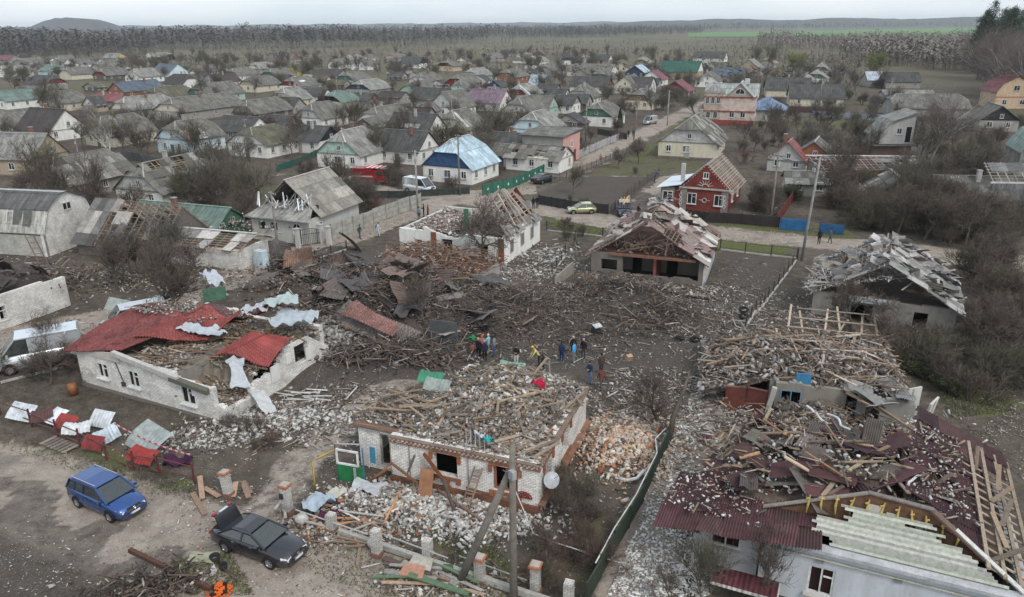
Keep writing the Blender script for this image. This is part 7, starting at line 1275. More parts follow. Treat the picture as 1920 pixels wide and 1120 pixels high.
  for xx in (.75, -.35): g.box((xx - .45, s * (W * .985), zb - .16), (.16, .03, .03), col=(.3, .3, .3) if kind == 'sedan' else col); g.box((xx, s * (W - .012), zb * .62), (.012, .03, zb * .55), col=(.01, .01, .01))
  g.build('door_handle', MCAR, r)
 R_ = .33 if kind != 'van' else .36
 for x in (-wb / 2, wb / 2):
  for s in (-1, 1):
   t = MB(); n_ = 20; ring = [(mcos(6.283 * i / n_), msin(6.283 * i / n_)) for i in range(n_)]
   for ra, rb, ya, yb, cc in ((R_, R_, -.1, .1, 0), (R_, R_ * .66, .1, .11, 0), (R_, R_ * .66, -.1, -.11, 0)): t.add([(a_ * ra, ya, b_ * ra) for a_, b_ in ring] + [(a_ * rb, yb, b_ * rb) for a_, b_ in ring], [(i, (i + 1) % n_, n_ + (i + 1) % n_, n_ + i) for i in range(n_)], (.02,) * 3)
   w = t.build('wheel', MTYRE, r, (x, s * (W - .09), R_)); t = MB(); rr = R_ * .66
   t.add([(0, s * .085, 0)] + [(a_ * rr * .25, s * .1, b_ * rr * .25) for a_, b_ in ring] + [(a_ * rr, s * .1, b_ * rr) for a_, b_ in ring] + [(a_ * rr * .9, s * .06, b_ * rr * .9) for a_, b_ in ring], [(0, 1 + i, 1 + (i + 1) % n_) for i in range(n_)] + [(21 + i, 21 + (i + 1) % n_, 41 + (i + 1) % n_, 41 + i) for i in range(n_)], (.3,) * 3)
   t.add([(a_ * rr, s * .05, b_ * rr) for a_, b_ in ring], [tuple(range(n_))], (.02,) * 3)
   for k in range(7): an = 6.283 * k / 7; t.bar((mcos(an) * .04, s * .1, msin(an) * .04), (mcos(an) * rr * .93, s * .1, msin(an) * rr * .93), .055, .02, (.3,) * 3, up=(0, 1, 0))
   t.build('rim', MRIM, w)
   t = MB(); t.tube([(x + mcos(an) * (R_ + .05), s * (W - .01), R_ + msin(an) * (R_ + .05)) for an in [math.pi * i / 12 for i in range(13)]], .035, 5, (.012,) * 3, cap=False); t.build('wheel_arch', MTYRE, r)
 f = pr[-1][0]; zf = pr[-3][2]
 for s in (-1, 1):
  g = MB(); g.prism([(f - .34, s * W * .9, zf - .06), (f - .42, s * W * .6, zf + .01), (f - .06, s * W * .42, zf - .12), (f - .03, s * W * .72, zf - .16)], (.03, 0, -.1), (.5, .5, .5)); g.build('headlight', MLAMP, r)
  g = MB(); g.box((pr[0][0] + .06, s * W * .72, pr[1][2] - .16), (.14, .3, .16), col=(.3, .02, .02)); g.build('tail_light', MTAIL, r)
  g = MB(); g.box((f - .05, s * W * .55, .42), (.12, .2, .1), col=(.5, .5, .5)); g.build('fog_light', MLAMP, r)
 g = MB(); g.box((f - .03, 0, zf - .17), (.1, W * .8, .17), col=(.03, .03, .03)); gr_ = g.build('grille', MP, r); g = MB()
 for k in range(4): g.box((f + .01 - k * .012, 0, zf - .24 + k * .045), (.05, W * .8, .014), col=(.5, .5, .5))
 g.tube([(f + .03, .07 * mcos(t_ * .8), zf - .17 + .07 * msin(t_ * .8)) for t_ in range(9)], .012, 4, (.6,) * 3); g.build('grille_bar', MCHR, gr_)
 g = MB(); g.box((f + .0, 0, .44), (.1, W * 1.5, .22), col=tuple(q * .8 for q in col)); g.box((f + .01, 0, .32), (.1, W * 1.2, .1), col=(.02, .02, .02)); g.build('bumper', MCAR, r)
 g = MB(); g.box((f + .06, 0, .47), (.02, .52, .11), col=(.6, .6, .6)); g.box((f + .068, -.225, .47), (.012, .05, .1), col=(.05, .12, .4)); g.build('number_plate', MP, r)
 if rails:
  for s in (-1, 1): g = MB(); g.bar((x1 + .1, s * wr * .92, zr + .03), (x2 - .1, s * wr * .92, zr + .05), .04, .04, (.5, .5, .5)); g.build('roof_rail', MCHR, r)
 if open_boot:
  g = MB(); c0 = Vector((-1.85, 0, 1.06)); g.prism([(-1.72, -.68, 1.04), (-1.72, .68, 1.04), (-2.02, .62, 1.72), (-2.02, -.62, 1.72)], (-.06, 0, -.02), col); g.prism([(-2.02, -.62, 1.72), (-2.02, .62, 1.72), (-2.3, .6, 1.66), (-2.3, -.6, 1.66)], (0, 0, -.05), col); lid = g.build('boot_lid', MCAR, r)
  for s in (-1, 1): g = MB(); g.box((-2.2, s * .5, 1.71), (.16, .2, .05), col=(.4, .03, .05)); g.build('boot_light', MTAIL, lid)
  g = MB(); g.box((-2.12, 0, 1.7), (.14, .5, .05), col=(.5, .5, .5)); g.build('number_plate', MP, lid)
  g = MB(); g.box((-2.05, 0, 1.0), (.45, 1.2, .1), col=(.012, .012, .012)); g.build('boot_well', MTYRE, r)
 r.scale = (sc,) * 3; return r
car((151, 950), (212, 978), 2.68, 'mpv', (.008, .06, .22), 'blue minivan with roof rails on the dirt road at the lower left', tr=1.5, rails=True)
car((426, 1039), (512, 1071), 2.73, 'sedan', (.02, .022, .03), 'dusty black saloon with its boot lid open on the dirt road', open_boot=True, tr=1.55)
car((1002, 344), (1024, 339), 2.7, 'sedan', (.02, .02, .025), 'dark saloon parked by the green fence on the far street', side=-1)
car((1108, 401), (1076, 402), 2.45, 'hatch', (.42, .43, .24), 'pale yellow green hatchback on the grass verge of the village road', side=-1)
car((1180, 392), (1182, 411), 2.7, 'mpv', (.02, .03, .05), 'dark blue minivan with yellow planks on its roof by the red brick house', side=-1)
car((768, 362), (795, 366), 3.3, 'van', (.62, .63, .63), 'white minibus parked behind the concrete fence', 'van', 'parked_van')
car((118, 684), (35, 700), 3.3, 'van', (.62, .65, .68), 'large white van with smashed windscreen under the bare branches at the left edge', 'van', 'parked_van', side=-1, sc=1.15)
car((285, 622), (235, 632), 3.2, 'van', (.55, .57, .58), 'white van half hidden behind the red roof, its front wrecked', 'van', 'parked_van', side=-1)
car((68, 288), (92, 292), 3.0, 'van', (.6, .62, .63), 'small white van between the dark brown roofed house and the left houses', 'van', 'parked_van', sc=.95)
car((1235, 232), (1212, 236), 3.0, 'van', (.55, .56, .56), 'far white van on the street below the brick mansion', 'van', 'parked_van', side=-1, sc=.85)
car((1806, 398), (1812, 408), 2.6, 'van', (.6, .6, .58), 'white van in the yard of the long clad shed at the right', 'van', 'parked_van', sc=.85)
g = P(698, 345); r = empty('fire_engine', g, -12, label='red fire engine with a red and white striped awning before the mint gabled house', cat='truck')
m = MB(); m.box((1.6, 0, 1.5), (1.8, 2.2, 1.9), col=(.40, .03, .04)); m.build('cab', MCAR, r); m = MB(); m.box((-1.2, 0, 1.6), (3.7, 2.2, 2.1), col=(.36, .03, .04)); m.box((-1.2, -1.12, 1.4), (3.6, .05, .25), col=(.6, .6, .6)); m.build('body', MCAR, r); m = MB(); m.box((2.52, 0, 1.85), (.04, 1.9, .8), col=(.03,) * 3); m.box((1.7, -1.12, 1.85), (1.0, .04, .7), col=(.03,) * 3); m.build('window', MCG, r)
for x in (-2, 1.4):
 for s in (-1, 1): m = MB(); m.tube([(x, s * 1.0, .5), (x, s * 1.15, .5)], .5, 14, (.02,) * 3); m.build('wheel', MTYRE, r)
m = MB()
for i in range(8): m.box((-.6 + i * .4, 0, 2.78), (.39, 2.4, .06), col=(.6, .6, .6) if i % 2 else (.5, .04, .04))
m.build('awning', MCLOTH, r)
for i in range(5): plank(P(1172, 376, 2.0) + Vector((-.4 + i * .25, -.3 + .1 * i, .05 * i)), rad(80) + RG(0, .2), .15, 2.5, .12, .05, (.5, .32, .12), 'yellow plank tied on the roof of the dark blue minivan', 'planks on the minivan')
# ---------------------------------------------------------------- people
def fig(pose):
 """one skinned figure 1.74 m tall facing +Y; returns mesh and a region index per vertex"""
 J = {}; E = []; RD = {}
 def j(n, x, y, z, r, par=None):
  J[n] = (x, y, z); RD[n] = r
  if par: E.append((par, n))
 bend = {'stand': 0, 'walk': .05, 'stoop': .32, 'arms': 0, 'point': 0}[pose]; k = bend
 j('pelvis', 0, 0, .93, .145); j('waist', 0, k * .35, 1.08, .125, 'pelvis'); j('chest', 0, k * .8, 1.30, .15, 'waist'); j('neck0', 0, k * 1.1, 1.46, .075, 'chest'); j('neck', 0, k * 1.3 + .01, 1.52, .055, 'neck0'); j('head0', 0, k * 1.5 + .02, 1.60, .085, 'neck'); j('head1', 0, k * 1.6 + .02, 1.68, .085, 'head0')
 for s, S in ((-1, 'L'), (1, 'R')):
  j('sh' + S, s * .17, k * 1.0, 1.41, .07, 'chest')
  if pose == 'arms': el, wr = (s * .24, .12, 1.16), (s * .10, .30, 1.22)
  elif pose == 'point' and s > 0: el, wr = (s * .26, .2, 1.33), (s * .28, .42, 1.42)
  elif pose == 'stoop': el, wr = (s * .22, k + .18, 1.12), (s * .14, k + .32, .88)
  elif pose == 'walk': el, wr = (s * .22, -s * .1, 1.14), (s * .2, -s * .16 + .1, .9)
  else: el, wr = (s * .23, -.03, 1.13), (s * .22, .06, .88)
  j('el' + S, *el, .05, 'sh' + S); j('wr' + S, *wr, .034, 'el' + S); d = (Vector(wr) - Vector(el)).normalized(); h0 = Vector(wr) + d * .05; j('pm' + S, *h0, .034, 'wr' + S)
  sd_ = d.cross(Vector((s, 0.2, 0))).normalized()
  for q, (o, L) in enumerate(((-.028, .062), (-.010, .074), (.010, .070), (.028, .055))):
   a = h0 + sd_ * o + d * .035; b = a + d * L + Vector((-s * .018, 0, 0)); j(f'f{S}{q}a', *a, .0095, 'pm' + S); j(f'f{S}{q}b', *b, .0075, f'f{S}{q}a')
  t = h0 + sd_ * -.045 + Vector((0, .005, 0)); j('t' + S, *t, .011, 'pm' + S); j('u' + S, *(t + d * .035 + sd_ * -.012), .008, 't' + S)
  kf = .0 if pose != 'walk' else s * .2
  j('hp' + S, s * .095, 0, .88, .10, 'pelvis'); j('kn' + S, s * .10, kf * .6 + .03, .50, .068, 'hp' + S); j('an' + S, s * .105, kf - .01, .10, .046, 'kn' + S); j('ft' + S, s * .115, kf + .05, .045, .043, 'an' + S); j('to' + S, s * .12, kf + .17, .035, .036, 'ft' + S)
 names = list(J); me = bpy.data.meshes.new('p'); me.from_pydata([J[n] for n in names], [(names.index(a), names.index(b)) for a, b in E], []); o = bpy.data.objects.new('p', me); COL.objects.link(o)
 md = o.modifiers.new('s', 'SKIN'); sv = me.skin_vertices[0].data
 for i, n in enumerate(names): sv[i].radius = (RD[n] * (1.18 if n in ('pelvis', 'waist', 'chest') else 1), RD[n] * (.8 if n in ('pelvis', 'waist', 'chest') else 1))
 sv[0].use_root = True; sb = o.modifiers.new('u', 'SUBSURF'); sb.levels = 1; sb.render_levels = 1
 dg = bpy.context.evaluated_depsgraph_get(); ev = o.evaluated_get(dg); m2 = bpy.data.meshes.new_from_object(ev); bpy.data.objects.remove(o)
 hy = k * 1.6 + .02; segs = [(Vector(J[a]), Vector(J[b]), a, b) for a, b in E]; reg = []
 for v in m2.vertices:
  p = v.co; best = None; bd = 9
  for a, b, na, nb in segs:
   ab = b - a; t = max(0, min(1, (p - a).dot(ab) / max(ab.length_squared, 1e-9))); d = (p - a - ab * t).length / (RD[na] + RD[nb])
   if d < bd: bd = d; best = nb
  if best.startswith('head'):
   # face: nose, eye hollows, chin
   q = p - Vector((0, hy, 1.64));
   if q.y > .05: v.co.y += .018 * math.exp(-(q.x / .018) ** 2 - ((q.z + .005) / .025) ** 2) - .006 * math.exp(-((abs(q.x) - .03) / .015) ** 2 - ((q.z - .02) / .012) ** 2)
   reg.append('hair' if (q.z > .045 or q.y < -.015) and q.z > -.04 else 'skin')
  elif best == 'neck': reg.append('skin')
  elif best[0] in 'ftu' and best[:2] not in ('ft', 'to') or best[:2] == 'pm': reg.append('skin')
  elif best[:2] in ('ft', 'to'): reg.append('shoe')
  elif best[:2] in ('kn', 'an', 'hp'): reg.append('legs')
  else: reg.append('top' if p.z > .86 else 'legs')
 # ears
 return m2, reg
POSE = {k: fig(k) for k in ('stand', 'walk', 'stoop', 'arms', 'point')}
SKN = (.42, .27, .2)
def person(px, py, pose, face, top, legs, label, hair=(.04, .03, .025), shoe=(.03, .03, .03), h=1.74, z=None, group=None, hat=None, bag=None, hood=False):
 m0, reg = POSE[pose]; me = m0.copy(); me.name = 'person'; me.materials.clear(); me.materials.append(MCLOTH); cm = dict(skin=SKN, hair=hair, top=top, legs=legs, shoe=shoe); pc = []
 for p in me.polygons:
  rs = [reg[i] for i in p.vertices]; pc.append(cm[max(set(rs), key=rs.count)])
 for a in list(me.color_attributes): me.color_attributes.remove(a)
 finish(me, pc, uv=False); me.polygons.foreach_set('use_smooth', [True] * len(me.polygons))
 g = P(px, py, 0 if z is None else z); zz = H1(g.x, g.y) if z is None else z
 o = inst('person', me, None, (g.x, g.y, zz), (0, 0, rad(face)), h / 1.74); tag(o, label, 'person', group); hy = {'stoop': .53, 'walk': .1}.get(pose, .02)
 m = MB(); n = 10; cc = hat or hair; R0 = .112 if hat or hood else .102
 for i in range(5):
  pass
 vs = [(0, hy - .01, 1.79 if hat else 1.775)]; fs = []
 for k, (rr, z_) in enumerate(((.06, 1.765), (.095, 1.735), (R0, 1.69), (R0 * (1.25 if hat else .98), 1.66 if hat else 1.63))):
  vs += [(mcos(6.283 * i / n) * rr, hy - .012 + msin(6.283 * i / n) * rr, z_ + (.03 if k == 3 and i in (1, 2, 3, 4) else 0)) for i in range(n)]
 fs = [(0, 1 + i, 1 + (i + 1) % n) for i in range(n)] + [(1 + k * n + i, 1 + (k + 1) * n + i, 1 + (k + 1) * n + (i + 1) % n, 1 + k * n + (i + 1) % n) for k in range(3) for i in range(n)]
 m.add(vs, fs, cc); m.build('helmet' if hat and hat[0] > .3 else ('hat' if hat else 'hair'), MCLOTH, o, smooth=True)
 m = MB()
 for s in (-1, 1): m.box((s * .088, hy, 1.635), (.02, .03, .055), col=SKN)
 m.build('ear', MCLOTH, o)
 if bag: m = MB(); m.box((0, -.2, 1.25), (.3, .16, .42), col=bag); m.box((0, -.29, 1.17), (.22, .06, .2), col=bag); m.build('backpack', MCLOTH, o)
 return o
BLK = (.018, .018, .022); JN = (.13, .18, .27); NAV = (.03, .045, .09)
PE = [(886, 673, 'stand', 40, (.17, .09, .06), (.05, .06, .1), 'short person in a brown jacket at the left of the group by the crater', dict(h=1.45)), (897, 669, 'arms', -20, BLK, BLK, 'person all in black with fair hair, second in the group by the crater', dict(hair=(.4, .27, .15))), (909, 673, 'stand', 10, (.025, .03, .05), BLK, 'person in dark navy nearest the camera in the group by the crater', dict(hair=(.4, .28, .18))), (904, 660, 'stand', -160, (.3, .12, .12), BLK, 'red haired person at the back of the group by the crater', dict(hair=(.35, .12, .05))), (916, 658, 'arms', 60, (.25, .48, .58), (.3, .3, .3), 'person in a pale turquoise jacket in the group by the crater', dict(hair=(.45, .4, .35))), (927, 661, 'stand', 70, (.19, .2, .22), (.06, .1, .2), 'person in grey jacket and blue trousers, rightmost of the group by the crater', {}),
 (968, 682, 'arms', 170, BLK, (.5, .5, .5), 'person in a black jacket and pale trousers standing alone', {}), (1011, 678, 'stoop', 100, (.5, .47, .2), (.04, .04, .04), 'rescuer with a yellow helmet and yellow vest', dict(hat=(.6, .33, .02))), (1017, 704, 'stand', 60, BLK, BLK, 'person in black in front of the rescuer with the yellow helmet', {}), (1053, 665, 'stand', -30, NAV, (.02, .04, .12), 'person in a navy tracksuit with white shoes', dict(shoe=(.6, .6, .6))), (1076, 672, 'stand', 60, (.08, .36, .68), (.18, .19, .2), 'person in a bright blue jacket and grey trousers', {}), (1075, 645, 'stand', 180, BLK, BLK, 'fair haired person in black behind the bright blue jacket', dict(hair=(.4, .36, .3))), (1094, 661, 'stand', 160, BLK, (.05, .05, .055), 'bald person in a long dark coat right of the bright blue jacket', dict(hair=SKN)), (1095, 642, 'arms', 190, (.03, .035, .06), BLK, 'person in dark blue taking a picture at the back', dict(hair=(.3, .2, .14))),
 (1105, 720, 'arms', 150, (.03, .04, .07), JN, 'person in a navy jacket and blue jeans right of the white brick house', {}), (1127, 703, 'stand', 20, (.08, .055, .05), (.06, .05, .05), 'person in dark brown behind the brown sweater', {}), (1127, 731, 'walk', 30, (.14, .06, .045), (.10, .09, .07), 'person in a brown sweater and olive trousers walking away', {}),
 (675, 449, 'walk', -120, (.03, .08, .08), (.04, .06, .12), 'person in dark green walking on the village road', {}), (710, 445, 'walk', -100, (.52, .53, .58), (.5, .5, .52), 'person in white with a blue backpack on the village road', dict(bag=(.06, .16, .36))), (786, 414, 'stand', 0, (.16, .18, .24), BLK, 'person in grey blue at the left of the road corner group', {}), (795, 408, 'arms', 90, BLK, BLK, 'person in black in the middle of the road corner group', {}), (803, 409, 'stand', 120, (.25, .08, .09), BLK, 'person in dark red at the right of the road corner group', {}),
 (1000, 392, 'stand', 0, BLK, BLK, 'left of two people in black where the lane meets the village road', {}), (1007, 391, 'stand', 180, BLK, (.03, .03, .04), 'right of two people in black where the lane meets the village road', {}), (1078, 462, 'walk', -60, (.09, .1, .06), (.08, .09, .06), 'person in olive camouflage crossing the bare yard', {}), (1197, 432, 'stand', 60, (.14, .10, .09), BLK, 'person in brown behind the battered brown roof', {}), (1212, 432, 'stand', -30, (.55, .56, .58), (.5, .5, .5), 'person in pale overalls behind the battered brown roof', {}), (1197, 407, 'stand', 180, BLK, BLK, 'person in black beside the dark blue minivan', {}),
 (1534, 465, 'stand', 0, BLK, BLK, 'person in black on the village road near the leaning pole', {}), (1555, 463, 'walk', 60, (.1, .1, .11), (.07, .07, .08), 'person in dark grey stepping along the village road', {}), (1126, 307, 'stand', 0, (.3, .13, .1), BLK, 'person in a reddish top on the far street', {}), (1178, 258, 'stand', 0, BLK, BLK, 'left of two far people at the end of the white picket fence', {}), (1187, 257, 'stand', 0, (.05, .05, .05), BLK, 'right of two far people at the end of the white picket fence', {}), (548, 455, 'stand', 10, BLK, BLK, 'person in black by the gate of the arched doorway', {}), (556, 454, 'stand', 150, (.05, .045, .04), BLK, 'person in dark brown beside the one in black by the gate', {}), (1227, 343, 'stoop', -90, (.05, .08, .14), (.04, .05, .07), 'person in blue stooping on the tarpaulin roof of the red brick house', dict(z=4.0))]
for q in PE: person(*q[:7], **q[7])
# ---------------------------------------------------------------- poles, wires, fences
def pole(px, py, h, col=(.26, .25, .24), label='', r0=.16, arms=1, lean=(0, 0), group=None):
 g = G(px, py); r = empty('utility_pole', g, R.random() * 20 - 60, label=label, cat='utility pole', group=group); m = MB(); top = Vector((lean[0], lean[1], h)); m.tube([(0, 0, -.3), top * .5, top], [r0, r0 * .85, r0 * .65], 9, col); m.build('shaft', MBARK, r, smooth=True)
 for k in range(arms):
  m = MB(); z = h - .35 - k * .6; m.bar((-.7, .1, z), (.7, .1, z), .09, .09, (.12, .11, .1)); a = m.build('crossarm', MP, r); a.location = (lean[0], lean[1], 0)
  for x in (-.6, -.2, .2, .6): m = MB(); m.tube([(x, .1, z + .04), (x, .1, z + .12), (x, .1, z + .2)], [.03, .05, .03], 6, (.5, .5, .48)); m.build('insulator', MP, a)
 m = MB(); m.box((.2, -.15, h - 1.3), (.28, .22, .4), col=(.3, .3, .3)); m.build('junction_box', MP, r)
 return g + top
p1 = pole(963, 1127, 8.0, (.17, .155, .135), 'dark wooden utility pole standing in the front yard, top wires torn', .19, 0)
a = G(862, 1092); b = wpt((p1.x, p1.y), 0, -.12, .12, 6.6); m = MB(); m.tube([a, a.lerp(b, .5), b], [.19, .17, .14], 9, (.18, .165, .145)); o = m.build('pole_brace', MBARK, smooth=True); tag(o, 'slanting timber brace propping the dark utility pole in the front yard', 'pole brace')
m = MB(); q = G(963, 1127)
for z in (7.9, 7.3, 6.7): m.tube([(q.x, q.y, z), (q.x + .35, q.y - .1, z + .1)], .02, 4, (.1,) * 3); m.tube([(q.x - .1, q.y, z - .2), (q.x - .4, q.y + .1, z)], .02, 4, (.1,) * 3); m.tube([(q.x + .35, q.y - .1, z + .1), (q.x + .35, q.y - .1, z + .22)], .05, 6, (.5, .5, .48))
o = m.build('insulator_hooks', MMET); tag(o, 'rusty insulator hooks on top of the dark utility pole in the front yard', 'hooks')
p2 = pole(1502, 492, 11.0, (.27, .27, .26), 'tall pale concrete pole beside the village road at the right', .15, 1, (.5, 0.2))
p3 = pole(1444, 422, 9.0, (.2, .18, .16), 'brown wooden pole in front of the gardens right of the red brick house', .15)
p4 = pole(784, 402, 8.5, (.3, .29, .28), 'pole at the end of the concrete panel fence', .15); p5 = pole(862, 366, 9, (.16, .15, .14), 'dark pole in front of the white house with the pale blue roof', .14)
p6 = pole(1188, 262, 8.5, (.2, .18, .16), 'leaning wooden pole at the end of the white picket fence', .14, 1, (.9, 0)); p7 = pole(1251, 236, 8.5, (.3, .29, .27), 'pole with a transformer box on the far street', .15); p8 = pole(525, 500, 8, (.2, .18, .17), 'dark pole between the broken sheds and the gate with pale pillars', .14)
p9 = pole(648, 330, 8, (.3, .28, .26), 'thin pole among the bushes in front of the mint gabled house', .12); p10 = pole(468, 305, 8, (.17, .15, .14), 'thin dark pole before the mossy roofed white house', .12); p11 = pole(1033, 165, 11, (.12, .11, .1), 'tall thin dark pole in the middle of the far village', .16, 0); p12 = pole(158, 345, 8, (.2, .18, .17), 'pole near the left houses', .12)
for i, (px, py, h_) in enumerate(((372, 75, 26), (240, 88, 24), (72, 96, 13), (580, 135, 9), (848, 245, 9), (1535, 205, 9), (1664, 210, 9), (1098, 265, 8), (635, 200, 9), (1425, 190, 8))): pole(px, py, h_, (.2, .19, .18), ['tall mast above the left woodland', 'thin lattice mast left in the woodland', 'pole before the left woodland', 'pole in the left far village', 'pole right of the white gable with a black opening', 'pole before the long dark roof on the right', 'pole right of the two tone roof', 'pole by the pale blue gabled house', 'pole by the green hipped roof', 'pole behind the blue hipped roof'][i], .16 if h_ < 20 else .5, 0)
def wire(a, b, sag, label, n=10, r_=.02):
 a = Vector(a); b = Vector(b); m = MB(); m.tube([a.lerp(b, i / n) - Vector((0, 0, sag * 4 * (i / n) * (1 - i / n))) for i in range(n + 1)], r_, 4, (.06, .06, .06)); o = m.build('power_line', MP); tag(o, label, 'wire')
for k in (-.5, 0, .5): wire(p2 + Vector((k, .2, -.2)), p3 + Vector((k, 0, -.2)), .8, ('left', 'middle', 'right')[int(k * 2 + 1)] + ' of the three wires between the concrete pole and the brown wooden pole'); wire(p4 + Vector((k, 0, -.2)), p5 + Vector((k, 0, -.2)), .6, ('left', 'middle', 'right')[int(k * 2 + 1)] + ' of the three wires above the road corner')
wire(p3 + Vector((0, 0, -.3)), P(1140, 200, 7), 1.5, 'long wire from the brown wooden pole over the red brick house'); wire(p2 + Vector((.2, 0, -.4)), P(1950, 380, 9), 1.2, 'long wire leaving the concrete pole to the right'); wire(p2 + Vector((.2, 0, -.8)), P(1950, 300, 9), 1.0, 'second long wire leaving the concrete pole to the right')
pts = [P(1165, 1005, 3.4), P(1170, 1020, 2.8), P(1195, 1040, 1.4), P(1150, 1048, .9), P(1058, 1060, .3)]
m = MB(); m.tube([G(966, 1000) + Vector((0, 0, 2.6)), G(1000, 1040) + Vector((0, 0, 1.2)), G(1045, 1045) + Vector((0, 0, .8)), G(1070, 1060) + Vector((0, 0, 1.0)), G(1110, 1065) + Vector((0, 0, .7)), G(1180, 1072) + Vector((0, 0, .4))], .03, 6, (.45, .45, .44)); o = m.build('loose_cable', MP, smooth=True); tag(o, 'pale loose cable hanging from the dark pole into the fenced yard', 'cable')
def fence(pts, h, kind, col, label, step=2.4, name='fence', z0=0.0):
 pts = [P(*p) for p in pts]; r = empty(name, (pts[0].x, pts[0].y, 0), 0, label=label, cat='fence')
 for a, b in zip(pts[:-1], pts[1:]):
  L = (b - a).length; n = max(1, round(L / step)); d = (b - a) / n; hd = math.degrees(math.atan2(d.y, d.x))
  for i in range(n + 1):
   p = a + d * i; m = MB(); z = H1(p.x, p.y); m.box((0, 0, h / 2), (.1, .1, h + .15), col=tuple(q * .7 for q in col)); m.build('post', MP, r, (p.x - r.location.x, p.y - r.location.y, z), hd)
   if i == n: continue
   c = p + d / 2; z = H1(c.x, c.y); m = MB(); w = d.length - .1
   if kind == 'concrete':
    m.box((0, 0, h / 2), (w, .08, h), col=col)
    for j in range(3): m.box((0, -.06, h * (j + .5) / 3), (w * .94, .04, h / 3 - .12), col=tuple(q * 1.1 for q in col))
   elif kind == 'metal': m.box((0, 0, h / 2 + .05), (w, .05, h - .1), col=col); [m.box((-w / 2 + (q + .5) * w / 10, -.035, h / 2 + .05), (w / 22, .03, h - .12), col=col) for q in range(10)]
   elif kind == 'diamond': m.box((0, 0, h / 2 + .05), (w, .05, h - .1), col=col); m.prism([(-.22, -.04, h / 2), (0, -.04, h / 2 - .28), (.22, -.04, h / 2), (0, -.04, h / 2 + .28)], (0, -.03, 0), (.5, .5, .48))
   elif kind == 'picket':
    k = max(3, int(w / .22))
    for j in range(k):
     if R.random() > .06: m.box((-w / 2 + (j + .5) * w / k, 0, h / 2 + RU(-.05, .02)), (.1, .025, h - .1), col=tuple(q * RU(.75, 1.15) for q in col))
    m.box((0, .04, h * .25), (w, .04, .06), col=col); m.box((0, .04, h * .75), (w, .04, .06), col=col)
   elif kind == 'pipe': m.box((0, 0, h * .95), (w, .04, .04), col=col); m.box((0, 0, h * .3), (w, .03, .03), col=col); m.box((0, 0, .06), (w, .2, .2), col=(.36, .35, .33))
   o = m.build('fence_panel', MP, r, (c.x - r.location.x, c.y - r.location.y, z - .03), hd); o.rotation_euler[0] = RG(0, .03)
fence([(622, 452), (700, 420), (790, 388)], 1.9, 'concrete', (.30, .29, .26), 'grey concrete panel fence along the village road'); fence([(905, 366), (962, 352), (1040, 318)], 1.6, 'diamond', (.03, .13, .09), 'dark green fence with pale diamonds beside the far street'); fence([(640, 372), (760, 372), (880, 364)], 1.1, 'metal', (.04, .05, .045), 'low black fence before the white house with the pale blue roof')
fence([(1078, 300), (1160, 262)], 1.5, 'picket', (.5, .5, .48), 'white picket fence along the far street'); fence([(1035, 345), (1100, 322), (1175, 288), (1200, 268)], 1.3, 'picket', (.16, .145, .13), 'grey picket fence on the right of the far street'); fence([(1010, 384), (1085, 396), (1140, 402)], 1.4, 'metal', (.035, .035, .035), 'black mesh fence of the dark vegetable garden'); fence([(1145, 400), (1190, 360), (1235, 328)], 1.3, 'picket', (.14, .12, .11), 'brown picket fence left of the drive to the red brick house')
fence([(1222, 404), (1320, 418), (1460, 428)], 1.4, 'metal', (.035, .03, .03), 'fence hung with black cloth in front of the red brick house'); fence([(1462, 432), (1515, 436)], 1.5, 'metal', (.03, .13, .3), 'short bright blue sheet fence at the right of the red brick house'); fence([(1535, 438), (1580, 442)], 1.3, 'metal', (.03, .10, .22), 'short blue gate right of the pole'); fence([(1455, 425), (1490, 372)], 1.6, 'metal', (.17, .05, .05), 'dark red sheet fence right of the red brick house')
fence([(1025, 432), (1130, 444), (1155, 436)], 1.1, 'pipe', (.06, .06, .06), 'thin black pipe fence by the grass verge, left of the battered brown roof'); fence([(1350, 470), (1495, 488)], 1.2, 'pipe', (.06, .06, .06), 'thin black pipe fence by the grass verge, right of the battered brown roof'); fence([(1493, 490), (1440, 560), (1395, 640)], 1.1, 'pipe', (.09, .07, .06), 'rusty garden fence running down right of the bare yard'); fence([(1060, 480), (1035, 520)], 1.1, 'pipe', (.06, .05, .05), 'short rusty fence left of the torn open house')
fence([(1522, 220), (1600, 225), (1665, 228)], 1.6, 'metal', (.33, .38, .44), 'pale blue sheet fence before the long dark roofed house'); fence([(1480, 210), (1580, 215)], 1.4, 'metal', (.12, .05, .05), 'dark red fence under the long dark roofed house'); fence([(230, 296), (330, 318)], 1.5, 'metal', (.1, .11, .11), 'dark fence before the cream house with timber posts'); fence([(505, 520), (560, 500), (650, 470)], 1.0, 'pipe', (.06, .06, .06), 'black railing along the near side of the village road')
fence([(620, 280), (560, 310), (520, 322)], 1.2, 'metal', (.03, .11, .09), 'low green fence right of the mossy roofed white house'); fence([(760, 262), (860, 300)], 1.4, 'picket', (.2, .18, .16), 'garden fence behind the pale blue roofed house'); fence([(1120, 252), (1175, 262)], 1.4, 'metal', (.05, .05, .05), 'dark fence below the white house with a green gable'); fence([(0, 720), (120, 690)], 1.0, 'pipe', (.12, .05, .05), 'rusty railing in front of the large white van')
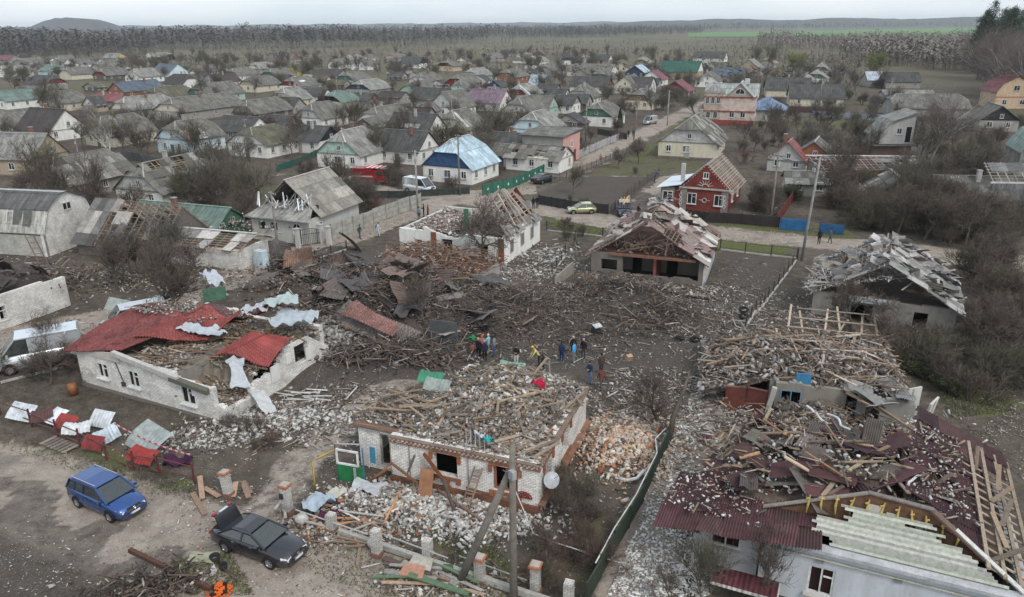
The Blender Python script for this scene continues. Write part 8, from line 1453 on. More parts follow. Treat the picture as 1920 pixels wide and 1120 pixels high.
fence([(1098, 1135), (1150, 1040), (1205, 945), (1250, 850), (1262, 815)], 1.25, 'metal', (.045, .06, .045), 'sagging dark green fence running up right of the white brick house'); m = MB(); m.tube([G(1115, 1100) + Vector((0, 0, 1.3)), G(1150, 1035) + Vector((0, 0, 1.35)), G(1190, 970) + Vector((0, 0, 1.3)), G(1225, 900) + Vector((.1, 0, 1.3)), G(1225, 880) + Vector((0, 0, 1.5)), G(1245, 850) + Vector((0, 0, 1.3))], .035, 6, (.5, .5, .48)); o = m.build('loose_cable', MP, smooth=True); tag(o, 'white cable lying along the top of the sagging dark green fence', 'cable')
m = MB(); m.tube([(0, 0, .1), (.5, .1, .15), (.9, .4, .3), (1.1, .8, .7)], .1, 8, (.55, .55, .54)); o = m.build('bent_pipe', MP, None, G(1160, 910), -40, smooth=True); tag(o, 'bent white pipe beside the cream brick pile', 'pipe')
# front yard: brick pillars with orange caps, kerb, pipes
for i, (px, py, h_, cap, l) in enumerate(((430, 930, 1.45, 1, 'leaning white brick pillar with an orange cap near the black pit'), (541, 966, 1.7, 1, 'brick pillar with a letter box, first by the black saloon'), (624, 1003, 1.1, 0, 'short white brick pillar, second in the row from the saloon'), (708, 1046, 1.5, 0, 'white brick pillar, third in the front row, its side dark'), (803, 1053, 1.2, 0, 'low white brick pillar, fourth in the front row'), (900, 1092, 1.35, 1, 'brick pillar with a brown cap, just right of the slanting brace'), (1004, 1112, 1.5, 1, 'brick pillar with an orange cap right of the utility pole'), (1066, 1132, 1.2, 0, 'rightmost white brick pillar in the front row, cut by the lower border'))):
 g = G(px, py); r = empty('brick_pillar', g, -21, label=l, cat='pillar'); m = MB(); m.box((0, 0, h_ / 2), (.4, .4, h_), col=(.54, .53, .5)); m.build('shaft', MBRW, r); m = MB(); m.box((0, 0, .12), (.46, .46, .3), col=(.22, .12, .09)); m.build('footing', MP, r)
 if cap: m = MB(); m.box((0, 0, h_ + .05), (.54, .54, .1), col=(.36, .14, .07)); m.box((0, 0, h_ + .12), (.42, .42, .06), col=(.38, .33, .29)); m.build('cap', MP, r)
 if i == 1: m = MB(); m.box((-.12, -.24, 1.2), (.2, .08, .3), col=(.03, .04, .06)); m.build('letter_box', MP, r)
 if i == 0: r.rotation_euler[1] = -.08
o = beam('concrete_kerb', None, G(640, 1010) + Vector((0, 0, .25)), G(1075, 1150) + Vector((0, 0, .25)), .22, .3, (.34, .33, .3)); tag(o, 'long grey concrete kerb between the white brick pillars', 'kerb')
for i in range(3): o = beam('fence_rail', None, G(560 + i * 150, 985 + i * 42) + Vector((0, 0, .8)), G(690 + i * 150, 1030 + i * 42) + Vector((0, 0, .75)), .05, .05, (.45, .44, .42)); tag(o, ('first', 'second', 'third')[i] + ' thin rail between the white brick pillars from the left', 'rail')
GP2 = 'loose boards in the front yard'
for i in range(30):
 px, py = RC_(((620, 975), (600, 1010), (660, 1020), (590, 960), (700, 990), (640, 930))); a = G(px + RG(0, 26), py + RG(0, 14)); plank(a + Vector((0, 0, RU(.06, .3))), rad(-30) + RG(0, .7), RG(0, .05), RC_((1, 1.5, 2, 2.5)), RC_((.1, .14)), .05, RC_([(.38, .28, .19), (.3, .22, .16), (.52, .5, .46), (.42, .2, .1)]), 'split board among the litter between the black saloon and the porch', GP2, 'board')
for i in range(16):
 a = G(RU(745, 900), RU(1075, 1118)); plank(a + Vector((0, 0, RU(.1, .5))), rad(-18) + RG(0, .25), RG(0, .05), RC_((2, 2.5, 3)), RC_((.16, .3)), .05, RC_([(.10, .15, .09), (.3, .29, .27), (.34, .24, .17), (.14, .1, .085)]), 'board in the pile of green and grey boards at the lower border', 'boards in the green and grey pile', 'board')
for i, (px, py, c) in enumerate(((675, 1085, (.32, .17, .12)), (690, 1070, (.5, .46, .4)))): o = beam('board', None, G(px + 80, py) + Vector((0, 0, .5)), G(px + 118, py + 8) + Vector((0, 0, .55)), .8, .05, c); tag(o, ('brown', 'pale')[i] + ' square board on the pile at the lower border', 'board')
hfield(900, 160, ell(640, 1000, 4.5, 1.4), hz, [((.5, .48, .44), 4), ((.3, .25, .2), 3), ((.1, .09, .08), 2), ((.34, .14, .09), 1)], PLW, (.05, .2), (.4, 1.3), label='in the front yard litter')
hfield(500, 160, ell(830, 1095, 3, 1.0), hz, [((.5, .48, .44), 4), ((.2, .17, .14), 3)], PLW, (.05, .2), (.5, 1.6), label='in the pile at the lower border')
for px, py, s, l in ((567, 985, .36, 'white lumpy sack lying by the pillar with the letter box'), (700, 1030, .3, 'grey concrete lump beside the third pillar')):
 m = MB(); n = 10; vs = []
 for k in range(6):
  an = math.pi * k / 5
  for i in range(n): rr = s * msin(an) * (1 + .12 * msin(i * 2.3 + k)); vs.append((mcos(6.283 * i / n) * rr, msin(6.283 * i / n) * rr, s * .8 + s * .85 * mcos(an) * (1 + .05 * msin(i * 3))))
 m.add(vs, [(k * n + i, (k + 1) * n + i, (k + 1) * n + (i + 1) % n, k * n + (i + 1) % n) for k in range(5) for i in range(n)], (.5, .49, .47)); o = m.build('sack' if s > .33 else 'concrete_lump', MRUB, None, G(px, py), smooth=True); tag(o, l, 'sack' if s > .33 else 'stone')
cloth('crumpled_sheet', G(600, 958) + Vector((0, 0, .5)), 1.7, 1.0, (.42, .5, .58), 'crumpled pale blue sheet metal by the pillar with the letter box', 20, .9, 'metal sheet', 11); cloth('crumpled_sheet', G(692, 925) + Vector((0, 0, .3)), 1.9, 1.1, (.5, .52, .54), 'flat crumpled white sheet on the ground below the green door', -15, .5, 'metal sheet', 12); cloth('crumpled_sheet', G(632, 935) + Vector((0, 0, .25)), 1.1, .6, (.55, .52, .46), 'small pale rag left of the flat white sheet', 30, .7, 'cloth', 13); cloth('purple_cloth', G(620, 978) + Vector((0, 0, .35)), 1.2, .7, (.09, .03, .06), 'dark purple cloth beside the pale blue sheet', 0, .8, 'cloth', 14)
m = MB(); m.tube([G(592, 925), G(592, 925) + Vector((0, 0, 1.9)), G(600, 920) + Vector((.1, 0, 2.0)), G(640, 895) + Vector((0, 0, 1.9))], .05, 7, (.42, .30, .06)); o = m.build('gas_pipe', MP, smooth=True); tag(o, 'yellow gas pipe standing left of the green door', 'pipe')
# wrecked fence at the left with white and red sheets, striped tape
r = empty('wrecked_fence', G(20, 800), 0, label='wrecked dark red rail fence hung with torn sheets along the dirt road', cat='fence'); o_ = r.location; pf = [G(x, y) - o_ for x, y in ((0, 778), (60, 800), (110, 822), (150, 838), (200, 862), (250, 880), (300, 886), (365, 905))]
for i, p in enumerate(pf): m = MB(); m.bar(p, p + Vector((RG(0, .1), 0, 1.3)), .09, .09, (.13, .04, .04)); m.build('post', MMET, r)
for i in range(len(pf) - 1):
 for z in (.35, 1.05): m = MB(); m.bar(pf[i] + Vector((0, 0, z)), pf[i + 1] + Vector((0, 0, z + RG(0, .1))), .05, .05, (.14, .05, .045)); m.build('rail', MMET, r)
for (px, py, L_, W_2, c, l, rz, b) in ((45, 790, 1.6, 1.2, (.52, .56, .6), 'leftmost white sheet on the wrecked fence', 20, .06), (85, 797, 1.3, 1.1, (.09, .045, .04), 'dark rusty sheet standing between the white sheets of the wrecked fence', 50, .15), (110, 800, 1.7, 1.2, (.55, .58, .62), 'second white sheet on the wrecked fence, left of the red one', -10, .08), (130, 812, 1.4, 1.0, (.26, .04, .04), 'red sheet behind the second white one on the wrecked fence', 10, .12), (150, 822, 1.6, 1.0, (.5, .52, .53), 'bent grey white sheet in the middle of the wrecked fence', 40, .2), (195, 806, 2.0, 1.1, (.56, .59, .62), 'white sheet lying flat behind the wrecked fence', 0, .05), (205, 835, 1.4, 1.0, (.4, .46, .5), 'blue grey bent sheet on the wrecked fence', 60, .2), (180, 850, 1.2, .9, (.2, .035, .035), 'dark red sheet at the foot of the wrecked fence', 20, .1), (285, 845, 2.4, 1.9, (.34, .38, .37), 'big grey green corrugated sheet curled behind the wrecked fence', -6, .25), (272, 872, 1.6, 1.1, (.36, .05, .045), 'bright red torn sheet at the right end of the wrecked fence', 15, .2)):
 o = inst('corrugated_sheet', corr_mesh(round(L_, 1), W_2, 14, .03, bend=b, name='corrugated_sheet'), None, G(px, py) + Vector((0, 0, .75)), (rad(RU(15, 50)), rad(RU(-15, 15)), rad(A2 + rz))); o.color = (*c, 1); tag(o, l, 'metal sheet')
cloth('purple_cloth', G(335, 870) + Vector((0, 0, .3)), 1.6, .8, (.07, .025, .06), 'dark purple curtain lying right of the grey green sheet', 10, .9, 'cloth', 21); m = MB(); a, b = G(222, 828) + Vector((0, 0, 1.3)), G(362, 885) + Vector((0, 0, 1.2)); n = 26
for i in range(n): s_ = a.lerp(b, i / n); e_ = a.lerp(b, (i + 1) / n); dz = lambda t: Vector((0, 0, -1.0 * t * (1 - t))); m.bar(s_ + dz(i / n), e_ + dz((i + 1) / n), .02, .09, (.6, .5, .52) if i % 2 else (.5, .08, .1))
o = m.build('barrier_tape', MCLOTH); tag(o, 'red and white striped barrier tape tied to the wrecked fence', 'tape')
wire(G(365, 900) + Vector((0, 0, 1.2)), G(430, 915) + Vector((0, 0, 1.3)), .2, 'rusty wire between the wrecked fence and the leaning brick pillar', 6, .03)
# a wooden pallet and a ladder like frame on the grass, bottom pile with beam, netting and buckets
r = empty('wooden_grate', G(110, 838), -28, label='grey wooden slatted grate lying on the grass by the wrecked fence', cat='grate')
for i in range(7): beam('slat', r, (-1.1 + i * .36, -.4, .12), (-1.1 + i * .36, .5, .12), .24, .03, (.2, .17, .14))
for y in (-.3, .4): beam('rail', r, (-1.25, y, .06), (1.25, y, .06), .08, .08, (.18, .15, .12))
o = beam('rusty_beam', None, G(252, 1062) + Vector((0, 0, .9)), G(395, 1118) + Vector((0, 0, .3)), .2, .2, (.10, .055, .04)); tag(o, 'long dark rusty beam slanting over the pile at the lower left border', 'beam')
hfield(150, 230, ell(290, 1112, 3.0, .8), lambda x, y: hz(x, y) + .1, [((.1, .08, .07), 3), ((.4, .38, .35), 1)], [((.13, .10, .08), 4), ((.07, .06, .05), 3), ((.4, .36, .3), .5)], (.06, .2), (.6, 2.0), label='in the dark pile at the lower left border', lift=.3)
m = MB(); nu, nv = 15, 12
for i in range(nu):
 for j in range(nv):
  if (i + j) % 2 == 0 or (i * 7 + j * 3) % 5 == 0:
   u, v = (i / nu - .5) * 1.25, (j / nv - .5) * 1.25
   if u * u + v * v < .36: m.box((u, v, .25 - (u * u + v * v) * .7 + .05 * msin(i)), (.1, .12, .03), col=(.62, .13, .03))
m.box((0, 0, .12), (.7, .7, .12), col=(.03, .02, .02)); o = m.build('orange_netting', MCLOTH, None, G(412, 1115), 20); tag(o, 'bright orange holed mat at the lower border left of the saloon', 'mat')
for i, (px, py, s) in enumerate(((407, 1070, .24), (422, 1082, .19))):
 m = MB(); n = 14; rg = lambda rr, z: [(mcos(6.283 * k / n) * rr, msin(6.283 * k / n) * rr, z) for k in range(n)]; m.add(rg(s * .8, 0) + rg(s, s * 1.7) + rg(s * .9, s * 1.7) + rg(s * .72, .03), [(q * n + k, q * n + (k + 1) % n, (q + 1) * n + (k + 1) % n, (q + 1) * n + k) for q in range(3) for k in range(n)] + [tuple(3 * n + k for k in range(n))], (.02, .02, .02)); o = m.build('bucket', MP, None, G(px, py), smooth=True); tag(o, ('larger', 'smaller')[i] + ' black bucket on the ground left of the saloon', 'bucket')
cloth('crumpled_sheet', G(385, 1065) + Vector((0, 0, .15)), 1.3, .7, (.36, .36, .26), 'olive cloth lying by the black buckets', 0, .4, 'cloth', 31); cloth('crumpled_sheet', G(395, 1095) + Vector((0, 0, .15)), .9, .35, (.55, .53, .52), 'white rag between the buckets and the orange mat', 70, .6, 'cloth', 32)
for i in range(6): a = G(RC_((372, 380, 395, 440, 455)) + RG(0, 8), RU(912, 952)); plank(a + Vector((0, 0, .15)), rad(-55) + RG(0, .35), .03, RC_((1.5, 2.5)), .28, .05, RC_([(.36, .24, .17), (.3, .2, .15)]), 'wide pale brown board on the ground behind the open boot', 'boards behind the open boot', 'board')
# pit, tyres, crater things
for i, (px, py, z) in enumerate(((1393, 612, .1), (1392, 604, .35), (1303, 646, .1), (1275, 640, .1))):
 m = MB(); n = 18; mn = 6; vs = [((.32 + .11 * mcos(6.283 * q / mn)) * mcos(6.283 * k / n), (.32 + .11 * mcos(6.283 * q / mn)) * msin(6.283 * k / n), .11 * msin(6.283 * q / mn)) for k in range(n) for q in range(mn)]; m.add(vs, [(k * mn + q, ((k + 1) % n) * mn + q, ((k + 1) % n) * mn + (q + 1) % mn, k * mn + (q + 1) % mn) for k in range(n) for q in range(mn)], (.02,) * 3); o = m.build('tyre', MTYRE, None, G(px, py) + Vector((0, 0, z)), smooth=True); o.rotation_euler = (RG(0, .2), RG(0, .2), 0); tag(o, ('lower tyre of the stack of two right of the crater', 'upper tyre of the stack of two right of the crater', 'single black tyre lying in the mud right of the crater', 'half buried tyre left of the single tyre')[i], 'tyre')
for px, py, c, l, s in ((1117, 612, (.5, .5, .48), 'smashed black box with a pale top behind the people', .7), (1178, 672, (.42, .28, .2), 'light brown box lying right of the people', .45)): m = MB(); m.box((0, 0, s / 2), (s, s * .7, s), col=(.05, .05, .05) if s > .5 else c); m.box((0, 0, s + .04), (s * 1.05, s * .75, .08), col=c); o = m.build('box', MP, None, G(px, py), 30); o.rotation_euler[0] = .3; tag(o, l, 'box')
for (px, py, z, c, l) in ((808, 708, 2.2, (.05, .22, .13), 'dark green metal sheet sticking up at the back left of the rubble roof'), (820, 722, 3.0, (.32, .37, .34), 'grey green curled sheet at the back left of the rubble roof'), (960, 690, 3.4, (.2, .36, .28), 'pale green membrane at the very top of the rubble roof')): o = inst('corrugated_sheet', corr_mesh(1.6, 1.0, 14, .03, bend=.12, name='corrugated_sheet'), None, P(px, py, z + .35), (.5, .1, rad(-10))); o.color = (*c, 1); tag(o, l, 'metal sheet')
for px, py, z, c, l in ((1010, 718, 4.3, (.45, .02, .06), 'bright red cloth on the rubble roof'), (990, 714, 4.3, (.6, .6, .6), 'white cloth beside the red one on the rubble roof'), (915, 828, 3.3, (.02, .4, .45), 'turquoise bag near the front edge of the rubble roof'), (900, 815, 3.3, (.58, .6, .64), 'white bag near the front edge of the rubble roof'), (1165, 830, .9, (.02, .4, .5), 'turquoise bag on the cream brick pile'), (1185, 835, .9, (.5, .42, .03), 'yellow bag on the cream brick pile'), (1413, 588, .3, (.4, .04, .04), 'small red rag beside the plank heap'), (1550, 835, 1.2, (.5, .02, .03), 'bright red bundle behind the maroon roof'), (310, 493, 2.2, (.25, .5, .05), 'lime green bag in the branches at the left'), (915, 560, .5, (.5, .45, .05), 'yellow bag in the dark wreck'), (883, 632, .6, (.02, .3, .12), 'green bag held by the group at the crater')): cloth('cloth_bundle', P(px, py, z + .15), .6, .45, c, l, R.random() * 90, 1.2, 'cloth', int(px))
cloth('white_tarpaulin', P(1020, 552, .4), 1.6, 1.0, (.55, .56, .58), 'pale grey slab shaped sheet on the ground left of the torn open house', 10, .3, 'sheet', 41); cloth('white_tarpaulin', P(395, 515, 1.6), 3.0, 1.2, (.55, .6, .66), 'white tarpaulin draped from the broken shed by the road', -35, 1.2, 'sheet', 42, .6)
m = MB(); m.prism([(0, 0, 0), (1.6, 0, 0), (1.4, .1, 1.7), (.2, .1, 1.7)], (0, .8, 0), (.45, .55, .6)); o = m.build('metal_cabin', MP, None, G(475, 500), -30); tag(o, 'pale blue metal cabinet standing beside the village road at the left', 'cabin')
m = MB(); m.box((0, 0, .55), (3.0, 1.2, 1.1), col=(.3, .34, .33)); [m.box((-1.3 + i * .3, -.65, .55), (.06, .1, 1.1), col=(.36, .3, .22)) for i in range(10)]; o = m.build('ribbed_panel', MP, None, G(245, 580), -25); o.rotation_euler[0] = .9; o.scale = (1.6, 1, .6); tag(o, 'ribbed pale panel lying behind the white van half hidden by the red roof', 'panel')
m = MB(); m.box((0, 0, .6), (2.0, .08, 1.3), col=(.1, .22, .16)); o = m.build('panel_sheet', MMET, None, G(405, 568), 20); tag(o, 'dark green panel behind the far end of the red roof', 'panel')
r = empty('garden_barrel', G(138, 738), 0, label='rusty barrel at the left corner of the long white brick house', cat='barrel'); m = MB(); m.tube([(0, 0, 0), (0, 0, .45), (0, 0, .9)], [.28, .3, .28], 14, (.22, .09, .04)); m.build('drum', MMET, r, smooth=True)
cloth('blue_tent', P(1242, 372, .5), 1.2, 1.0, (.05, .35, .5), 'turquoise tarpaulin bundle at the left corner of the red brick house', 0, 1.3, 'tarpaulin', 51)
# ruin in the far meadow
g = P(952, 80); r = empty('concrete_ruin', g, 0, label='small unfinished concrete building standing alone in the far meadow', cat='building'); m = MB()
for x in (-8, -3, 2, 7): m.box((x, 0, 3), (1.2, 6, 6), col=(.13, .11, .1))
m.box((0, 0, 6.3), (17, 7, .7), col=(.15, .13, .12)); m.box((6, 0, 8.5), (1, 5, 4), col=(.13, .11, .1)); m.box((3, 0, 8), (.8, 4, 3.4), col=(.13, .11, .1)); m.box((4.6, 0, 10.4), (5, 5, .5), col=(.15, .13, .12)); m.build('frame', MP, r)
# ---------------------------------------------------------------- scattered litter over the near ground (stuff)
def sc_px(n, poly):
 xs = [p[0] for p in poly]; ys = [p[1] for p in poly]; X = NR.uniform(min(xs), max(xs), n * 3); Y = NR.uniform(min(ys), max(ys), n * 3); k = in_poly(X, Y, poly); return Pn(X[k][:n], Y[k][:n])
def litter(n, poly, cols, s0, s1, label, long_=.16, th=-.05):
 x, y = sc_px(n, poly); n = len(x); w = vnoise(x, y, 5) + 1.3 * vnoise(x, y, 1.4) > th - .5 * (NR.rand(n) < .2); x, y = x[w], y[w]; n = len(x)
 s = (s0 + (s1 - s0) * NR.rand(n, 1) ** 2.5) * np.stack([np.where(NR.rand(n) < long_, 3.5, 1.2), np.ones(n) * .7, np.ones(n) * .4], 1); chunks('brick_rubble', x, y, hz(x, y) + .03, s, pal(n, *cols), MRUB, .25, .25, label=label)
litter(5200, [(330, 780), (620, 700), (1250, 700), (1330, 800), (1240, 1120), (600, 1120), (380, 1010), (200, 900)], [((.5, .48, .45), 4), ((.26, .23, .2), 4), ((.34, .24, .17), 1.5)], .03, .12, 'pale crumbs and splinters strewn over the front yards')
litter(5000, [(1225, 850), (1330, 700), (1300, 860), (1330, 1119), (1140, 1119), (1230, 900)], [((.66, .65, .62), 6), ((.36, .33, .3), 3)], .03, .16, 'white crumbs covering the path between the houses', .16, -.5)
litter(7000, [(850, 480), (1500, 490), (1450, 640), (1300, 760), (900, 720), (820, 560)], [((.36, .34, .32), 4), ((.18, .16, .14), 5), ((.1, .085, .075), 3)], .03, .13, 'dark and pale crumbs over the crater yard')
litter(2600, [(100, 930), (640, 860), (680, 1119), (0, 1119), (0, 1000)], [((.5, .48, .45), 3), ((.2, .17, .14), 5)], .02, .08, 'small crumbs on the dirt road')
litter(1600, [(1780, 740), (1919, 720), (1919, 900), (1800, 800)], [((.4, .37, .33), 3), ((.2, .17, .14), 5)], .03, .1, 'crumbs on the bare ground at the right edge')
litter(1500, [(1350, 480), (1540, 500), (1520, 600), (1440, 700), (1300, 650)], [((.42, .4, .37), 2), ((.2, .18, .155), 5)], .03, .13, 'crumbs in the garden right of the torn open house')
litter(2600, [(0, 440), (520, 400), (700, 430), (480, 560), (0, 680)], [((.45, .44, .42), 3), ((.2, .18, .16), 4)], .04, .18, 'crumbs among the broken sheds at the left')
litter(500, [(1220, 330), (1480, 380), (1460, 420), (1200, 400)], [((.5, .5, .48), 4), ((.24, .21, .18), 3)], .05, .2, 'crumbs in the yard of the red brick house')
# grass tufts (stuff)
def tufts(n, polys, col, label):
 x, y = [], []
 for p in polys: a, b = sc_px(n // len(polys), p); x.append(a); y.append(b)
 x = np.concatenate(x); y = np.concatenate(y); n = len(x); z = hz(x, y); yaw = NR.rand(n) * 6.28; h = NR.uniform(.05, .17, n); w = NR.uniform(.015, .04, n); dx = np.cos(yaw) * w; dy = np.sin(yaw) * w; lx = NR.randn(n) * .1; ly = NR.randn(n) * .1
 V = np.stack([np.stack([x - dx, y - dy, z], 1), np.stack([x + dx, y + dy, z], 1), np.stack([x + lx, y + ly, z + h], 1)], 1).reshape(-1, 3); F = np.arange(len(V)).reshape(-1, 3)
 tag(link(bpy.data.objects.new('grass', raw_mesh('grass', V, F, pal(n, *col), MLEAF))), label, 'grass', kind='stuff')
tufts(16000, [g[0] for g in GRASS[:11]], [((.08, .11, .035), 3), ((.15, .14, .07), 3), ((.05, .07, .025), 2)], 'short rough grass on the verges'); tufts(5000, [GRASS[13][0], GRASS[8][0], GRASS[9][0], [(0, 730), (150, 700), (430, 800), (330, 850), (0, 780)]], [((.13, .115, .07), 3), ((.07, .08, .035), 2)], 'sparse dry grass in the yards')
# ---------------------------------------------------------------- trees and bushes in place
def free(x, y, pad=0.0):
 for fx, fy, fr in FOOT:
  if (x - fx) ** 2 + (y - fy) ** 2 < (fr * .78 + pad) ** 2: return False
 return float(road_mask(np.array([x]), np.array([y]))[0][0]) < .3
for px, py, rr in ((345, 318, 8), (300, 312, 6), (300, 396, 5), (690, 365, 6), (205, 300, 8), (495, 325, 7), (670, 325, 7), (870, 372, 6), (1000, 245, 6), (650, 250, 6), (880, 265, 6)): a = P(px, py); FOOT.append((a.x, a.y, rr / .78))
def grove(n, poly, keys, s0, s1, label, group, cat='tree', pad=.3, anyway=False):
 k = 0; t = 0; xs = [p[0] for p in poly]; ys = [p[1] for p in poly]
 while k < n and t < n * 12:
  t += 1; px, py = RU(min(xs), max(xs)), RU(min(ys), max(ys))
  if not in_poly(np.array([px]), np.array([py]), poly)[0]: continue
  g = P(px, py)
  if not anyway and not free(g.x, g.y, pad): continue
  plant(RC_(keys), g.x, g.y, RU(s0, s1), label, cat, group); k += 1
def one(key, px, py, sc, label, i=None, lean=0.0, cat='tree'): g = P(px, py); return plant(key, g.x, g.y, sc, label, cat, None, i, lean)
one('fruit', 905, 508, 1.55, 'dark bare tree standing before the white plastered house', 0); one('fruit', 322, 612, 1.5, 'spreading bare tree behind the red roof of the long white brick house', 1); one('fruit', 300, 600, 1.3, 'second bare trunk beside the spreading tree behind the red roof', 2)
one('fruit', 795, 630, .8, 'broken charred tree in the dark wreck', 3); one('orchard', 1425, 1150, .55, 'bare sapling in front of the lower right house', 0); one('orchard', 1330, 1140, .45, 'thin bare sapling left of the lower right house', 1); one('orchard', 1262, 1140, .38, 'thin bare sapling by the white strewn path', 0)
one('twin', 205, 290, 1.05, 'white trunked birch with green mistletoe balls on the left'); one('birch', 182, 250, .62, 'slim pale birch behind the dark brown roof'); one('twin', 1722, 305, .95, 'tree with dark green clumps behind the narrow attic house'); one('birch', 1742, 308, 1.0, 'white birch right of the tree with green clumps', 0); one('thuja', 1162, 240, 1.2, 'dark conical thuja by the white house with the green gable'); one('willow', 1645, 145, 1.1, 'yellow green budding tree behind the two tone roof'); one('willow', 1482, 140, 1.1, 'pale green willow behind the tan gables'); one('willow', 1500, 132, .9, 'second pale green willow, right of the first')
one('tall', 1415, 128, 1.1, 'tall bare tree left of the willows', 0); one('tall', 1440, 130, 1.2, 'broad bare tree beside the willows', 1); one('tall', 855, 116, 1.0, 'bare tree behind the peach hipped house', 1); one('tall', 1060, 106, .95, 'lone bare tree in the far meadow', 0); one('tall', 1098, 108, .7, 'smaller bare tree right of the lone one in the far meadow', 1); one('green_bush', 1480, 375, 1.3, 'round dark green shrub in the garden right of the red brick house', cat='bush')
one('tall', 1075, 365, .45, 'small bare tree with a whitewashed trunk by the far street', 0); one('fruit', 1235, 795, .9, 'leaning dead tree at the top of the sagging green fence', 1, .35); one('fruit', 1595, 650, .9, 'bare tree before the grey plastered ruin', 2); one('fruit', 1640, 690, 1.0, 'bare tree right of the grey plastered ruin', 0)
GRV = [
 (15, [(1010, 900), (1180, 890), (1180, 960), (1120, 1090), (1000, 1110), (1010, 980)], ['bush'], .4, .75, 'low bare shrub in the fenced yard right of the white brick house', 'shrubs in the fenced yard', 'bush'),
 (26, [(1815, 470), (1920, 460), (1920, 700), (1840, 720), (1810, 640)], ['thicket', 'bush', 'fruit'], .8, 1.15, 'bare shrub in the dense thicket round the grey plastered ruin', 'thicket round the grey ruin', 'bush'),
 (24, [(1660, 665), (1920, 640), (1920, 740), (1790, 760), (1700, 720)], ['thicket', 'bush', 'green_bush'], .7, 1.1, 'bare shrub in the thicket below the grey plastered ruin at the right edge', 'thicket below the grey ruin', 'bush'),
 (62, [(1540, 385), (1920, 385), (1920, 470), (1820, 470), (1600, 450)], ['thicket', 'fruit', 'thicket', 'bush'], .9, 1.3, 'bare brown bush in the wide thicket behind the village road at the right', 'wide thicket at the right', 'bush'),
 (34, [(1580, 330), (1850, 330), (1840, 400), (1560, 400)], ['fruit', 'orchard', 'thicket'], .85, 1.2, 'bare tree in the gardens above the wide thicket', 'gardens above the wide thicket', 'tree'),
 (70, [(1370, 225), (1700, 225), (1840, 300), (1500, 330), (1380, 310)], ['fruit', 'orchard', 'bush'], .8, 1.2, 'bare orchard tree between the brick mansion and the narrow attic house', 'orchard right of the mansion', 'tree'),
 (14, [(1780, 240), (1920, 240), (1920, 320), (1800, 320)], ['thicket', 'bush'], .8, 1.1, 'bare bush by the pink house at the right', 'bushes by the pink house', 'bush'),
 (13, [(60, 375), (290, 408), (250, 440), (60, 400)], ['fruit', 'orchard', 'thicket'], .9, 1.35, 'bare tree in the dark gardens in front of the burnt holed roof', 'gardens before the burnt roof', 'tree'),
 (30, [(330, 320), (460, 330), (470, 430), (420, 450), (330, 430)], ['orchard', 'fruit'], .8, 1.2, 'bare bush in the garden left of the gate house', 'garden left of the gate house', 'bush'),
 (24, [(470, 320), (640, 330), (740, 385), (660, 420), (640, 360)], ['fruit', 'orchard', 'bush'], .6, .95, 'bare bush behind the concrete panel fence', 'bushes behind the concrete fence', 'bush'),
 (7, [(170, 500), (330, 480), (420, 540), (260, 590)], ['fruit', 'orchard'], .8, 1.15, 'bare tree among the wreckage behind the red roof', 'trees behind the red roof', 'tree'),
 (10, [(0, 690), (180, 650), (190, 720), (20, 740)], ['bush', 'fruit'], .6, .9, 'bare shrub over the large white van at the left edge', 'shrubs by the white van', 'bush'),
 (10, [(920, 330), (1010, 300), (1000, 290), (880, 320)], ['fruit', 'bush'], .6, .9, 'bare shrub by the pale blue roofed house', 'shrubs by the pale blue roof', 'bush'),
 (12, [(700, 330), (860, 345), (870, 362), (720, 362)], ['bush', 'fruit'], .6, .8, 'bare shrub before the house with the blue gable', 'shrubs before the blue gable', 'bush'),
 (8, [(1060, 375), (1160, 400), (1200, 440), (1130, 470), (1040, 450)], ['bush'], .4, .7, 'small bare shrub in the yard by the verge', 'shrubs by the verge', 'bush'),
 (12, [(1350, 370), (1470, 385), (1460, 415), (1350, 405)], ['bush', 'fruit'], .6, .9, 'bare shrub in the garden behind the black cloth fence', 'shrubs behind the black cloth fence', 'bush'),
 (10, [(1100, 250), (1240, 270), (1200, 330), (1040, 330)], ['fruit', 'bush'], .6, .9, 'bare fruit tree by the dark vegetable garden', 'trees by the vegetable garden', 'tree'),
 (6, [(420, 760), (640, 800), (600, 860), (380, 850)], ['bush'], .3, .55, 'tiny bare shrub in the yard below the long white brick house', 'tiny shrubs in the yard', 'bush'),
]
for q in GRV: grove(*q[:7], cat=q[7], anyway=q[0] in (15,), pad=.2)
grove(150, [(0, 150), (1250, 150), (1240, 240), (900, 330), (600, 300), (0, 320)], ['orchard', 'orchard', 'fruit', 'thicket'], .8, 1.3, 'bare garden tree between the middle rows of grey roofs', 'garden trees in the middle rows', pad=-1.6)
grove(190, [(0, 108), (1300, 106), (1300, 150), (0, 155)], ['orchard', 'thicket', 'orchard'], .9, 1.5, 'bare garden tree between the farthest rows of grey roofs', 'garden trees in the farthest rows', pad=-2.2)
grove(60, [(1240, 150), (1620, 140), (1700, 200), (1480, 215), (1240, 215)], ['orchard', 'thicket'], .9, 1.3, 'bare garden tree behind the brick mansion', 'garden trees behind the mansion', pad=-1.5)
grove(60, [(1815, 135), (2010, 130), (2020, 215), (1850, 195)], ['birch'], 1.2, 1.5, 'slim pale birch in the birch wood at the upper right', 'birches of the upper right wood', anyway=True)
grove(30, [(1806, 128), (1960, 122), (1980, 160), (1840, 158)], ['pine'], 1.35, 1.65, 'dark green pine at the edge of the birch wood', 'pines of the upper right wood', anyway=True)
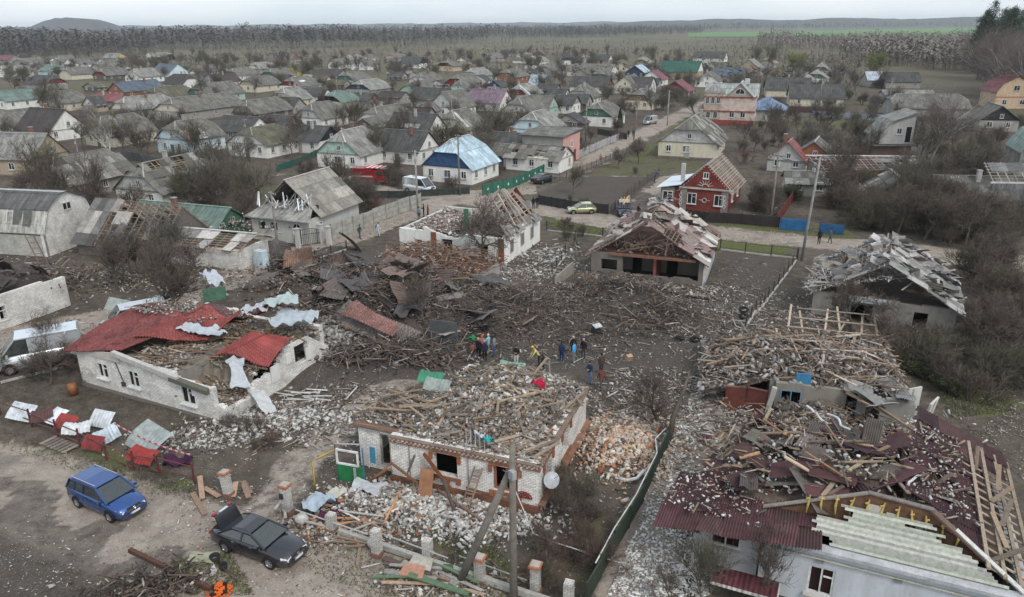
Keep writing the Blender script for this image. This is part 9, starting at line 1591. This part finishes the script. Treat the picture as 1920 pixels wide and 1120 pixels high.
# dead leaning trunk
m = MB(); a = G(1252, 835); m.tube([a, a + Vector((.3, .4, 1.5)), a + Vector((.9, .8, 3.0)), a + Vector((1.3, 1.2, 4.2))], [.2, .16, .1, .04], 7, (.11, .095, .08)); m.tube([a + Vector((.9, .8, 3.0)), a + Vector((.3, 1.0, 4.0))], [.06, .02], 5, (.11, .095, .08)); o = m.build('dead_trunk', MBARK, smooth=True); tag(o, 'leaning dead trunk at the upper end of the sagging green fence', 'tree trunk')
# ---------------------------------------------------------------- labels of the village houses
def hdesc(h):
 rf = h['roof']; k = {1: 'half hipped', 0: 'gabled', 2: 'hipped'}[h['hip']]; s = f"{h['wall']} {'house' if h['cat'] == 'house' else 'shed'} with {rf} {k} roof"
 if h['gable'] != h['wall'] and h['hip'] != 2: s += f" and {h['gable']} gable"
 return s
au = [h for h in HOUSES if h['auto']]
def short(h): return f"{h['roof']} {'roof' if h['cat'] == 'house' else 'shed roof'}" + (f" {h['gable']} gable" if h['hip'] != 2 else '')
cnt = {}
for h in au: cnt.setdefault(short(h), []).append(h)
uniq = [h for h in au if len(cnt[short(h)]) == 1]
FIX = [((884, 316), 'bright pale blue metal roof'), ((1408, 236), 'brick mansion'), ((1366, 360), 'decorated red brick house'), ((560, 460), 'arched doorway house'), ((1055, 258), 'pink ended outbuilding'), ((1470, 208), 'blue hipped roof'), ((1700, 305), 'narrow attic house')]
used = set()
for h in au:
 x, y = h['px']; best = None; L = h['desc'] + ' ' + hdesc(h) if h['desc'] else hdesc(h); ws = len(L.split())
 cand = [(math.hypot((x - g['px'][0]), (y - g['px'][1]) * 2.5), g['px'], short(g)) for g in uniq if g is not h] + [(math.hypot(x - p[0], (y - p[1]) * 2.5), p, t) for p, t in FIX]
 for dd, p, t in sorted(cand, key=lambda q: q[0])[:6]:
  rel = ('left of' if x < p[0] else 'right of') if abs(x - p[0]) > abs(y - p[1]) * 2 else ('behind' if y < p[1] else 'in front of'); s = f"{L} {rel} the {t}"
  if len(s.split()) > 16: s = f"{' '.join(L.replace(' with', ',').replace(' and', ',').split()[:9])} {rel} the {t}".replace(' ,', ',')
  if s not in used and len(s.split()) <= 16: break
 used.add(s); h['o']['label'] = s; h['o']['group'] = 'houses of the village' if h['cat'] == 'house' else 'sheds of the village'
# ---------------------------------------------------------------- haze
def haze():
 m = bpy.data.materials.new('haze'); m.use_nodes = True; t = m.node_tree; t.nodes.clear(); o = t.nodes.new('ShaderNodeOutputMaterial'); v = t.nodes.new('ShaderNodeVolumePrincipled'); v.inputs['Color'].default_value = (.88, .95, 1, 1); v.inputs['Density'].default_value = HAZE; v.inputs['Anisotropy'].default_value = 0.2
 t.links.new(v.outputs[0], o.inputs['Volume']); b = MB(); b.box((0, 3400, 28), (8000, 7200, 64), col=(1, 1, 1)); ob = b.build('haze', m); tag(ob, 'thin blue haze over the far woods', 'haze', kind='stuff')
HAZE = 1.2e-4
haze()
